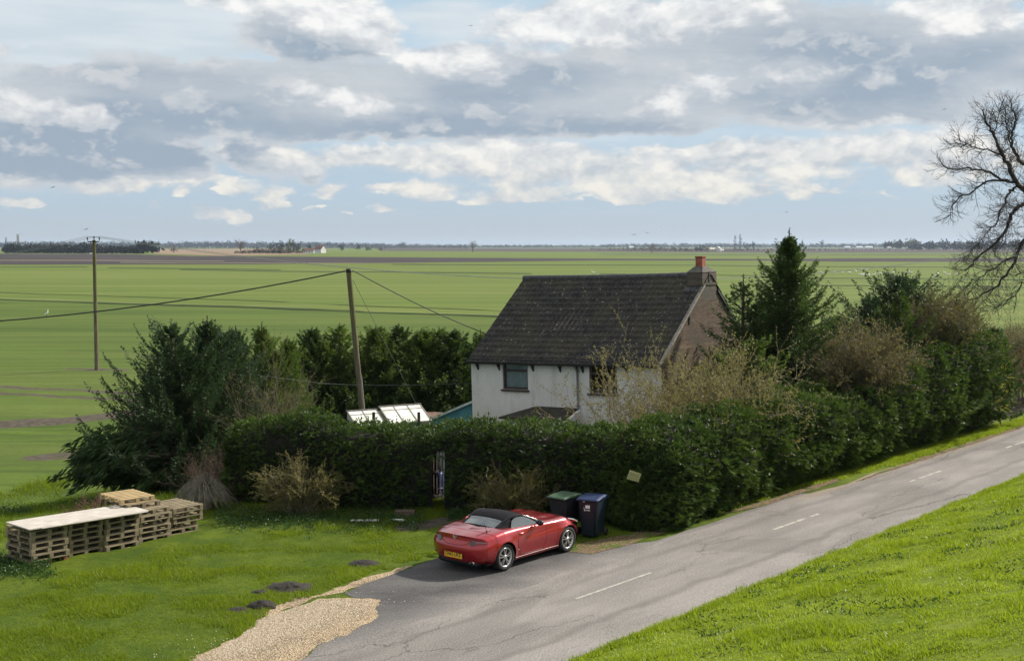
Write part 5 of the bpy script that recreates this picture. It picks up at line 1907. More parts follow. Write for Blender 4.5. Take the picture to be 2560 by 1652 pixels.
def hedge(name, label, path, half, zb, zt, dens, mat, size=(.14, .055), hole=None, lump=.16, seed=1, under=0.0, endr=(.6, .6)):
    """clipped hedge along path [(x, y)]; half width, base and top given as functions of distance"""
    pts = np.array(path, float)
    seg = np.linalg.norm(np.diff(pts, axis=0), axis=1)
    cum = np.concatenate([[0], np.cumsum(seg)])
    Ltot = cum[-1]

    def at(a):
        x = np.interp(a, cum, pts[:, 0])
        y = np.interp(a, cum, pts[:, 1])
        e = .35
        dx = np.interp(np.minimum(a + e, Ltot), cum, pts[:, 0]) - np.interp(np.maximum(a - e, 0), cum, pts[:, 0])
        dy = np.interp(np.minimum(a + e, Ltot), cum, pts[:, 1]) - np.interp(np.maximum(a - e, 0), cum, pts[:, 1])
        l = np.hypot(dx, dy)
        return x, y, dx / l, dy / l

    def surf(a, c, shrink=1.0):
        """c 0..1 runs up the front, over the top, down the back"""
        x, y, tx, ty = at(a)
        nx_, ny_ = ty, -tx
        h = half(a)
        e0 = np.sqrt(np.clip(1 - ((endr[0] - a) / endr[0]).clip(0, 1) ** 2, 0, 1)) if endr[0] else 1
        e1 = np.sqrt(np.clip(1 - ((endr[1] - (Ltot - a)) / endr[1]).clip(0, 1) ** 2, 0, 1)) if endr[1] else 1
        ef = np.maximum(e0 * e1, .03)
        z0, z1 = zb(a, x, y), zt(a, x, y)
        pz = np.stack([x, y, 0 * x], -1)
        z1 = z1 + (fbm(pz, .9, seed + 2) - .5) * lump * 2.2 + (fbm(pz, 2.6, seed + 3) - .5) * lump * 1.0
        off = np.interp(c, PC, PO) * h * ef * shrink
        zf = np.interp(c, PC, PZ)
        hh = (z1 - z0)
        z = z0 + hh * zf * (shrink + (1 - shrink) * .6) * (0.25 + .75 * ef)
        low = np.clip(1 - zf / .40, 0, 1)
        off = off * (1 - under * low ** 1.5)
        Pq = np.stack([x + nx_ * off, y + ny_ * off, z], -1)
        no, nz = np.interp(c, PC, NO), np.interp(c, PC, NZ)
        return Pq, unit(np.stack([nx_ * no, ny_ * no, nz + 0 * no], -1))
    PO = np.array([.97, 1.02, 1.03, 1.0, .93, .78, .50, 0, -.5, -.78, -.93, -1.0, -1.03, -1.02, -.97])
    PZ = np.array([0, .25, .55, .80, .91, .97, 1.0, 1.01, 1.0, .97, .91, .80, .55, .25, 0])
    PC = np.concatenate([[0], np.cumsum(np.hypot(np.diff(PO) * .9, np.diff(PZ) * 2.4))])
    PC /= PC[-1]
    TO, TZ = np.gradient(PO * .9, PC), np.gradient(PZ * 2.4, PC)
    NO, NZ = TZ / np.hypot(TO, TZ), -TO / np.hypot(TO, TZ)
    root = thing(name, label, 'hedge')
    # solid dark core, added inside the foliage to block light
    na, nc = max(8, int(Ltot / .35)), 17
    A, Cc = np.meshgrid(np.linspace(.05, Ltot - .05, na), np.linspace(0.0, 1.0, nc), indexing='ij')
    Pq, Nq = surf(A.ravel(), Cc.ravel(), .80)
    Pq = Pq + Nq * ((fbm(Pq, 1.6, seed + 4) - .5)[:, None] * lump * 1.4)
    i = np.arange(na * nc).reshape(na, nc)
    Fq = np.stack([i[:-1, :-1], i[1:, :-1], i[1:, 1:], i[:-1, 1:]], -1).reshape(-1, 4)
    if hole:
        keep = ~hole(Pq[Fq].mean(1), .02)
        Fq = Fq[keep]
    link('light_block_core', mesh_np('light_block_core', Pq, Fq, CORE_M), root)
    # foliage
    area = Ltot * 7.0
    m = 9
    nc_ = int(area * dens / m)
    a = rng.uniform(0, Ltot, nc_)
    pe = rng.random(nc_)
    a = np.where(pe < .07, endr[0] * rng.random(nc_) ** 2.6, np.where(pe > .93, Ltot - endr[1] * rng.random(nc_) ** 2.6, a))
    c = rng.uniform(0.0, 1.0, nc_)
    c = np.where((rng.random(nc_) < .72) & (pe >= .07) & (pe <= .93), c * .58, c)               # most of it on the side towards the lane
    Pq, Nq = surf(a, c)
    lum = fbm(Pq, 1.25, seed, 3) - .5
    fine = fbm(Pq, 4.0, seed + 9, 2) - .5
    dep = rng.random(nc_) ** 1.8 * .34
    Pq = Pq + Nq * (lum * 2 * lump + fine * .20 - dep + .03)[:, None]
    M_ = unit(Nq * .75 + np.array([0, 0, .15]) + rng.normal(size=(nc_, 3)) * np.array([.55, .55, .30]))
    # each spray is a flat fan of fronds
    n = nc_ * m
    rep = lambda q: np.repeat(q, m, 0)
    Sd = unit(np.cross(M_, rng.normal(size=(nc_, 3)) * .5 + np.array([0, 0, 1])))
    fan = np.tile(np.linspace(-1, 1, m), nc_)[:, None]
    D = unit(rep(M_) + rep(Sd) * fan * .8 + rng.normal(size=(n, 3)) * .16)
    Pq = rep(Pq) + rep(M_) * (rng.random((n, 1)) * .07) + rep(Sd) * fan * .05
    big = rep(rng.uniform(.55, 1.55, nc_))
    Lh = size[0] * 1.15 * big * (1 - .35 * np.abs(fan[:, 0])) * rng.uniform(.8, 1.2, n)
    var = np.clip(rep(.42 + lum * 1.3 + fine * .9 + rng.normal(size=nc_) * .20) + rng.normal(size=n) * .08, 0, 1)
    ok = np.ones(n, bool)
    if hole:
        ok = ~hole(Pq, rng.normal(size=n) * .05)
    V, Fq = cards(Pq[ok], D[ok], Lh[ok], size[1] * rng.uniform(.7, 1.3, ok.sum()), .12)
    link('foliage', mesh_np('foliage', V, Fq, mat, {'var': ('FACE', var[ok])}), root)
    # stray leading shoots along the top
    ns = int(Ltot * 9)
    a = rng.uniform(0, Ltot, ns)
    Pq, Nq = surf(a, rng.uniform(.36, .62, ns))
    Pq = Pq + Nq * ((fbm(Pq, 1.25, seed, 3) - .5) * 2 * lump)[:, None]
    q = []
    vv = []
    for k in range(ns):
        if hole and hole(Pq[k:k + 1], 0)[0]:
            continue
        m = 14
        t = rng.random(m)[:, None]
        h = rng.uniform(.12, .34)
        q.append((Pq[k] + t * np.array([rng.normal() * .05, rng.normal() * .05, h]), m))
    if q:
        PP = np.concatenate([x for x, m in q])
        D = unit(np.array([0, 0, .9]) + rng.normal(size=PP.shape) * .55)
        V, Fq = cards(PP, D, .10 * rng.uniform(.6, 1.3, len(PP)), .035, .1)
        link('leading_shoots', mesh_np('leading_shoots', V, Fq, mat, {'var': ('FACE', rng.uniform(.35, .95, len(PP)))}), root)
    return root


def conifer(name, label, base, height, radius, mat, n_br=170, seed=1, shape=1.0, tips=1, low=.08, spray=(.26, .075), group=None, sprays=46, lean=0.0, rise=.12):
    """cypress-like tree: trunk, spreading boughs that turn up at the tip, flat feathery sprays on every bough"""
    r_ = np.random.default_rng(seed)
    root = thing(name, label, 'conifer', base, None, group)
    lines = []
    heads = [(0, 0, height)]
    for k in range(tips - 1):
        heads.append((r_.normal() * radius * .42, r_.normal() * radius * .42, height * r_.uniform(.82, .97)))
    for hx, hy, hh in heads:
        lines.append((np.array([[0, 0, -.1], [hx * .5 + lean * .3, hy * .5, hh * .45], [hx + lean, hy, hh * .90], [hx + lean * 1.5, hy, hh]]), .09 + .012 * height, .010))
    PP, DD, LL, VV = [], [], [], []
    for k in range(n_br):
        hx, hy, hh = heads[k % len(heads)]
        t = (k + r_.random()) / n_br
        t = 1 - (1 - t) ** .9
        z = hh * (low + (.95 - low) * t)
        prof = (1 - t) ** shape * (.6 + .4 * min(1, t / .12)) + .07 * (1 - t * .6)
        big = r_.random() < .25
        L = radius * prof * (r_.uniform(1.05, 1.45) if big else r_.uniform(.5, 1.0))
        az = k * 2.39996 + r_.normal() * .35
        o = np.array([hx * (.3 + .7 * t) + lean * t, hy * (.3 + .7 * t), z])
        d0 = np.array([cos(az), sin(az), rise + .55 * t])
        d0 /= np.linalg.norm(d0)
        droop = L * r_.uniform(.15, .38) * (1 - .6 * t)
        bow = lambda q: np.array([0, 0, -1]) * droop * q ** 1.6 + np.array([0, 0, 1]) * .30 * L * q ** 4
        tt = np.linspace(0, 1, 7)[:, None]
        pts = o + d0 * L * tt + bow(tt)
        lines.append((pts, .006 + .008 * L, .003))
        ns = int(sprays * 1.9 * (.25 + 1.1 * L / radius))
        u = r_.random(ns) ** .75
        sd_ = np.cross(d0, [0, 0, 1])
        sd_ /= np.linalg.norm(sd_) + 1e-9
        wide = .30 * L * (1 - u) * r_.uniform(-1, 1, ns) + r_.normal(size=ns) * .03
        Q = o + d0 * L * u[:, None] + bow(u[:, None]) + sd_ * wide[:, None] + np.array([0, 0, 1]) * (r_.normal(size=(ns, 1)) * .045 - .05 * np.abs(wide)[:, None])
        sgn = np.sign(wide)[:, None]
        D = d0 * r_.uniform(.6, 1.1, (ns, 1)) + sd_ * sgn * r_.uniform(.1, .8, (ns, 1)) + np.array([0, 0, 1]) * (r_.normal(size=(ns, 1)) * .28 + .05)
        PP.append(Q)
        DD.append(unit(D))
        LL.append(spray[0] * .72 * r_.uniform(.5, 1.25, ns) * (.65 + .5 * (1 - u)))
        VV.append(np.clip(r_.normal(.42, .17) + r_.normal(size=ns) * .17 + .22 * (u - .5), 0, 1))
    for hx, hy, hh in heads:
        ns = 26
        u = r_.random(ns)
        Q = np.array([hx + lean * 1.4, hy, hh]) + np.stack([r_.normal(size=ns) * .02, r_.normal(size=ns) * .02, -.7 * u], -1)
        PP.append(Q)
        DD.append(unit(r_.normal(size=(ns, 3)) * .55 + np.array([.15, 0, .8])))
        LL.append(spray[0] * r_.uniform(.4, .8, ns) * (.4 + .6 * u))
        VV.append(r_.uniform(.3, .7, ns))
    V, Fq = tubes_np(lines, 4)
    link('trunk', mesh_np('trunk', V, Fq, TRUNK_M), root)
    PP, DD, LL, VV = map(np.concatenate, (PP, DD, LL, VV))
    V, Fq = cards(PP, DD, LL, spray[1] * .58 * rng.uniform(.6, 1.4, len(PP)), .15)
    link('crown', mesh_np('crown', V, Fq, mat, {'var': ('FACE', VV)}), root)
    return root


def grow(p, d, L, r, lev, out, tips, rs, kink=.22, up=.0, nchild=(3, 5), shrink=(.45, .7), spread=.7, seg=4):
    """recursive twig: appends (points, r0, r1) to out and twig tips to tips"""
    pts = [p]
    dd = d
    for k in range(seg):
        dd = dd + rs.normal(size=3) * kink + np.array([0, 0, up])
        dd = dd / np.linalg.norm(dd)
        pts.append(pts[-1] + dd * L / seg)
    pts = np.array(pts)
    out.append((pts, r, r * .5))
    if lev == 0:
        tips.append((pts, dd))
        return
    for k in range(rs.integers(nchild[0], nchild[1] + 1)):
        t = rs.uniform(.25, 1.0)
        i = min(int(t * seg), seg - 1)
        q = pts[i] + (pts[i + 1] - pts[i]) * (t * seg - i)
        nd = unit((pts[i + 1] - pts[i])[None])[0] + rs.normal(size=3) * spread * .6
        nd = nd / np.linalg.norm(nd)
        grow(q, nd, L * rs.uniform(*shrink), r * .55, lev - 1, out, tips, rs, kink, up, nchild, shrink, spread, seg)
    tips.append((pts, dd))


def shrub(name, label, base, height, width, stems, bark, leaf, nleaf, lsize, seed, lev=2, cat='shrub', upright=.9, r0=.012, nchild=(3, 5), arch=0.0, depth=None):
    rs = np.random.default_rng(seed)
    root = thing(name, label, cat, base)
    out, tips = [], []
    for k in range(stems):
        az = rs.uniform(0, 2 * pi)
        rr = width * .5 * sqrt(rs.random())
        d = np.array([cos(az) * rr / height * (1.9 - upright), sin(az) * rr / height * (1.9 - upright) * (depth or 1), 1.0 * upright + .15])
        d /= np.linalg.norm(d)
        b = np.array([cos(az) * rr * .35, sin(az) * rr * .35 * (depth or 1), 0])
        grow(b, d, height * rs.uniform(.5, .78), r0 * rs.uniform(.7, 1.3), lev, out, tips, rs, .16, .02 - arch, nchild, (.38, .62), .85)
    V, Fq = tubes_np(out, 3)
    V[:, 2] = np.maximum(V[:, 2], -.05)
    link('branches', mesh_np('branches', V, Fq, bark), root)
    if leaf is not None and nleaf:
        segs = [t[0] for t in tips]
        pick = rs.integers(0, len(segs), nleaf)
        S = np.array(segs)[pick]
        u = rs.uniform(0.15, 1, nleaf) * (S.shape[1] - 1)
        i = np.minimum(u.astype(int), S.shape[1] - 2)
        f = (u - i)[:, None]
        ar = np.arange(nleaf)
        Q = S[ar, i] * (1 - f) + S[ar, i + 1] * f
        Q[:, 2] = np.maximum(Q[:, 2], .03)
        D = unit(rs.normal(size=(nleaf, 3)) + np.array([0, 0, .35]))
        V, Fq = cards(Q, D, lsize * rs.uniform(.5, 1.3, nleaf), lsize * .55, .05)
        nzz = fbm(Q, 1.3, seed)
        var = np.clip(nzz + rs.normal(size=nleaf) * .22, 0, 1)
        link('leaves', mesh_np('leaves', V, Fq, leaf, {'var': ('FACE', var)}), root)
    return root


def tz(p):
    return float(terr(p.x, p.y))


def at(u, v, y):
    """ground point under the pixel column u at y metres ahead"""
    p = P(u, v, y)
    return Vector((p.x, p.y, tz(p)))


def build_hedges():
    # garden hedge facing the lawn, with the way through
    path = [P(585, 1250, 38.2).xy, P(760, 1250, 37.5).xy, P(1000, 1250, 37.0).xy, P(1240, 1250, 36.2).xy, P(1480, 1250, 35.3).xy, P(1640, 1250, 34.6).xy]
    path[-1] = Vector((4.35, 34.15))
    gap_l, gap_r = P(1077, 1200, 36.6).x, P(1116, 1200, 36.6).x

    def hole(Pq, jit):
        return (Pq[:, 0] > gap_l + jit) & (Pq[:, 0] < gap_r + jit) & (Pq[:, 2] < 1.52 + jit)

    def top(a, x, y):
        u = CX + F * x / y
        v = np.interp(u, [560, 640, 760, 860, 960, 1000, 1110, 1170, 1300, 1420, 1500, 1640, 1740], [1075, 1050, 1034, 1052, 1062, 1066, 1066, 1056, 1066, 1070, 1078, 1078, 1076])
        return CH - (v - HZ) * y / F - .02
    hedge('garden_hedge', 'long dark clipped conifer hedge with a narrow gap, between lawn and cottage', path, lambda a: .95 + 0 * a, lambda a, x, y: terr(x, y) - .05, top,
          760, HEDGE_M, (.115, .04), hole, .20, 3, .12, (.5, .9))
    # roadside hedge, lower and clipped at the corner, tall and shaggy further along
    s0, s1 = 30.9, 55.2
    path = [Vector(xy(s_, n_)) for s_, n_ in ((27.7, 19.0), (30, 19.2), (34, 19.4), (40, 19.4), (46, 19.35), (51, 19.3), (54.2, 19.35))]

    def top2(a, x, y):
        s, n = sn(x, y)
        return np.interp(s, [27, 30, 32, 34, 37, 40, 42.5, 44.5, 46.5, 48.5, 51, 53.5, 56], [2.35, 2.5, 2.6, 2.5, 2.45, 2.45, 2.6, 3.1, 3.6, 3.9, 4.0, 3.8, 3.2])
    hedge('roadside_hedge', 'tall shaggy dark green conifer hedge running along the road verge', path, lambda a: np.interp(a, [0, 4, 12, 26], [1.15, 1.25, 1.3, 1.35]),
          lambda a, x, y: terr(x, y) - .02 + np.interp(a, [0, 3, 5, 27], [.0, .0, .22, .32]), top2, 760, HEDGE_M, (.135, .043), None, .38, 8, .26, (1.1, 1.0))


def build_conifers():
    # cluster at the left end of the garden hedge
    g1 = 'conifers at the left end of the garden hedge'
    specs = [('broad dark conifer at the far left of the group, above the pallets', 425, 797, 41.0, 2.9, CONB_M, 560, 3, .66),
             ('dark conifer with forked tip, right of the broad leftmost one', 515, 788, 42.0, 2.5, CONB_M, 460, 2, .66),
             ('slim conifer standing just left of the bare grey shrub', 585, 812, 45.0, 1.7, CONB_M, 220, 1, .7),
             ('slim bright conifer rising behind the bare grey shrub', 650, 804, 47.0, 2.0, CONY_M, 280, 2, .7),
             ('short pointed conifer right of the bare grey shrub top', 713, 838, 50.0, 1.9, CONY_M, 220, 1, .75)]
    for k, (lab, u, v, y, r, m, nb, tp, shp) in enumerate(specs):
        b = at(u + 8, 1100, y)
        t = P(u, v, y)
        conifer('conifer', lab, b, t.z - b.z, r, m, nb, 20 + k, shp, tp, .06, group=g1, spray=(.20, .066), sprays=105, rise=.34)
    b = at(372, 1150, 40.2)
    low_spreader(b)
    # row at the back of the garden
    g2 = 'conifers in a row at the back of the garden'
    row = [(776, 814, 58, 'first conifer of the back row, left of the leaning pole'), (845, 806, 58.4, 'back row conifer directly behind the leaning pole'), (935, 812, 58, 'back row conifer where the stay wire crosses'),
           (992, 806, 58.6, 'tallest pointed conifer in the middle of the back row'), (1050, 820, 58, 'rounded conifer right of the tallest back row one'), (1093, 814, 58.6, 'thin tipped back row conifer left of the cottage roof slope'),
           (1130, 818, 58, 'back row conifer close to the left cottage roof edge'), (1196, 824, 59, 'last conifer of the back row, half hidden by the cottage roof')]
    for k, (u, v, y, lab) in enumerate(row):
        b = at(u + 6, 1000, y)
        t = P(u, v, y)
        conifer('conifer', lab, b, t.z - b.z, 2.3 + .3 * (k % 3), (CON_M, CONY_M, CONY_M)[(k * 2) % 3], 300, 60 + k, .74, 1 + (k % 2), .04, group=g2, spray=(.30, .095), sprays=52)
    # a dense shorter infill so the row reads as one screen
    for k, (u, y) in enumerate(((810, 57), (890, 57.5), (965, 57), (1020, 57.4), (1075, 57), (1150, 57.4))):
        b = at(u, 1000, y)
        conifer('conifer', ['low bushy conifer filling the row left of the leaning pole', 'low bushy conifer filling the row right of the leaning pole', 'low bushy conifer under the middle of the back row', 'low bushy conifer right of the tallest back row tip',
                            'low bushy conifer near the thin tipped one', 'low bushy conifer beside the cottage wall in the back row'][k], b, 2.9 + .35 * (k % 2), 2.0, CON_M, 190, 90 + k, .7, 2, .02, group=g2, spray=(.30, .10), sprays=52)
    # right of the cottage
    b = at(1962, 1000, 46)
    t = P(1968, 588, 46)
    conifer('tall_conifer', 'tall pointed dark conifer right of the brick gable', b, t.z - b.z + .25, 2.75, CON_M, 380, 5, .80, 1, .20, spray=(.24, .070), sprays=95, lean=.06)
    b = at(1855, 1000, 46.6)
    t = P(1868, 684, 46.6)
    conifer('conifer', 'side conifer with open tip between gable and tall conifer', b, t.z - b.z, 2.1, CON_M, 210, 6, .6, 2, .2, spray=(.28, .085), sprays=50)
    b = at(2250, 1000, 53)
    t = P(2246, 680, 53)
    conifer('conifer', 'dark conifer with a thin spire behind the brown shrub', b, t.z - b.z, 4.1, CONB_M, 460, 7, .66, 1, .1, spray=(.30, .095), sprays=56)
    b = at(2170, 1000, 51.5)
    t = P(2172, 732, 51.5)
    conifer('conifer', 'lower conifer left of the one with the thin spire', b, t.z - b.z, 2.2, CONB_M, 260, 8, .6, 2, .1, spray=(.30, .095), sprays=50)
    b = at(1880, 1100, 42.4)
    t = P(1895, 838, 42.4)
    conifer('conifer', 'bushy green conifer below the tall pointed one', b, t.z - b.z, 2.0, CONY_M, 260, 9, .6, 2, .05, spray=(.26, .085), sprays=54)
    b = at(2030, 1100, 43.5)
    t = P(2040, 955, 43.5)
    conifer('conifer', 'low green conifer under the brown budding shrub', b, t.z - b.z, 1.7, CONY_M, 220, 10, .55, 2, .05, spray=(.26, .085), sprays=54)


def ragged_end():
    """taller ragged evergreens that break up the far end of the roadside hedge"""
    g3_ = 'ragged evergreens along the far roadside hedge'
    for k, (s_, n_, h, r, lab) in enumerate(((44.6, 20.2, 4.6, 1.6, 'ragged evergreen in the roadside hedge just right of the brown shrub'), (47.2, 20.0, 6.0, 1.9, 'tallest ragged evergreen in the far roadside hedge'),
                                             (49.6, 19.8, 5.6, 1.8, 'ragged evergreen in the hedge below the drooping bare branches'), (52.0, 19.6, 5.5, 1.8, 'ragged evergreen near the right end of the hedge'), (54.0, 19.6, 4.6, 1.6, 'last ragged evergreen jutting over the end of the hedge'))):
        x, y = xy(s_, n_)
        conifer('conifer', lab, (x, y, float(terr(x, y))), h, r * 1.25, (CON_M, HEDGE_M, CON_M, CONB_M, CON_M)[k], 300, 130 + k, .8, 2, .06, group=g3_, spray=(.28, .085), sprays=52)


def low_spreader(b):
    """the long limb that sweeps down to the left over the rough grass"""
    r_ = np.random.default_rng(77)
    root = thing('spreading_conifer', 'low spreading conifer limb drooping to the left behind the pallets', 'conifer', b)
    PP, DD, LL, VV, lines = [], [], [], [], []
    for k in range(95):
        L = r_.uniform(1.1, 2.95)
        az = pi + r_.normal() * .34
        o = np.array([r_.uniform(.2, 1.0), r_.normal() * .4, r_.uniform(.9, 2.35)])
        d0 = np.array([cos(az), sin(az) * .8, r_.uniform(-.05, .28)])
        d0 /= np.linalg.norm(d0)
        ns = 120
        u = r_.random(ns)[:, None] ** .7
        dr = r_.uniform(.25, .62)
        fall = lambda q: np.array([0, 0, -1]) * dr * L * .62 * q ** 2.2
        tt = np.linspace(0, 1, 7)[:, None]
        lines.append((o + d0 * L * tt + fall(tt), .03, .005))
        Q = o + d0 * L * u + fall(u) + r_.normal(size=(ns, 3)) * .08
        Q[:, 2] = np.maximum(Q[:, 2], .15 + .15 * r_.random(ns))
        sg = np.where(r_.random(ns) < .5, -1, 1)[:, None]
        D = d0 * .7 + np.array([0, 1, 0]) * sg * r_.uniform(.1, .7, (ns, 1)) + np.array([0, 0, -1]) * r_.uniform(.0, .75, (ns, 1))
        PP.append(Q)
        DD.append(unit(D))
        LL.append(r_.uniform(.16, .34, ns))
        VV.append(np.clip(r_.normal(.3, .15) + r_.normal(size=ns) * .15, 0, 1))
    lines.append((np.array([[.6, 0, -.1], [.5, .05, .8], [.3, 0, 1.9]]), .14, .05))
    V, Fq = tubes_np(lines, 4)
    link('trunk', mesh_np('trunk', V, Fq, TRUNK_M), root)
    PP, DD, LL, VV = map(np.concatenate, (PP, DD, LL, VV))
    V, Fq = cards(PP, DD, LL, .075, .2)
    link('crown', mesh_np('crown', V, Fq, CON_M, {'var': ('FACE', VV)}), root)


def build_shrubs():
    b = at(690, 1060, 41.2)
    shrub('bare_shrub', 'bare grey brown twiggy shrub between the conifer group and the garden hedge', b, P(690, 905, 41.2).z - b.z, 2.0, 40, BARKG_M, OLIVE_M, 11000, .05, 31, 2, upright=1.1, nchild=(4, 6))
    b = at(1590, 1200, 38.6)
    b.z = tz(b)
    shrub('willow', 'yellowish catkin covered willow in front of the cottage wall', b, P(1575, 850, 38.6).z - b.z, 2.3, 20, BARKY_M, CATKIN_M, 7500, .062, 32, 2, cat='tree', upright=1.15, r0=.016, nchild=(4, 6))
    b = at(1775, 1200, 39.5)
    shrub('willow', 'wide budding willow hiding the foot of the brick gable', b, P(1790, 872, 39.5).z - b.z, 4.6, 95, BARKY_M, CATKIN_M, 46000, .065, 33, 2, cat='tree', upright=.95, r0=.016, nchild=(4, 6))
    b = at(1660, 1200, 37.6)
    shrub('willow', 'low budding willow spilling over the garden hedge corner', b, P(1660, 985, 37.6).z - b.z, 2.8, 40, BARKY_M, CATKIN_M, 17000, .06, 39, 2, cat='tree', upright=1.0, nchild=(4, 6))
    b = at(2145, 1100, 45.2)
    b.z = 1.55
    shrub('budding_shrub', 'rounded brown budding shrub above the roadside hedge', b, P(2140, 798, 45.2).z - b.z, 3.3, 110, BARKG_M, BUD_M, 30000, .06, 34, 2, upright=.95, r0=.015, nchild=(4, 6))
    b = at(2340, 1100, 50.4)
    b.z = 2.7
    shrub('budding_shrub', 'dark twiggy shrub on top of the tall roadside hedge', b, P(2340, 722, 50.4).z - b.z, 3.0, 70, BARKG_M, OLIVE_M, 20000, .065, 35, 2, upright=1.0, r0=.016, nchild=(4, 6))
    b = at(2430, 1100, 52.0)
    shrub('budding_shrub', 'yellow leaved shoots at the right end of the roadside hedge', b, P(2440, 850, 52.0).z - b.z, 1.7, 34, BARKG_M, leafmat('yellow_leaf', (.16, .17, .03), (.36, .36, .07), .4), 12000, .065, 36, 2, upright=1.1, nchild=(3, 5))
    b = at(745, 1285, 35.4)
    shrub('forsythia', 'low ochre budding bush against the garden hedge left of the gap', b, P(745, 1128, 35.4).z - b.z, 2.6, 40, BARKY_M, OLIVE_M, 15000, .05, 37, 2, upright=.75, arch=.05, depth=.45, nchild=(4, 6))
    b = at(1282, 1270, 34.55)
    shrub('forsythia', 'ochre twiggy bush behind the roof of the red car', b, P(1282, 1152, 34.55).z - b.z, 2.0, 32, BARKY_M, OLIVE_M, 13000, .05, 38, 2, upright=.8, arch=.03, depth=.5, nchild=(4, 6))
    # bare brown hedge beyond the conifers, by the road
    for k, (s_, h, lab) in enumerate(((57.0, 3.6, 'bare brown hawthorn bush next to the end of the roadside hedge'), (59.4, 3.9, 'bare brown hawthorn bush under the big bare tree'),
                                      (62.0, 4.0, 'bare brown hawthorn bush at the right frame edge'), (64.8, 4.0, 'bare brown hawthorn bush just beyond the right frame edge'))):
        x, y = xy(s_, 20.0 + .25 * (k % 2))
        shrub('hawthorn', lab, (x, y, float(terr(x, y))), h, 3.1, 60, DEADTW_M, BUD_M, 16000, .05, 50 + k, 2, cat='hedge bush', upright=1.0, r0=.012, nchild=(5, 7))
    # dead brown growth under the left conifers
    b = at(520, 1200, 38.6)
    shrub('dead_brambles', 'dead brown brambles under the left conifer group', b, 1.5, 2.6, 40, DEADTW_M, None, 0, 0, 71, 2, upright=.8, depth=.5, nchild=(4, 6))
    b = at(610, 1240, 37.3)
    shrub('dead_brambles', 'dead brown stems at the foot of the hedge beside the ochre bush', b, .9, 2.4, 40, DEADTW_M, None, 0, 0, 72, 1, upright=1.0, depth=.4)
    b = at(235, 1240, 36.4)
    shrub('brushwood', 'heap of reddish brown brushwood behind the long board', b, .75, 2.6, 60, plain('brushwood', (.14, .075, .055), .9, 0, .3), None, 0, 0, 73, 1, cat='brushwood', upright=.55, arch=.05, depth=.6)
    # pampas grass
    b = at(508, 1272, 36.3)
    root = thing('pampas_grass', 'arching clump of dry pampas grass right of the pallets', 'pampas grass', b)
    lines = []
    for k in range(1300):
        az = rng.uniform(0, 2 * pi)
        sp = rng.random() ** .6
        h = rng.uniform(.70, 1.30)
        o = np.array([cos(az) * .22 * sp, sin(az) * .22 * sp, 0])
        t = np.linspace(0, 1, 6)[:, None]
        out = np.array([cos(az), sin(az), 0]) * (.15 + .85 * sp) * rng.uniform(.5, 1.0)
        pts = o + out * t ** 1.7 * .85 + np.array([0, 0, 1]) * h * (t * 2.0 - t ** 2.0 * (1.05 + .85 * sp))
        pts[:, 2] = np.maximum(pts[:, 2], 0)
        lines.append((pts, .008, .002))
    V, Fq = tubes_np(lines, 3)
    link('blades', mesh_np('blades', V, Fq, plain('dry_grass', (.22, .195, .145), .9, 0, .5, 8.0)), root)


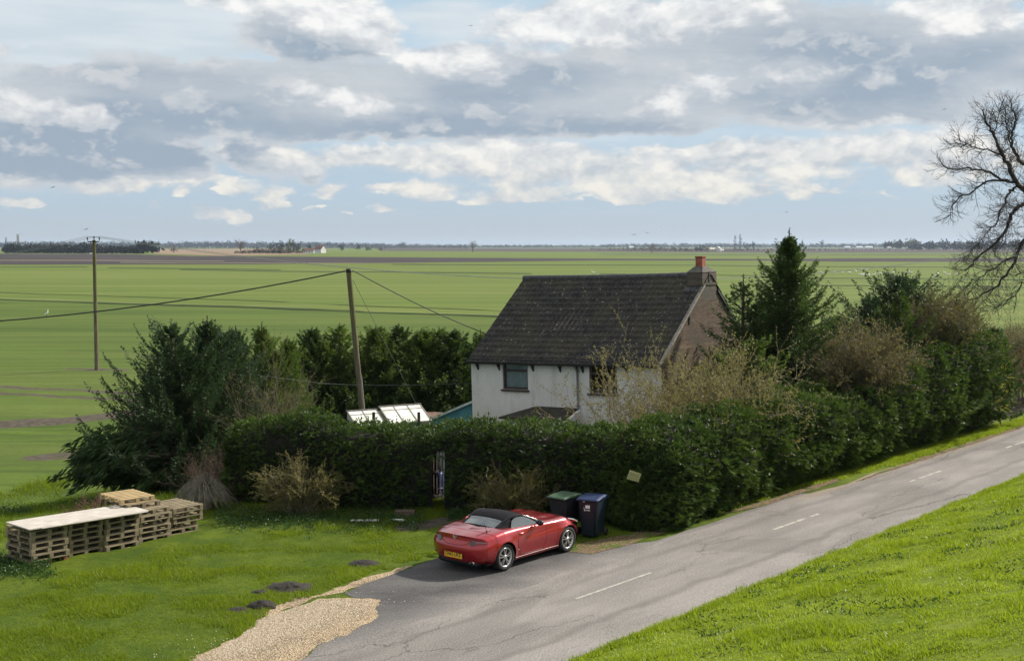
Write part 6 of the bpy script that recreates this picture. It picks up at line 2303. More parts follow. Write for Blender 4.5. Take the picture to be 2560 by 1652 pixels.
def build_bare_tree():
    """big leafless tree, trunk just outside the right edge of the picture"""
    rs = np.random.default_rng(5)
    Y = 66.0
    X0 = (2685 - CX) / F * Y
    z0 = float(terr(X0, Y))
    X0 += .35
    root = thing('bare_tree', 'large leafless tree with drooping branches at the right frame edge', 'tree', (X0, Y, z0))

    def q(u, v, dy=0.0):
        p = P(u, v, Y + dy)
        return np.array([p.x - X0 + .35, p.y - Y, p.z - z0 - .25])
    limbs = [
        ([q(2690, 640), q(2630, 540), q(2560, 476), q(2523, 443), q(2508, 402), q(2488, 375), q(2469, 328), q(2453, 296), q(2440, 262)], .20, 0),
        ([q(2523, 443), q(2480, 437, .6), q(2453, 414, .9), q(2402, 409, 1.2), q(2366, 412, 1.4), q(2336, 404, 1.5)], .075, 1),
        ([q(2500, 440), q(2449, 441, -.6), q(2418, 460, -.9), q(2385, 482, -1.2), q(2363, 505, -1.3), q(2352, 531, -1.4)], .06, 1),
        ([q(2488, 375), q(2441, 360, -.8), q(2405, 352, -1.2), q(2371, 344, -1.5)], .05, 1),
        ([q(2469, 328), q(2478, 290, .8), q(2484, 258, 1.2)], .04, 1),
        ([q(2680, 560), q(2620, 470, 1.2), q(2560, 410, 1.2), q(2531, 391, 1.2), q(2511, 350, 1.2), q(2514, 318, 1.4), q(2523, 290, 1.6), q(2512, 250, 1.8)], .15, 0),
        ([q(2511, 350, 1.2), q(2500, 310, .6), q(2496, 258, .2)], .05, 1),
        ([q(2690, 620), q(2620, 540, -1.5), q(2560, 494, -1.5), q(2531, 500, -1.6), q(2511, 519, -1.7), q(2506, 550, -1.8), q(2490, 575, -2), q(2462, 605, -2.2), q(2425, 632, -2.4), q(2395, 665, -2.6)], .15, 0),
        ([q(2523, 455), q(2504, 469, 1), q(2496, 496, 1.2), q(2482, 531, 1.4), q(2455, 565, 1.6), q(2425, 596, 1.8), q(2400, 640, 2.0)], .07, 1),
        ([q(2690, 660), q(2620, 590, .5), q(2560, 568, .5), q(2543, 586, .5), q(2527, 621, .5), q(2506, 665, .5), q(2480, 700, .5), q(2440, 722, .4), q(2395, 745, .3)], .14, 0),
        ([q(2527, 621, .5), q(2500, 640, -.5), q(2465, 660, -1), q(2425, 690, -1.4), q(2400, 730, -1.8)], .06, 1),
        ([q(2570, 600), q(2552, 650, -1.4), q(2540, 700, -1.8), q(2510, 735, -2.2), q(2470, 755, -2.4)], .07, 1),
        ([q(2690, 480), q(2630, 370, 2), q(2590, 320, 2.4), q(2572, 285, 2.6)], .11, 0),
        ([q(2700, 460), q(2760, 330, 1), q(2800, 220, 1.5), q(2830, 130, 2)], .15, 0),
        ([q(2700, 520), q(2790, 430, -1), q(2880, 380, -1.5), q(2980, 370, -2)], .14, 0),
        ([q(2695, 430), q(2680, 280, 0), q(2665, 160, .5), q(2650, 70, .8)], .15, 0),
        ([q(2700, 600), q(2800, 540, 1.5), q(2900, 560, 2), q(2960, 640, 2.4)], .12, 0),
        ([q(2695, 560), q(2660, 520, 4), q(2620, 450, 6), q(2600, 400, 7)], .12, 0)]
    lines = [(np.array([[0, 0, -.2], [.05, 0, 2.2], q(2690, 700), q(2697, 560), q(2697, 430)]), .48, .2)]
    tips = []
    for pts, r, lv in limbs:
        pts = np.array(pts)
        # smooth a little and roughen
        k = len(pts)
        t = np.linspace(0, k - 1, (k - 1) * 4 + 1)
        f = np.stack([np.interp(t, range(k), pts[:, i]) for i in range(3)], -1)
        f[1:-1] = f[1:-1] * .5 + (f[:-2] + f[2:]) * .25
        f[1:-1] += rs.normal(size=(len(f) - 2, 3)) * .045
        lines.append((f, r, r * .22))
        vis = f[:, 0] < (2640 - CX) / F * Y - X0
        ln = np.linalg.norm(np.diff(f, axis=0), axis=1).sum()
        nch = int(ln * (10.5 if vis.any() else 3.0))
        for c in range(nch):
            tt = rs.uniform(.18, 1) * (len(f) - 1)
            i = min(int(tt), len(f) - 2)
            p = f[i] + (f[i + 1] - f[i]) * (tt - i)
            tang = unit((f[i + 1] - f[i])[None])[0]
            d = tang * .8 + rs.normal(size=3) * .62 + np.array([-.15, 0, -.02])
            d /= np.linalg.norm(d)
            grow(p, d, rs.uniform(.45, 1.05), .013, 2, lines, tips, rs, .20, .06, (3, 4), (.42, .68), .75, 4)
    V, Fq = tubes_np(lines[:1], 10)
    BT = plain('dark_bark', (.040, .032, .028), .9, 0, .35, 8.0)
    link('trunk', mesh_np('trunk', V, Fq, BT), root)
    V, Fq = tubes_np(lines[1:], 4)
    link('branches', mesh_np('branches', V, Fq, BT), root)


build_hedges()
build_conifers()
ragged_end()
build_shrubs()
build_bare_tree()

# ------------------------------------------------------------------ grass blades
def project(V):
    V = np.asarray(V, float)
    rel = V - np.array([0, 0, CH])
    f = np.array(FWD)
    up = np.array(UPV)
    d = rel @ f
    return CX + F * rel[:, 0] / np.maximum(d, .01), CY - F * (rel @ up) / np.maximum(d, .01), d


def blades(name, label, pts, h, w, mat, seed, lean=.5, var=None, wind=(-.25, -.1)):
    r_ = np.random.default_rng(seed)
    n = len(pts)
    az = r_.uniform(0, 2 * pi, n)
    S = np.stack([np.cos(az), np.sin(az), 0 * az], -1)
    H = h * r_.uniform(.5, 1.35, n)
    T = np.stack([r_.normal(size=n) * lean + wind[0], r_.normal(size=n) * lean + wind[1], np.ones(n)], -1)
    T = unit(T)
    Wd = (w * r_.uniform(.6, 1.5, n))[:, None]
    a = pts - S * Wd / 2
    b = pts + S * Wd / 2
    c = pts + T * H[:, None]
    V = np.stack([a, b, c], 1).reshape(-1, 3)
    Fq = np.arange(3 * n).reshape(n, 3)
    if var is None:
        var = np.clip(fbm(pts, .9, seed) * .8 + r_.normal(size=n) * .18 + .05, 0, 1)
    return tag(link(name, mesh_np(name, V, Fq, mat, {'var': ('FACE', var)})), label, 'grass', kind='stuff')


GRB_M = leafmat('bank_blade', (.095, .160, .008), (.31, .39, .024), .5, .40, c3=(.42, .46, .20))
GRL_M = leafmat('lawn_blade', (.056, .108, .007), (.215, .285, .014), .48, .5)
WEED_M = leafmat('weed_leaf', (.016, .042, .012), (.050, .105, .022), .3, .45)


def scatter_sn(s0, s1, n0, n1, count, seed):
    r_ = np.random.default_rng(seed)
    s = r_.uniform(s0, s1, count)
    n = r_.uniform(n0, n1, count)
    x, y = xy(s, n)
    z = terr(x, y)
    Q = np.stack([x, y, z], -1)
    u, v, d = project(Q)
    ok = (d > 1) & (u > -160) & (u < 2720) & (v < 1800)
    return Q[ok], s[ok], n[ok]


def build_grass():
    # the bank: thin out with distance, clumpy
    Q, s, n = scatter_sn(8, 70, 2.0, 13.72, 900000, 1)
    cl = fbm(Q, 1.5, 31)
    d = np.linalg.norm(Q, axis=1)
    keep = rng.random(len(Q)) < np.clip((26 / d) ** 1.1, .35, 1) * (.75 + .6 * (cl - .25))
    Q, cl = Q[keep], cl[keep]
    tall = .040 + .085 * ss(.45, .70, cl)
    var = np.clip(.25 + .9 * (fbm(Q, .7, 33) - .2) * .9 + rng.normal(size=len(Q)) * .2 - .35 * ss(.62, .75, fbm(Q, 1.1, 41)), 0, 1)
    blades('bank_grass', 'bright rough grass covering the bank', Q, tall, .016, GRB_M, 2, .55, var)
    # coarse dark clumps and pale broad leaves among it
    Q, s, n = scatter_sn(8, 60, 2.0, 13.6, 60000, 3)
    cl = fbm(Q, .9, 36)
    k = cl > .60
    Q = Q[k]
    V, Fq = cards(Q + np.array([0, 0, .02]), unit(rng.normal(size=Q.shape) * .7 + np.array([0, 0, .55])), .10 * rng.uniform(.6, 1.3, len(Q)), .028, .25)
    tag(link('bank_weeds', mesh_np('bank_weeds', V, Fq, WEED_M, {'var': ('FACE', rng.random(len(Fq)))})), 'dark broad leaved weed clumps among the bank grass', 'weeds', kind='stuff')
    # overhanging fringe along the road
    Q, s, n = scatter_sn(14, 90, 13.35, 13.95, 46000, 4)
    e = 13.75 + (fbm(np.stack([s, 0 * s, 0 * s], -1), 1.2, 5) - .5) * .5
    Q = Q[n < e]
    blades('bank_fringe', 'ragged grass edge between bank and road', Q, .11, .016, GRB_M, 6, .6)
    # lawn
    r_ = np.random.default_rng(9)
    N = 700000
    x = r_.uniform(-15.5, 2.2, N)
    y = r_.uniform(20.5, 38.0, N)
    s, n = sn(x, y)
    Q = np.stack([x, y, terr(x, y)], -1)
    u, v, d = project(Q)
    dirt = np.minimum(seg_dist(x, y, G(1020, 1318), G(1160, 1290)) - .35, 9)
    nz = fbm(Q, 2.4, 12)
    # leave the hard surfaces clear: use the gravel and apron outlines in the picture's own ground plan
    gline = lambda pts: np.interp(u, [p[0] for p in pts], [p[1] for p in pts])
    edge = gline([(330, 1740), (470, 1668), (505, 1640), (600, 1586), (640, 1556), (700, 1506), (790, 1482), (870, 1452), (960, 1416), (1075, 1392), (1200, 1350), (1330, 1336), (1400, 1366)])
    lim = edge + 2 + (nz - .5) * 46
    ok = (u > -120) & (u < 1420) & (v < 1800) & (v < lim) & (dirt > 0) & (n < 34 + (nz - .5) * 4) & (y < 37.4) & (n > 18.6)
    inst = (n > 26.75) & (n < 30.5) & (s > 15.2) & (s < 21.0)          # under the pallets
    ok &= ~inst
    for (mu, mv, mr) in ((910, 1410, .42), (722, 1470, .55), (655, 1516, .34), (598, 1524, .25), (650, 1480, .2)):
        p = G(mu, mv)
        ok &= np.hypot(x - p.x, (y - p.y)) > mr * .8
    Q, y, n, nz = Q[ok], y[ok], n[ok], nz[ok]
    c2 = fbm(Q, .8, 14)
    rough = np.maximum(ss(34.6, 36.4, y) * .9, ss(30, 32, n))
    h = (.022 + .085 * ss(.42, .66, c2)) * (1 - .7 * ss(25.6, 26.6, n)) + .06 * rough
    k = rng.random(len(Q)) < .45 + .55 * ss(.3, .6, c2)
    Q, h, c2 = Q[k], h[k], c2[k]
    var = np.clip(.18 + .95 * (c2 - .2) + rng.normal(size=len(Q)) * .2, 0, 1)
    blades('lawn_grass', 'short uneven lawn grass in front of the hedge', Q, h, .014, GRL_M, 15, .7, var)
    # rough grass on the bank behind the pallets, down to the field
    N = 120000
    x = r_.uniform(-24, -6.5, N)
    y = r_.uniform(27.5, 52, N)
    s, n = sn(x, y)
    Q = np.stack([x, y, terr(x, y)], -1)
    u, v, d = project(Q)
    c2 = fbm(Q, .6, 17)
    ok = (u > -120) & (u < 640) & (n > 31.3) & (n < 42 + 6 * (c2 - .5)) & (rng.random(N) < .25 + 1.1 * ss(.35, .6, c2))
    Q, c2 = Q[ok], c2[ok]
    blades('rough_grass', 'rough tussocky grass between the pallets and the field', Q, .10 + .22 * ss(.45, .7, c2), .022, GRL_M, 18, .5)
    # nettles and weeds at the foot of the hedge and round the pallets
    PP = []
    for (n_, f) in ((9000, lambda t: G(540 + 520 * t, 1300 + 16 * r_.normal())), (3200, lambda t: G(1120 + 130 * t, 1292 + 6 * r_.normal())), (5000, lambda t: G(-60 + 190 * t ** 1.4, 1418 + 14 * r_.normal())), (9000, lambda t: G(-80 + 360 * t, 1235 + 14 * r_.normal(), -.3))):
        for _ in range(n_ // 8):
            c = f(r_.random())
            c.z = float(terr(c.x, c.y))
            hh = r_.uniform(.05, .26)
            for _ in range(8):
                PP.append((c.x + r_.normal() * .06, c.y + r_.normal() * .06, c.z + hh * r_.random()))
    PP = np.array(PP)
    V, Fq = cards(PP, unit(r_.normal(size=PP.shape) + np.array([0, 0, .4])), .06 * r_.uniform(.6, 1.4, len(PP)), .03, .15)
    tag(link('hedge_weeds', mesh_np('hedge_weeds', V, Fq, WEED_M, {'var': ('FACE', np.clip(fbm(PP, 1.2, 3) + r_.normal(size=len(PP)) * .2, 0, 1))})), 'low nettles and weeds along the hedge foot and pallets', 'weeds', kind='stuff')
    # verge on the house side of the road
    Q, s, n = scatter_sn(30, 110, 17.5, 19.2, 240000, 21)
    nz = fbm(Q, 1.6, 22)
    w0 = np.interp(s, [30, 36, 40, 44, 60, 110], [18.3, 18.25, 17.95, 17.75, 17.6, 17.6])
    dens = np.interp(s, [30, 36, 40, 44, 110], [.12, .3, .7, 1, 1])
    ok = (n > w0 + (nz - .5) * .5) & (n < 18.5 + (nz - .5) * .4) & (rng.random(len(Q)) < dens)
    Q = Q[ok]
    blades('verge_grass', 'bright grass verge between the road and the tall hedge', Q, .10, .018, GRB_M, 23, .55)
    # grass and moss round the bins
    x = r_.uniform(.6, 4.6, 16000)
    y = r_.uniform(31, 35, 16000)
    Q = np.stack([x, y, terr(x, y)], -1)
    u, v, d = project(Q)
    nz = fbm(Q, 2.0, 25)
    ok = (u > 1395) & (u < 1640) & (v > 1325) & (v < np.interp(u, [1395, 1450, 1500, 1560, 1640], [1372, 1376, 1374, 1362, 1346]) + (nz - .5) * 12) & (rng.random(len(Q)) < .6)
    blades('bin_grass', 'mossy grass patch around the wheelie bins', Q[ok], .05, .014, GRL_M, 26, .7)
    # loose stones over the gravel and a few strays on the apron
    N = 26000
    PP = []
    a, b = np.array(G(505, 1640)), np.array(G(870, 1500))
    t = r_.random(N)[:, None]
    Q = a + (b - a) * t + np.stack([r_.normal(size=N) * .55, r_.normal(size=N) * .55, np.zeros(N) + .015], -1)
    u, v, d = project(Q)
    ok = (v > np.interp(u, [470, 505, 600, 655, 770, 800, 870, 936], [1680, 1640, 1588, 1540, 1506, 1494, 1496, 1500]) + 2) & (v < np.interp(u, [600, 690, 800, 905, 936], [1730, 1678, 1622, 1568, 1505]))
    stray = r_.random(N) < .02
    Q = Q[ok | stray]
    n_ = len(Q)
    sz = r_.uniform(.006, .018, n_)[:, None]
    base = np.array([[1, 0, 0], [-.5, .87, 0], [-.5, -.87, 0], [0, 0, 1]])
    az = r_.uniform(0, 2 * pi, n_)
    R = np.stack([np.stack([np.cos(az), -np.sin(az)], -1), np.stack([np.sin(az), np.cos(az)], -1)], 1)
    V = np.zeros((n_, 4, 3))
    V[:, :, :2] = np.einsum('nij,kj->nki', R, base[:, :2]) * sz[:, None]
    V[:, :, 2] = base[None, :, 2] * sz * .9
    V += Q[:, None]
    i = np.arange(n_)[:, None] * 4
    Fq = np.concatenate([i + [0, 1, 3], i + [1, 2, 3], i + [2, 0, 3]], 0)

    def stone(g):
        a_ = g.n('ShaderNodeAttribute', attribute_name='var').outputs['Fac']
        return bsdf(g, g.mix(a_, (.22, .16, .10), (.60, .52, .40)), .8, 0, .3)
    vv = r_.random(n_)
    tag(link('gravel_stones', mesh_np('gravel_stones', V.reshape(-1, 3), Fq, material('gravel_stone', stone), {'var': ('FACE', np.concatenate([vv, vv, vv]))})), 'loose pale stones lying over the gravel patch', 'gravel', kind='stuff')


build_grass()


# ------------------------------------------------------------------ the far fields
FZ = -1.2


def far_sheets():
    def strip(name, pts_top, pts_bot, col, label, z=.06, amp=0.0, var=.25, seed=1):
        top = [G(u, v, FZ + z) for u, v in pts_top]
        bot = [G(u, v, FZ + z) for u, v in pts_bot][::-1]
        o = [Vector((p.x, p.y)) for p in top + bot]
        if amp:
            o = rough_poly(o, 6.0, amp, seed)
        m = material('far_' + name + str(seed), lambda g: (lambda tc: bsdf(g, g.mix(g.ramp(g.noise(g.v('MULTIPLY', tc, (.012, .05, 1)), 1.0, 5.0, .65).outputs['Fac'], .35, .65), tuple(c * (1 - var) for c in col), tuple(c * (1 + var) for c in col)), .9, 0, .1))(g.n('ShaderNodeTexCoord').outputs['Object']))
        sheet(name, o, FZ + z, m, label, 'field')
    SOIL = (.046, .037, .038)
    strip('ploughed_field', [(-400, 633), (300, 635), (480, 640), (900, 642.5), (1500, 646.5), (1900, 647.5), (2100, 645.5), (3000, 645)], [(-400, 662.5), (300, 661), (640, 660.5), (900, 657.5), (1200, 655), (1500, 651), (1900, 651.5), (2100, 654), (3000, 654.5)], SOIL, 'dark ploughed field across the middle distance', .05, seed=1)
    strip('stubble_strip', [(-400, 650), (250, 650.2), (560, 652)], [(-400, 651.6), (250, 651.8), (560, 653)], (.20, .17, .12), 'pale grass strip inside the dark ploughed field', .12, seed=2)
    strip('stubble_strip', [(300, 655.4), (640, 656.6), (1060, 658)], [(300, 656.6), (640, 657.6), (1060, 658.8)], (.20, .18, .11), 'pale grass strip near the lower edge of the ploughed field', .12, seed=3)
    strip('far_ploughed_field', [(950, 620.6), (1500, 621), (3000, 621.5)], [(950, 627), (1500, 629), (1900, 631), (3000, 631)], (.070, .055, .055), 'brown ploughed land close to the horizon', .2, seed=4)
    strip('stubble_field', [(380, 622), (700, 622)], [(380, 634), (560, 640), (780, 636)], (.23, .17, .11), 'tan stubble field right of the shelterbelt', .2, seed=5)
    strip('green_strip', [(1500, 632), (2000, 633), (3000, 633)], [(1500, 636), (2000, 637.5), (3000, 637.5)], (.10, .13, .05), 'dull green strip below the far ploughed land', .25, seed=6)
    DG, LG = (.030, .052, .014), (.125, .155, .040)
    A = [(-300, 742), (0, 748.5), (240, 757), (640, 768), (930, 780), (1250, 790), (1800, 806)]
    strip('ditch_edge', [(u, v - 5) for u, v in A], [(u, v - 1.2) for u, v in A], LG, 'pale grass rim of the field ditch', .03, 1.4, seed=7)
    strip('field_ditch', [(u, v - 1.4) for u, v in A], [(u, v + 1.5) for u, v in A], DG, 'dark ditch line crossing the green field', .05, .9, seed=8)
    B = [(-300, 724), (0, 731), (640, 751), (880, 763), (1240, 776), (1700, 790)]
    strip('field_track', [(u, v - .6) for u, v in B], [(u, v + .6) for u, v in B], (.060, .092, .019), 'thin dark track line above the ditch', .05, 1.0, seed=9)
    for k, (L, w) in enumerate((([(450, 674), (700, 678), (1000, 680), (1330, 684)], .9), ([(980, 661), (1400, 662.5), (1750, 663), (2000, 666), (2400, 668), (3000, 669)], .8), ([(1900, 694), (2200, 696), (2560, 699), (3000, 702)], 1.0),
                                ([(1500, 684), (1800, 688), (1900, 690)], .7), ([(-300, 667), (0, 668), (220, 667)], .8), ([(270, 669), (700, 674)], .8), ([(1900, 712), (2200, 714), (2560, 718)], .9))):
        strip('field_drain', [(u, v - w) for u, v in L], [(u, v + w) for u, v in L], (.034, .056, .018), 'thin dark drain line across the far green field', .05, 1.0, seed=20 + k)


far_sheets()
FARD_M = leafmat('far_dark_leaf', (.008, .014, .013), (.020, .030, .022), .05)
FARB_M = leafmat('far_bare_twig', (.050, .042, .040), (.095, .080, .066), .1)
FARG_M = leafmat('far_green_leaf', (.05, .065, .026), (.105, .115, .05), .15)


def clump(cx, cy, z0, w, h, n, r_, size, depth=None):
    """leaf cards through an ellipsoid standing on z0"""
    q = r_.normal(size=(n, 3))
    q = unit(q) * (r_.random((n, 1)) ** .4)
    lum = 1 + .35 * (r_.random((n, 1)) - .5)
    Pt = np.array([cx, cy, z0 + h * .52]) + q * lum * np.array([w / 2, (depth or w) / 2, h * .48])
    D = unit(r_.normal(size=(n, 3)))
    return Pt, D, size * r_.uniform(.6, 1.4, n)


def far_trees():
    r_ = np.random.default_rng(101)

    def base(u, v):
        p = G(u, v, FZ)
        return p

    def tree(label, u, vb, vt, wpx, mat, kind='round', n=150, group=None, name='far_tree', cat='tree'):
        p = base(u, vb)
        k = p.y / F
        h = (vb - vt) * k
        w = wpx * k
        root = thing(name, label, cat, p, None, group)
        lines = [(np.array([[0, 0, -.2], [0, 0, h * .5], [0, 0, h * .9]]), max(.25, h * .03), .05)]
        if kind == 'bare':
            tips = []
            for q in range(16):
                az = r_.uniform(0, 2 * pi)
                d = np.array([cos(az) * w / h * .8, sin(az) * w / h * .8, .9])
                grow(np.array([0, 0, h * r_.uniform(.2, .5)]), unit(d[None])[0], h * r_.uniform(.3, .5), max(.10, h * .012), 2, lines, tips, r_, .18, .04, (3, 4), (.4, .65), .7, 3)
            V, Fq = tubes_np(lines[:1], 5)
            link('trunk', mesh_np('trunk', V, Fq, DEADTW_M), root)
            V, Fq = tubes_np(lines[1:], 3)
            link('branches', mesh_np('branches', V, Fq, DEADTW_M), root)
            return root
        V, Fq = tubes_np(lines, 5)
        link('trunk', mesh_np('trunk', V, Fq, TRUNK_M), root)
        if kind == 'poplar':
            t = r_.random(n)
            rad = w / 2 * np.sin(pi * np.clip(t * .92 + .06, 0, 1)) ** .6
            az = r_.uniform(0, 2 * pi, n)
            Pt = np.stack([np.cos(az) * rad * r_.random(n) ** .5, np.sin(az) * rad * r_.random(n) ** .5, h * (.06 + .9 * t)], -1)
            D = unit(np.stack([r_.normal(size=n) * .3, r_.normal(size=n) * .3, np.ones(n)], -1))
            L = np.full(n, h * .09)
            Wd = h * .022
        else:
            parts = [clump(0, 0, h * .08, w, h * .92, n // 2, r_, max(w, h) * .16)]
            for q in range(4):
                parts.append(clump(r_.uniform(-.3, .3) * w, r_.uniform(-.3, .3) * w, h * r_.uniform(.05, .35), w * .55, h * r_.uniform(.45, .66), n // 8, r_, max(w, h) * .14))
            Pt, D, L = (np.concatenate([x[i] for x in parts]) for i in range(3))
            Pt[:, 2] = np.maximum(Pt[:, 2], .1)
            Wd = L * .55
        V, Fq = cards(Pt, D, L, Wd, .05)
        link('crown', mesh_np('crown', V, Fq, mat, {'var': ('FACE', np.clip(r_.normal(.5, .25, len(Fq)), 0, 1))}), root)
        return root

    def belt(name, label, spec, mat, step, seed, kind='stuff', cat='woodland', lift=0.0):
        """spec: rows of (u, base v, top v); fills trees between them"""
        rr = np.random.default_rng(seed)
        us = [s_[0] for s_ in spec]
        PP, DD, LL, VV = [], [], [], []
        u = us[0]
        while u < us[-1]:
            vb = np.interp(u, us, [s_[1] for s_ in spec])
            vt = np.interp(u, us, [s_[2] for s_ in spec])
            p = base(u, vb)
            k = p.y / F
            h = (vb - vt) * k * rr.uniform(.62, 1.12)
            w = h * rr.uniform(.7, 1.3)
            a, b, c = clump(p.x, p.y + rr.uniform(0, 12), FZ - .2, w, h, 80, rr, h * .20)
            a[:, 2] = np.maximum(a[:, 2], FZ)
            PP.append(a)
            DD.append(b)
            LL.append(c)
            VV.append(np.full(80, np.clip(rr.normal(.5, .3), 0, 1)))
            u += step * rr.uniform(.6, 1.4)
        PP, DD, LL, VV = map(np.concatenate, (PP, DD, LL, VV))
        V, Fq = cards(PP, DD, LL, LL * .6, .05)
        return tag(link(name, mesh_np(name, V, Fq, mat, {'var': ('FACE', VV)})), label, cat, kind=kind)
    # far woods, hazed to blue
    belt('far_woodland', 'hazy blue line of woods along the left horizon', [(-150, 620.0, 604), (60, 620.0, 604), (230, 620.0, 605), (420, 620.0, 603), (600, 620.0, 603), (740, 620.0, 604), (900, 620.0, 607), (1060, 620.0, 610), (1250, 619.8, 611.5)], FARD_M, 2.6, 1)
    belt('far_woodland', 'hazy blue line of woods along the right horizon', [(1250, 619.8, 611.5), (1480, 619.8, 611), (1560, 619.8, 609), (1680, 619.8, 608), (1830, 619.8, 608), (1990, 619.8, 609), (2120, 619.8, 608), (2240, 619.8, 608), (2700, 619.8, 607)], FARD_M, 2.6, 2)
    belt('far_hedgerow', 'low purple brown hedgerows below the left woods', [(380, 623, 617), (700, 622.5, 616), (1000, 622, 614), (1180, 622, 614)], FARB_M, 6.0, 3, cat='hedgerow')
    belt('far_hedgerow', 'low purple brown hedgerows below the right woods', [(1480, 626, 619), (1640, 628, 617), (1760, 629, 619), (1950, 627, 621), (2250, 626, 621), (2700, 626, 620)], FARB_M, 6.0, 4, cat='hedgerow')
    belt('far_hedgerow', 'scrubby bare hedge in front of the white farmhouse trees', [(585, 634.5, 627), (640, 634.5, 620), (700, 634.5, 619), (756, 634, 622)], FARB_M, 3.4, 5, cat='hedgerow')
    # shelterbelt on the left
    belt('shelterbelt', 'long dark evergreen shelterbelt on the left, beyond the field pole', [(10, 633, 609.5), (60, 633, 611), (180, 633.5, 612), (200, 633.5, 608.5), (235, 634, 609), (250, 634, 614), (330, 634, 614.5), (345, 634, 612)], FARD_M, 1.3, 6, kind='thing', cat='shelterbelt')
    tree('tall rounded dark evergreens at the right end of the shelterbelt', 368, 634, 604, 62, FARD_M, n=520, name='evergreen_clump', cat='trees')
    fg = 'far trees around the white farmhouse'
    tree('dark yew left of the pale bare tree by the far farmhouse', 676, 630, 606, 24, FARD_M, group=fg)
    tree('wide dark evergreen behind the bare hedge by the far farmhouse', 702, 630, 607, 34, FARD_M, group=fg)
    tree('pale bare tree standing between dark evergreens near the far farmhouse', 727, 631, 595, 24, FARG_M, group=fg)
    tree('dark evergreen right of the pale bare tree near the far farmhouse', 743, 631, 606, 18, FARD_M, group=fg)
    tree('small dark tree just left of the white farmhouse', 772, 631, 609, 18, FARD_M, group=fg)
    tree('dark dense tree first to the right of the white farmhouse', 854, 628, 607, 16, FARD_M, group=fg)
    tree('dark dense tree second to the right of the white farmhouse', 896, 627, 607, 15, FARD_M, group=fg)
    tree('reddish bush at the end of the trees right of the farmhouse', 950, 627, 618, 16, FARB_M, group=fg)
    tree('pale scrub between the second dark tree and the reddish bush', 922, 627, 614, 24, FARG_M, group=fg)
    tree('bare branching tree at the left end of the farmhouse hedge', 601, 634, 597, 30, FARB_M, 'bare')
    tree('bare scrubby tree right of the shelterbelt end', 434, 633, 612, 26, FARB_M, n=120)
    tree('lone bare tree in the middle of the horizon', 1182, 630.5, 599, 20, FARB_M, 'bare')
    tree('bare dark tree beyond the cottage roof left of the pale farm', 1630, 633.5, 607, 26, FARB_M, 'bare')
    tree('left and shorter of the two tall poplars', 1837, 626, 589, 9, FARB_M, 'poplar', 130, group='pair of tall poplars')
    tree('right and taller of the two tall poplars', 1850, 626, 586, 10, FARB_M, 'poplar', 150, group='pair of tall poplars')
    tree('dark round tree right of the two poplars', 1866, 624, 605, 20, FARD_M)
    tree('small dark tree further right of the two poplars', 1883, 623, 603, 8, FARD_M)
    tree('dark bush left of the pale farm buildings', 1742, 629.5, 616, 12, FARD_M)
    tree('grey bare bush beside the pale farm buildings', 1757, 629.5, 612, 22, FARB_M)
    tree('dark blue conifers on the horizon left of centre', 1008, 620.5, 606, 26, FARD_M)
    tree('dark spire shaped tree on the right horizon', 2054, 620.5, 600, 10, FARD_M)
    rg = 'wood on the right horizon'
    for k, (u, vt, w, m, lab) in enumerate(((2222, 606, 26, FARD_M, 'first dark tree at the left end of the right wood'), (2246, 601, 26, FARD_M, 'taller dark tree beside the pale crown in the right wood'), (2281, 599, 34, FARG_M, 'pale green rounded crown in the right wood'),
                                            (2290, 609, 32, FARD_M, 'low dark tree under the pale crown in the right wood'), (2325, 606, 36, FARD_M, 'broad dark tree left of the small white house in the right wood'), (2362, 603, 34, FARD_M, 'dark tree behind the small white house'),
                                            (2398, 605, 38, FARD_M, 'dark tree right of the small white house'), (2440, 606, 44, FARD_M, 'dark tree behind the bare branches'), (2490, 605, 44, FARD_M, 'dark tree further behind the bare branches'), (2540, 604, 44, FARD_M, 'dark tree at the right end of the right wood'))):
        tree(lab, u, 624 + .1 * k, vt - 1.5, w * 1.15, m, n=420, group=rg)


far_trees()


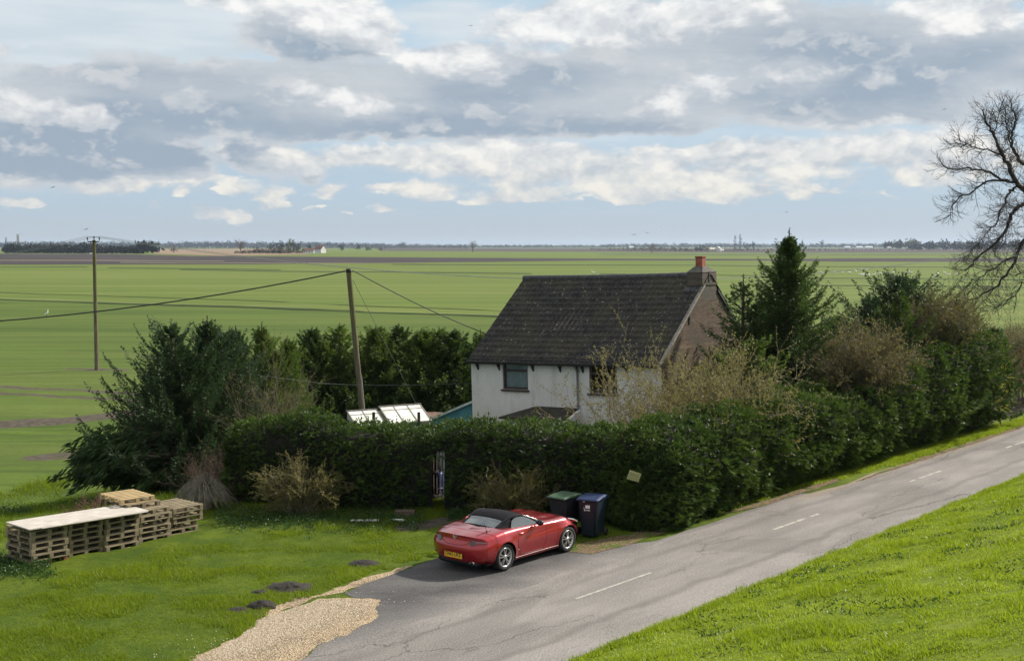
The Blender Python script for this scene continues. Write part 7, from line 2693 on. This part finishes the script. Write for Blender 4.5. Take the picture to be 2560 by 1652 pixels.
def far_buildings():
    WH = plain('far_white', (.70, .69, .66), .8, 0, .06, .2)
    RR = plain('far_red_roof', (.16, .075, .055), .8, 0, .2, .3)
    GR = plain('far_grey_roof', (.24, .24, .25), .7, 0, .2, .3)
    CR = plain('far_cream', (.52, .48, .36), .8, 0, .1, .3)
    DK = plain('far_window', (.03, .03, .035), .4)

    def house(name, label, u, vb, wpx, h_eave, h_ridge, depth, wall, roof, rz=0.0, cat='house', chim=True, wins=3):
        p = G(u, vb, FZ)
        w = wpx * p.y / F
        R = thing(name, label, cat, p, (0, 0, rz))
        MB().prism([(-w / 2, -depth / 2, 0), (-w / 2, depth / 2, 0), (-w / 2, depth / 2, h_eave), (-w / 2, 0, h_ridge), (-w / 2, -depth / 2, h_eave)], (w, 0, 0)).obj('wall', wall, R)
        o = .35
        m = MB()
        m.prism([(-w / 2 - .2, -depth / 2 - o, h_eave - .1), (-w / 2 - .2, 0, h_ridge + .15), (-w / 2 - .2, 0, h_ridge + .45), (-w / 2 - .2, -depth / 2 - o, h_eave + .2)], (w + .4, 0, 0))
        m.prism([(-w / 2 - .2, depth / 2 + o, h_eave - .1), (-w / 2 - .2, depth / 2 + o, h_eave + .2), (-w / 2 - .2, 0.01, h_ridge + .45), (-w / 2 - .2, 0.01, h_ridge + .15)], (w + .4, 0, 0))
        rf = m.obj('roof', roof, R)
        if chim:
            MB().box((w * .3, .5, h_ridge + .9), (.9, .9, 1.8)).obj('chimney', RBRICK_M, rf)
        for k in range(wins):
            MB().box((-w / 2 + w * (k + .7) / (wins + .4), -depth / 2 - .02, h_eave * .62), (1.2, .06, 1.3)).obj('window', DK, R)
        return R
    house('farmhouse', 'white gabled farmhouse with red roof beyond the dark ploughed field', 800, 632.5, 26, 4.6, 9.0, 8.5, WH, RR, radians(-38))
    house('farm_outbuilding', 'long low pale outbuilding with red roof left of the white farmhouse', 771, 633.2, 28, 3.2, 5.6, 6, WH, RR, radians(4), 'outbuilding', False, 4)
    house('farm_shed', 'small pale shed roof showing over the bare hedge', 700, 630, 10, 3.4, 5.4, 5, WH, GR, 0, 'shed', False, 1)
    house('farm_barn', 'cream barn at the pale farm right of the chimney', 1782, 629.5, 18, 3.6, 5.6, 9, CR, CR, radians(10), 'barn', False, 2)
    house('farm_barn', 'bright white barn gable right of the cream barn', 1795, 629.5, 11, 4.2, 7.5, 9, WH, WH, radians(70), 'barn', False, 1)
    house('farm_shed', 'small white shed at the right end of the pale farm', 1806, 630, 6, 2.2, 3.6, 4, WH, WH, 0, 'shed', False, 1)
    house('white_house', 'small white house inside the wood on the right horizon', 2362, 624.5, 9, 5.6, 8.4, 7, WH, GR, 0, 'house', True, 2)
    house('grey_house', 'pale house at the left end of the right wood', 2222, 625, 11, 4.4, 7.2, 7, WH, GR, radians(20), 'house', True, 2)
    for k, (u, w, lab) in enumerate(((2118, 14, 'first of three pale glasshouse sheds on the right horizon'), (2148, 16, 'second of three pale glasshouse sheds on the right horizon'), (2172, 18, 'third of three pale glasshouse sheds on the right horizon'))):
        house('glasshouse', lab, u, 621.6, w, 4.5, 7.5, 14, WH, plain('far_glass', (.62, .68, .72), .3), 0, 'glasshouse', False, 0)['group'] = 'sheds on the right horizon'
    house('horizon_shed', 'pale blue grey shed on the horizon behind the roof ridge', 1578, 621.5, 12, 5, 7.5, 12, WH, plain('far_glass', (.62, .68, .72), .3), 0, 'shed', False, 0)
    # the big church on the horizon at far left
    p = G(30, 619.8, FZ)
    k = p.y / F
    R = thing('cathedral', 'pale grey cathedral with a tall tower on the far left horizon', 'cathedral', p)
    ST = plain('far_stone', (.30, .30, .31), .9, 0, .1, .05)
    L = 42 * k
    hN = 12 * k
    MB().prism([(-L / 2, -9, 0), (-L / 2, 9, 0), (-L / 2, 9, hN * .75), (-L / 2, 0, hN), (-L / 2, -9, hN * .75)], (L, 0, 0)).obj('nave', ST, R)
    tw = MB().box((17 * k, 0, 16 * k), (6.5 * k, 16, 32 * k))
    for sx in (-1, 1):
        for sy in (-1, 1):
            tw.box((17 * k + sx * 2.9 * k, sy * 7.6, 33 * k), (1.2 * k, 2.5, 4 * k))
    tw.obj('tower', ST, R)
    MB().lathe([(0, 0), (3.2 * k, 0), (3.2 * k, 20 * k), (2.2 * k, 22 * k), (2.0 * k, 26 * k), (.2 * k, 28 * k), (0, 28 * k)], 8, Matrix.Translation((-14 * k, 0, 0)), False).obj('lantern', ST, R)
    # white van parked by the shelterbelt
    p = G(231, 637.5, FZ)
    V_ = thing('parked_van', 'tiny white van parked in front of the dark shelterbelt', 'van', p, (0, 0, radians(8)))
    b = MB().prism([(-2.6, -1, .45), (2.3, -1, .45), (2.55, -1, 1.1), (1.7, -1, 1.25), (1.1, -1, 2.2), (-2.6, -1, 2.3)], (0, 2, 0))
    b.obj('body', WH, V_, .06)
    MB().prism([(1.15, -1.02, 1.3), (1.62, -1.02, 1.3), (1.12, -1.02, 2.05), (.3, -1.02, 2.05), (.3, -1.02, 1.3)], (0, .03, 0)).obj('window', DK, V_)
    for x in (-1.7, 1.6):
        for y in (-.95, .95):
            MB().lathe([(0, -.12), (.3, -.12), (.36, -.08), (.36, .08), (.3, .12), (0, .12)], 14, Matrix.Translation((x, y, .36)) @ Matrix.Rotation(pi / 2, 4, 'X')).obj('wheel', BLACK_M, V_)


far_buildings()


def skin_body(name, pts, mat, parent=None):
    """one smooth lofted body through (x, y, z, radius) stations"""
    return MB().tube([p[:3] for p in pts], [p[3] for p in pts], 10).obj(name, mat, parent)


def birds():
    WHT = plain('white_feather', (.82, .82, .80), .8, 0, .05)
    BEAK = plain('orange_beak', (.5, .18, .04), .5)
    first = None
    spots = [(2055, 686), (2084, 684), (2106, 684), (2124, 684), (2150, 689), (2157, 690), (2172, 690), (2184, 690), (2200, 687), (2217, 687), (2234, 684), (2270, 684), (2278, 684), (2338, 693), (2344, 687), (2362, 685), (2372, 689), (2390, 688), (2139, 680), (2151, 677), (2166, 677), (1484, 684), (1914, 686), (2020, 688)]
    for k, (u, v) in enumerate(spots):
        p = G(u, v, FZ)
        if first is None:
            r = thing('swan', 'white swan grazing in the flock on the far right green field', 'swan', p, None, 'swans grazing on the far field')
            b = skin_body('body', [(-.52, 0, .42, .02), (-.40, 0, .40, .12), (-.15, 0, .38, .22), (.12, 0, .38, .24), (.32, 0, .42, .17), (.40, 0, .52, .09), (.46, 0, .70, .06), (.47, 0, .90, .05), (.52, 0, .99, .06), (.60, 0, .97, .055), (.66, 0, .94, .02)], WHT, r)
            link('beak', MB().tube([(.64, 0, .95), (.78, 0, .91)], [.03, .012], 6).mesh('beak', BEAK), r)
            for sy in (-1, 1):
                link('leg', MB().tube([(.0, sy * .09, .22), (.02, sy * .09, 0)], .025, 5).mesh('leg', BLACK_M), r)
            first = r
        else:
            r = first.copy()
            COL.objects.link(r)
            for c in list(first.children):
                d = c.copy()
                COL.objects.link(d)
                d.parent = r
        r.location = p
        r.rotation_euler = (0, 0, random.uniform(-.7, .7) + (pi if k % 3 == 0 else 0))
    p = G(117, 793, FZ)
    r = thing('egret', 'lone white egret standing in the left green field', 'egret', p)
    skin_body('body', [(-.30, 0, .36, .02), (-.15, 0, .42, .09), (.02, 0, .50, .11), (.12, 0, .60, .07), (.14, 0, .75, .04), (.10, 0, .88, .035), (.14, 0, .98, .045), (.20, 0, .97, .03)], WHT, r)
    MB().tube([(.19, 0, .97), (.33, 0, .95)], [.018, .005], 5).obj('beak', BEAK, r)
    for sy in (-1, 1):
        MB().tube([(.0, sy * .04, .42), (-.02, sy * .04, .2), (.01, sy * .04, 0)], .012, 5).obj('leg', BLACK_M, r)
    fly = [(1174, 65, 300, 0, 'gliding bird high above the cottage, below the top cloud edge'), (51, 312, 330, 0, 'flying bird under the left white cloud'), (131, 469, 260, 0, 'flying bird low over the left horizon clouds'), (212, 574, 260, 0, 'flying bird just left above the field pole'),
           (2359, 274, 330, 0, 'flying bird left of the bare tree crown'), (1964, 531, 330, 0, 'flying bird above the tall conifer tip'), (1615, 582, 330, 0, 'right bird of the low pair above the roof ridge'), (1582, 587, 300, 0, 'left bird of the low pair above the roof ridge'), (1647, 569, 300, 1, 'white gull flying low above the chimney side of the roof')]
    GREY = plain('dark_feather', (.10, .10, .11), .8)
    for (u, v, y, wh, lab) in fly:
        m = WHT if wh else GREY
        r = thing('flying_bird', lab, 'bird', P(u, v, y), (random.uniform(-.2, .2), random.uniform(-.3, .3), random.uniform(-.6, .6)), 'birds in flight')
        skin_body('body', [(0, -.35, 0, .02), (0, -.2, 0, .07), (0, .05, 0, .08), (0, .2, .02, .05), (0, .28, .02, .02)], m, r)
        for sx in (-1, 1):
            MB().prism([(sx * .05, .10, 0), (sx * .35, .14, .14), (sx * .75, -.06, .05), (sx * .34, -.05, .13), (sx * .05, -.10, 0)], (0, 0, .012)).obj('wing', m, r)


birds()


# ------------------------------------------------------------------ the air
def haze():
    b = MB()
    x, y0, y1, z0, z1 = 13500, -300, 13500, -2.3, 60
    b.box((0, (y0 + y1) / 2, (z0 + z1) / 2), (2 * x, y1 - y0, z1 - z0))
    me = b.mesh('haze', None) if False else None
    m = bpy.data.materials.new('haze')
    m.use_nodes = True
    g = NT(m.node_tree)
    pv = g.n('ShaderNodeVolumePrincipled', {'Color': (.66, .80, 1.0, 1), 'Density': HAZE_D, 'Anisotropy': .25})
    g.n('ShaderNodeOutputMaterial', {'Volume': pv.outputs[0]})
    o = b.obj('haze', m)
    tag(o, 'thin spring haze over the fen', 'haze', kind='stuff')


HAZE_D = 0.5e-4
haze()
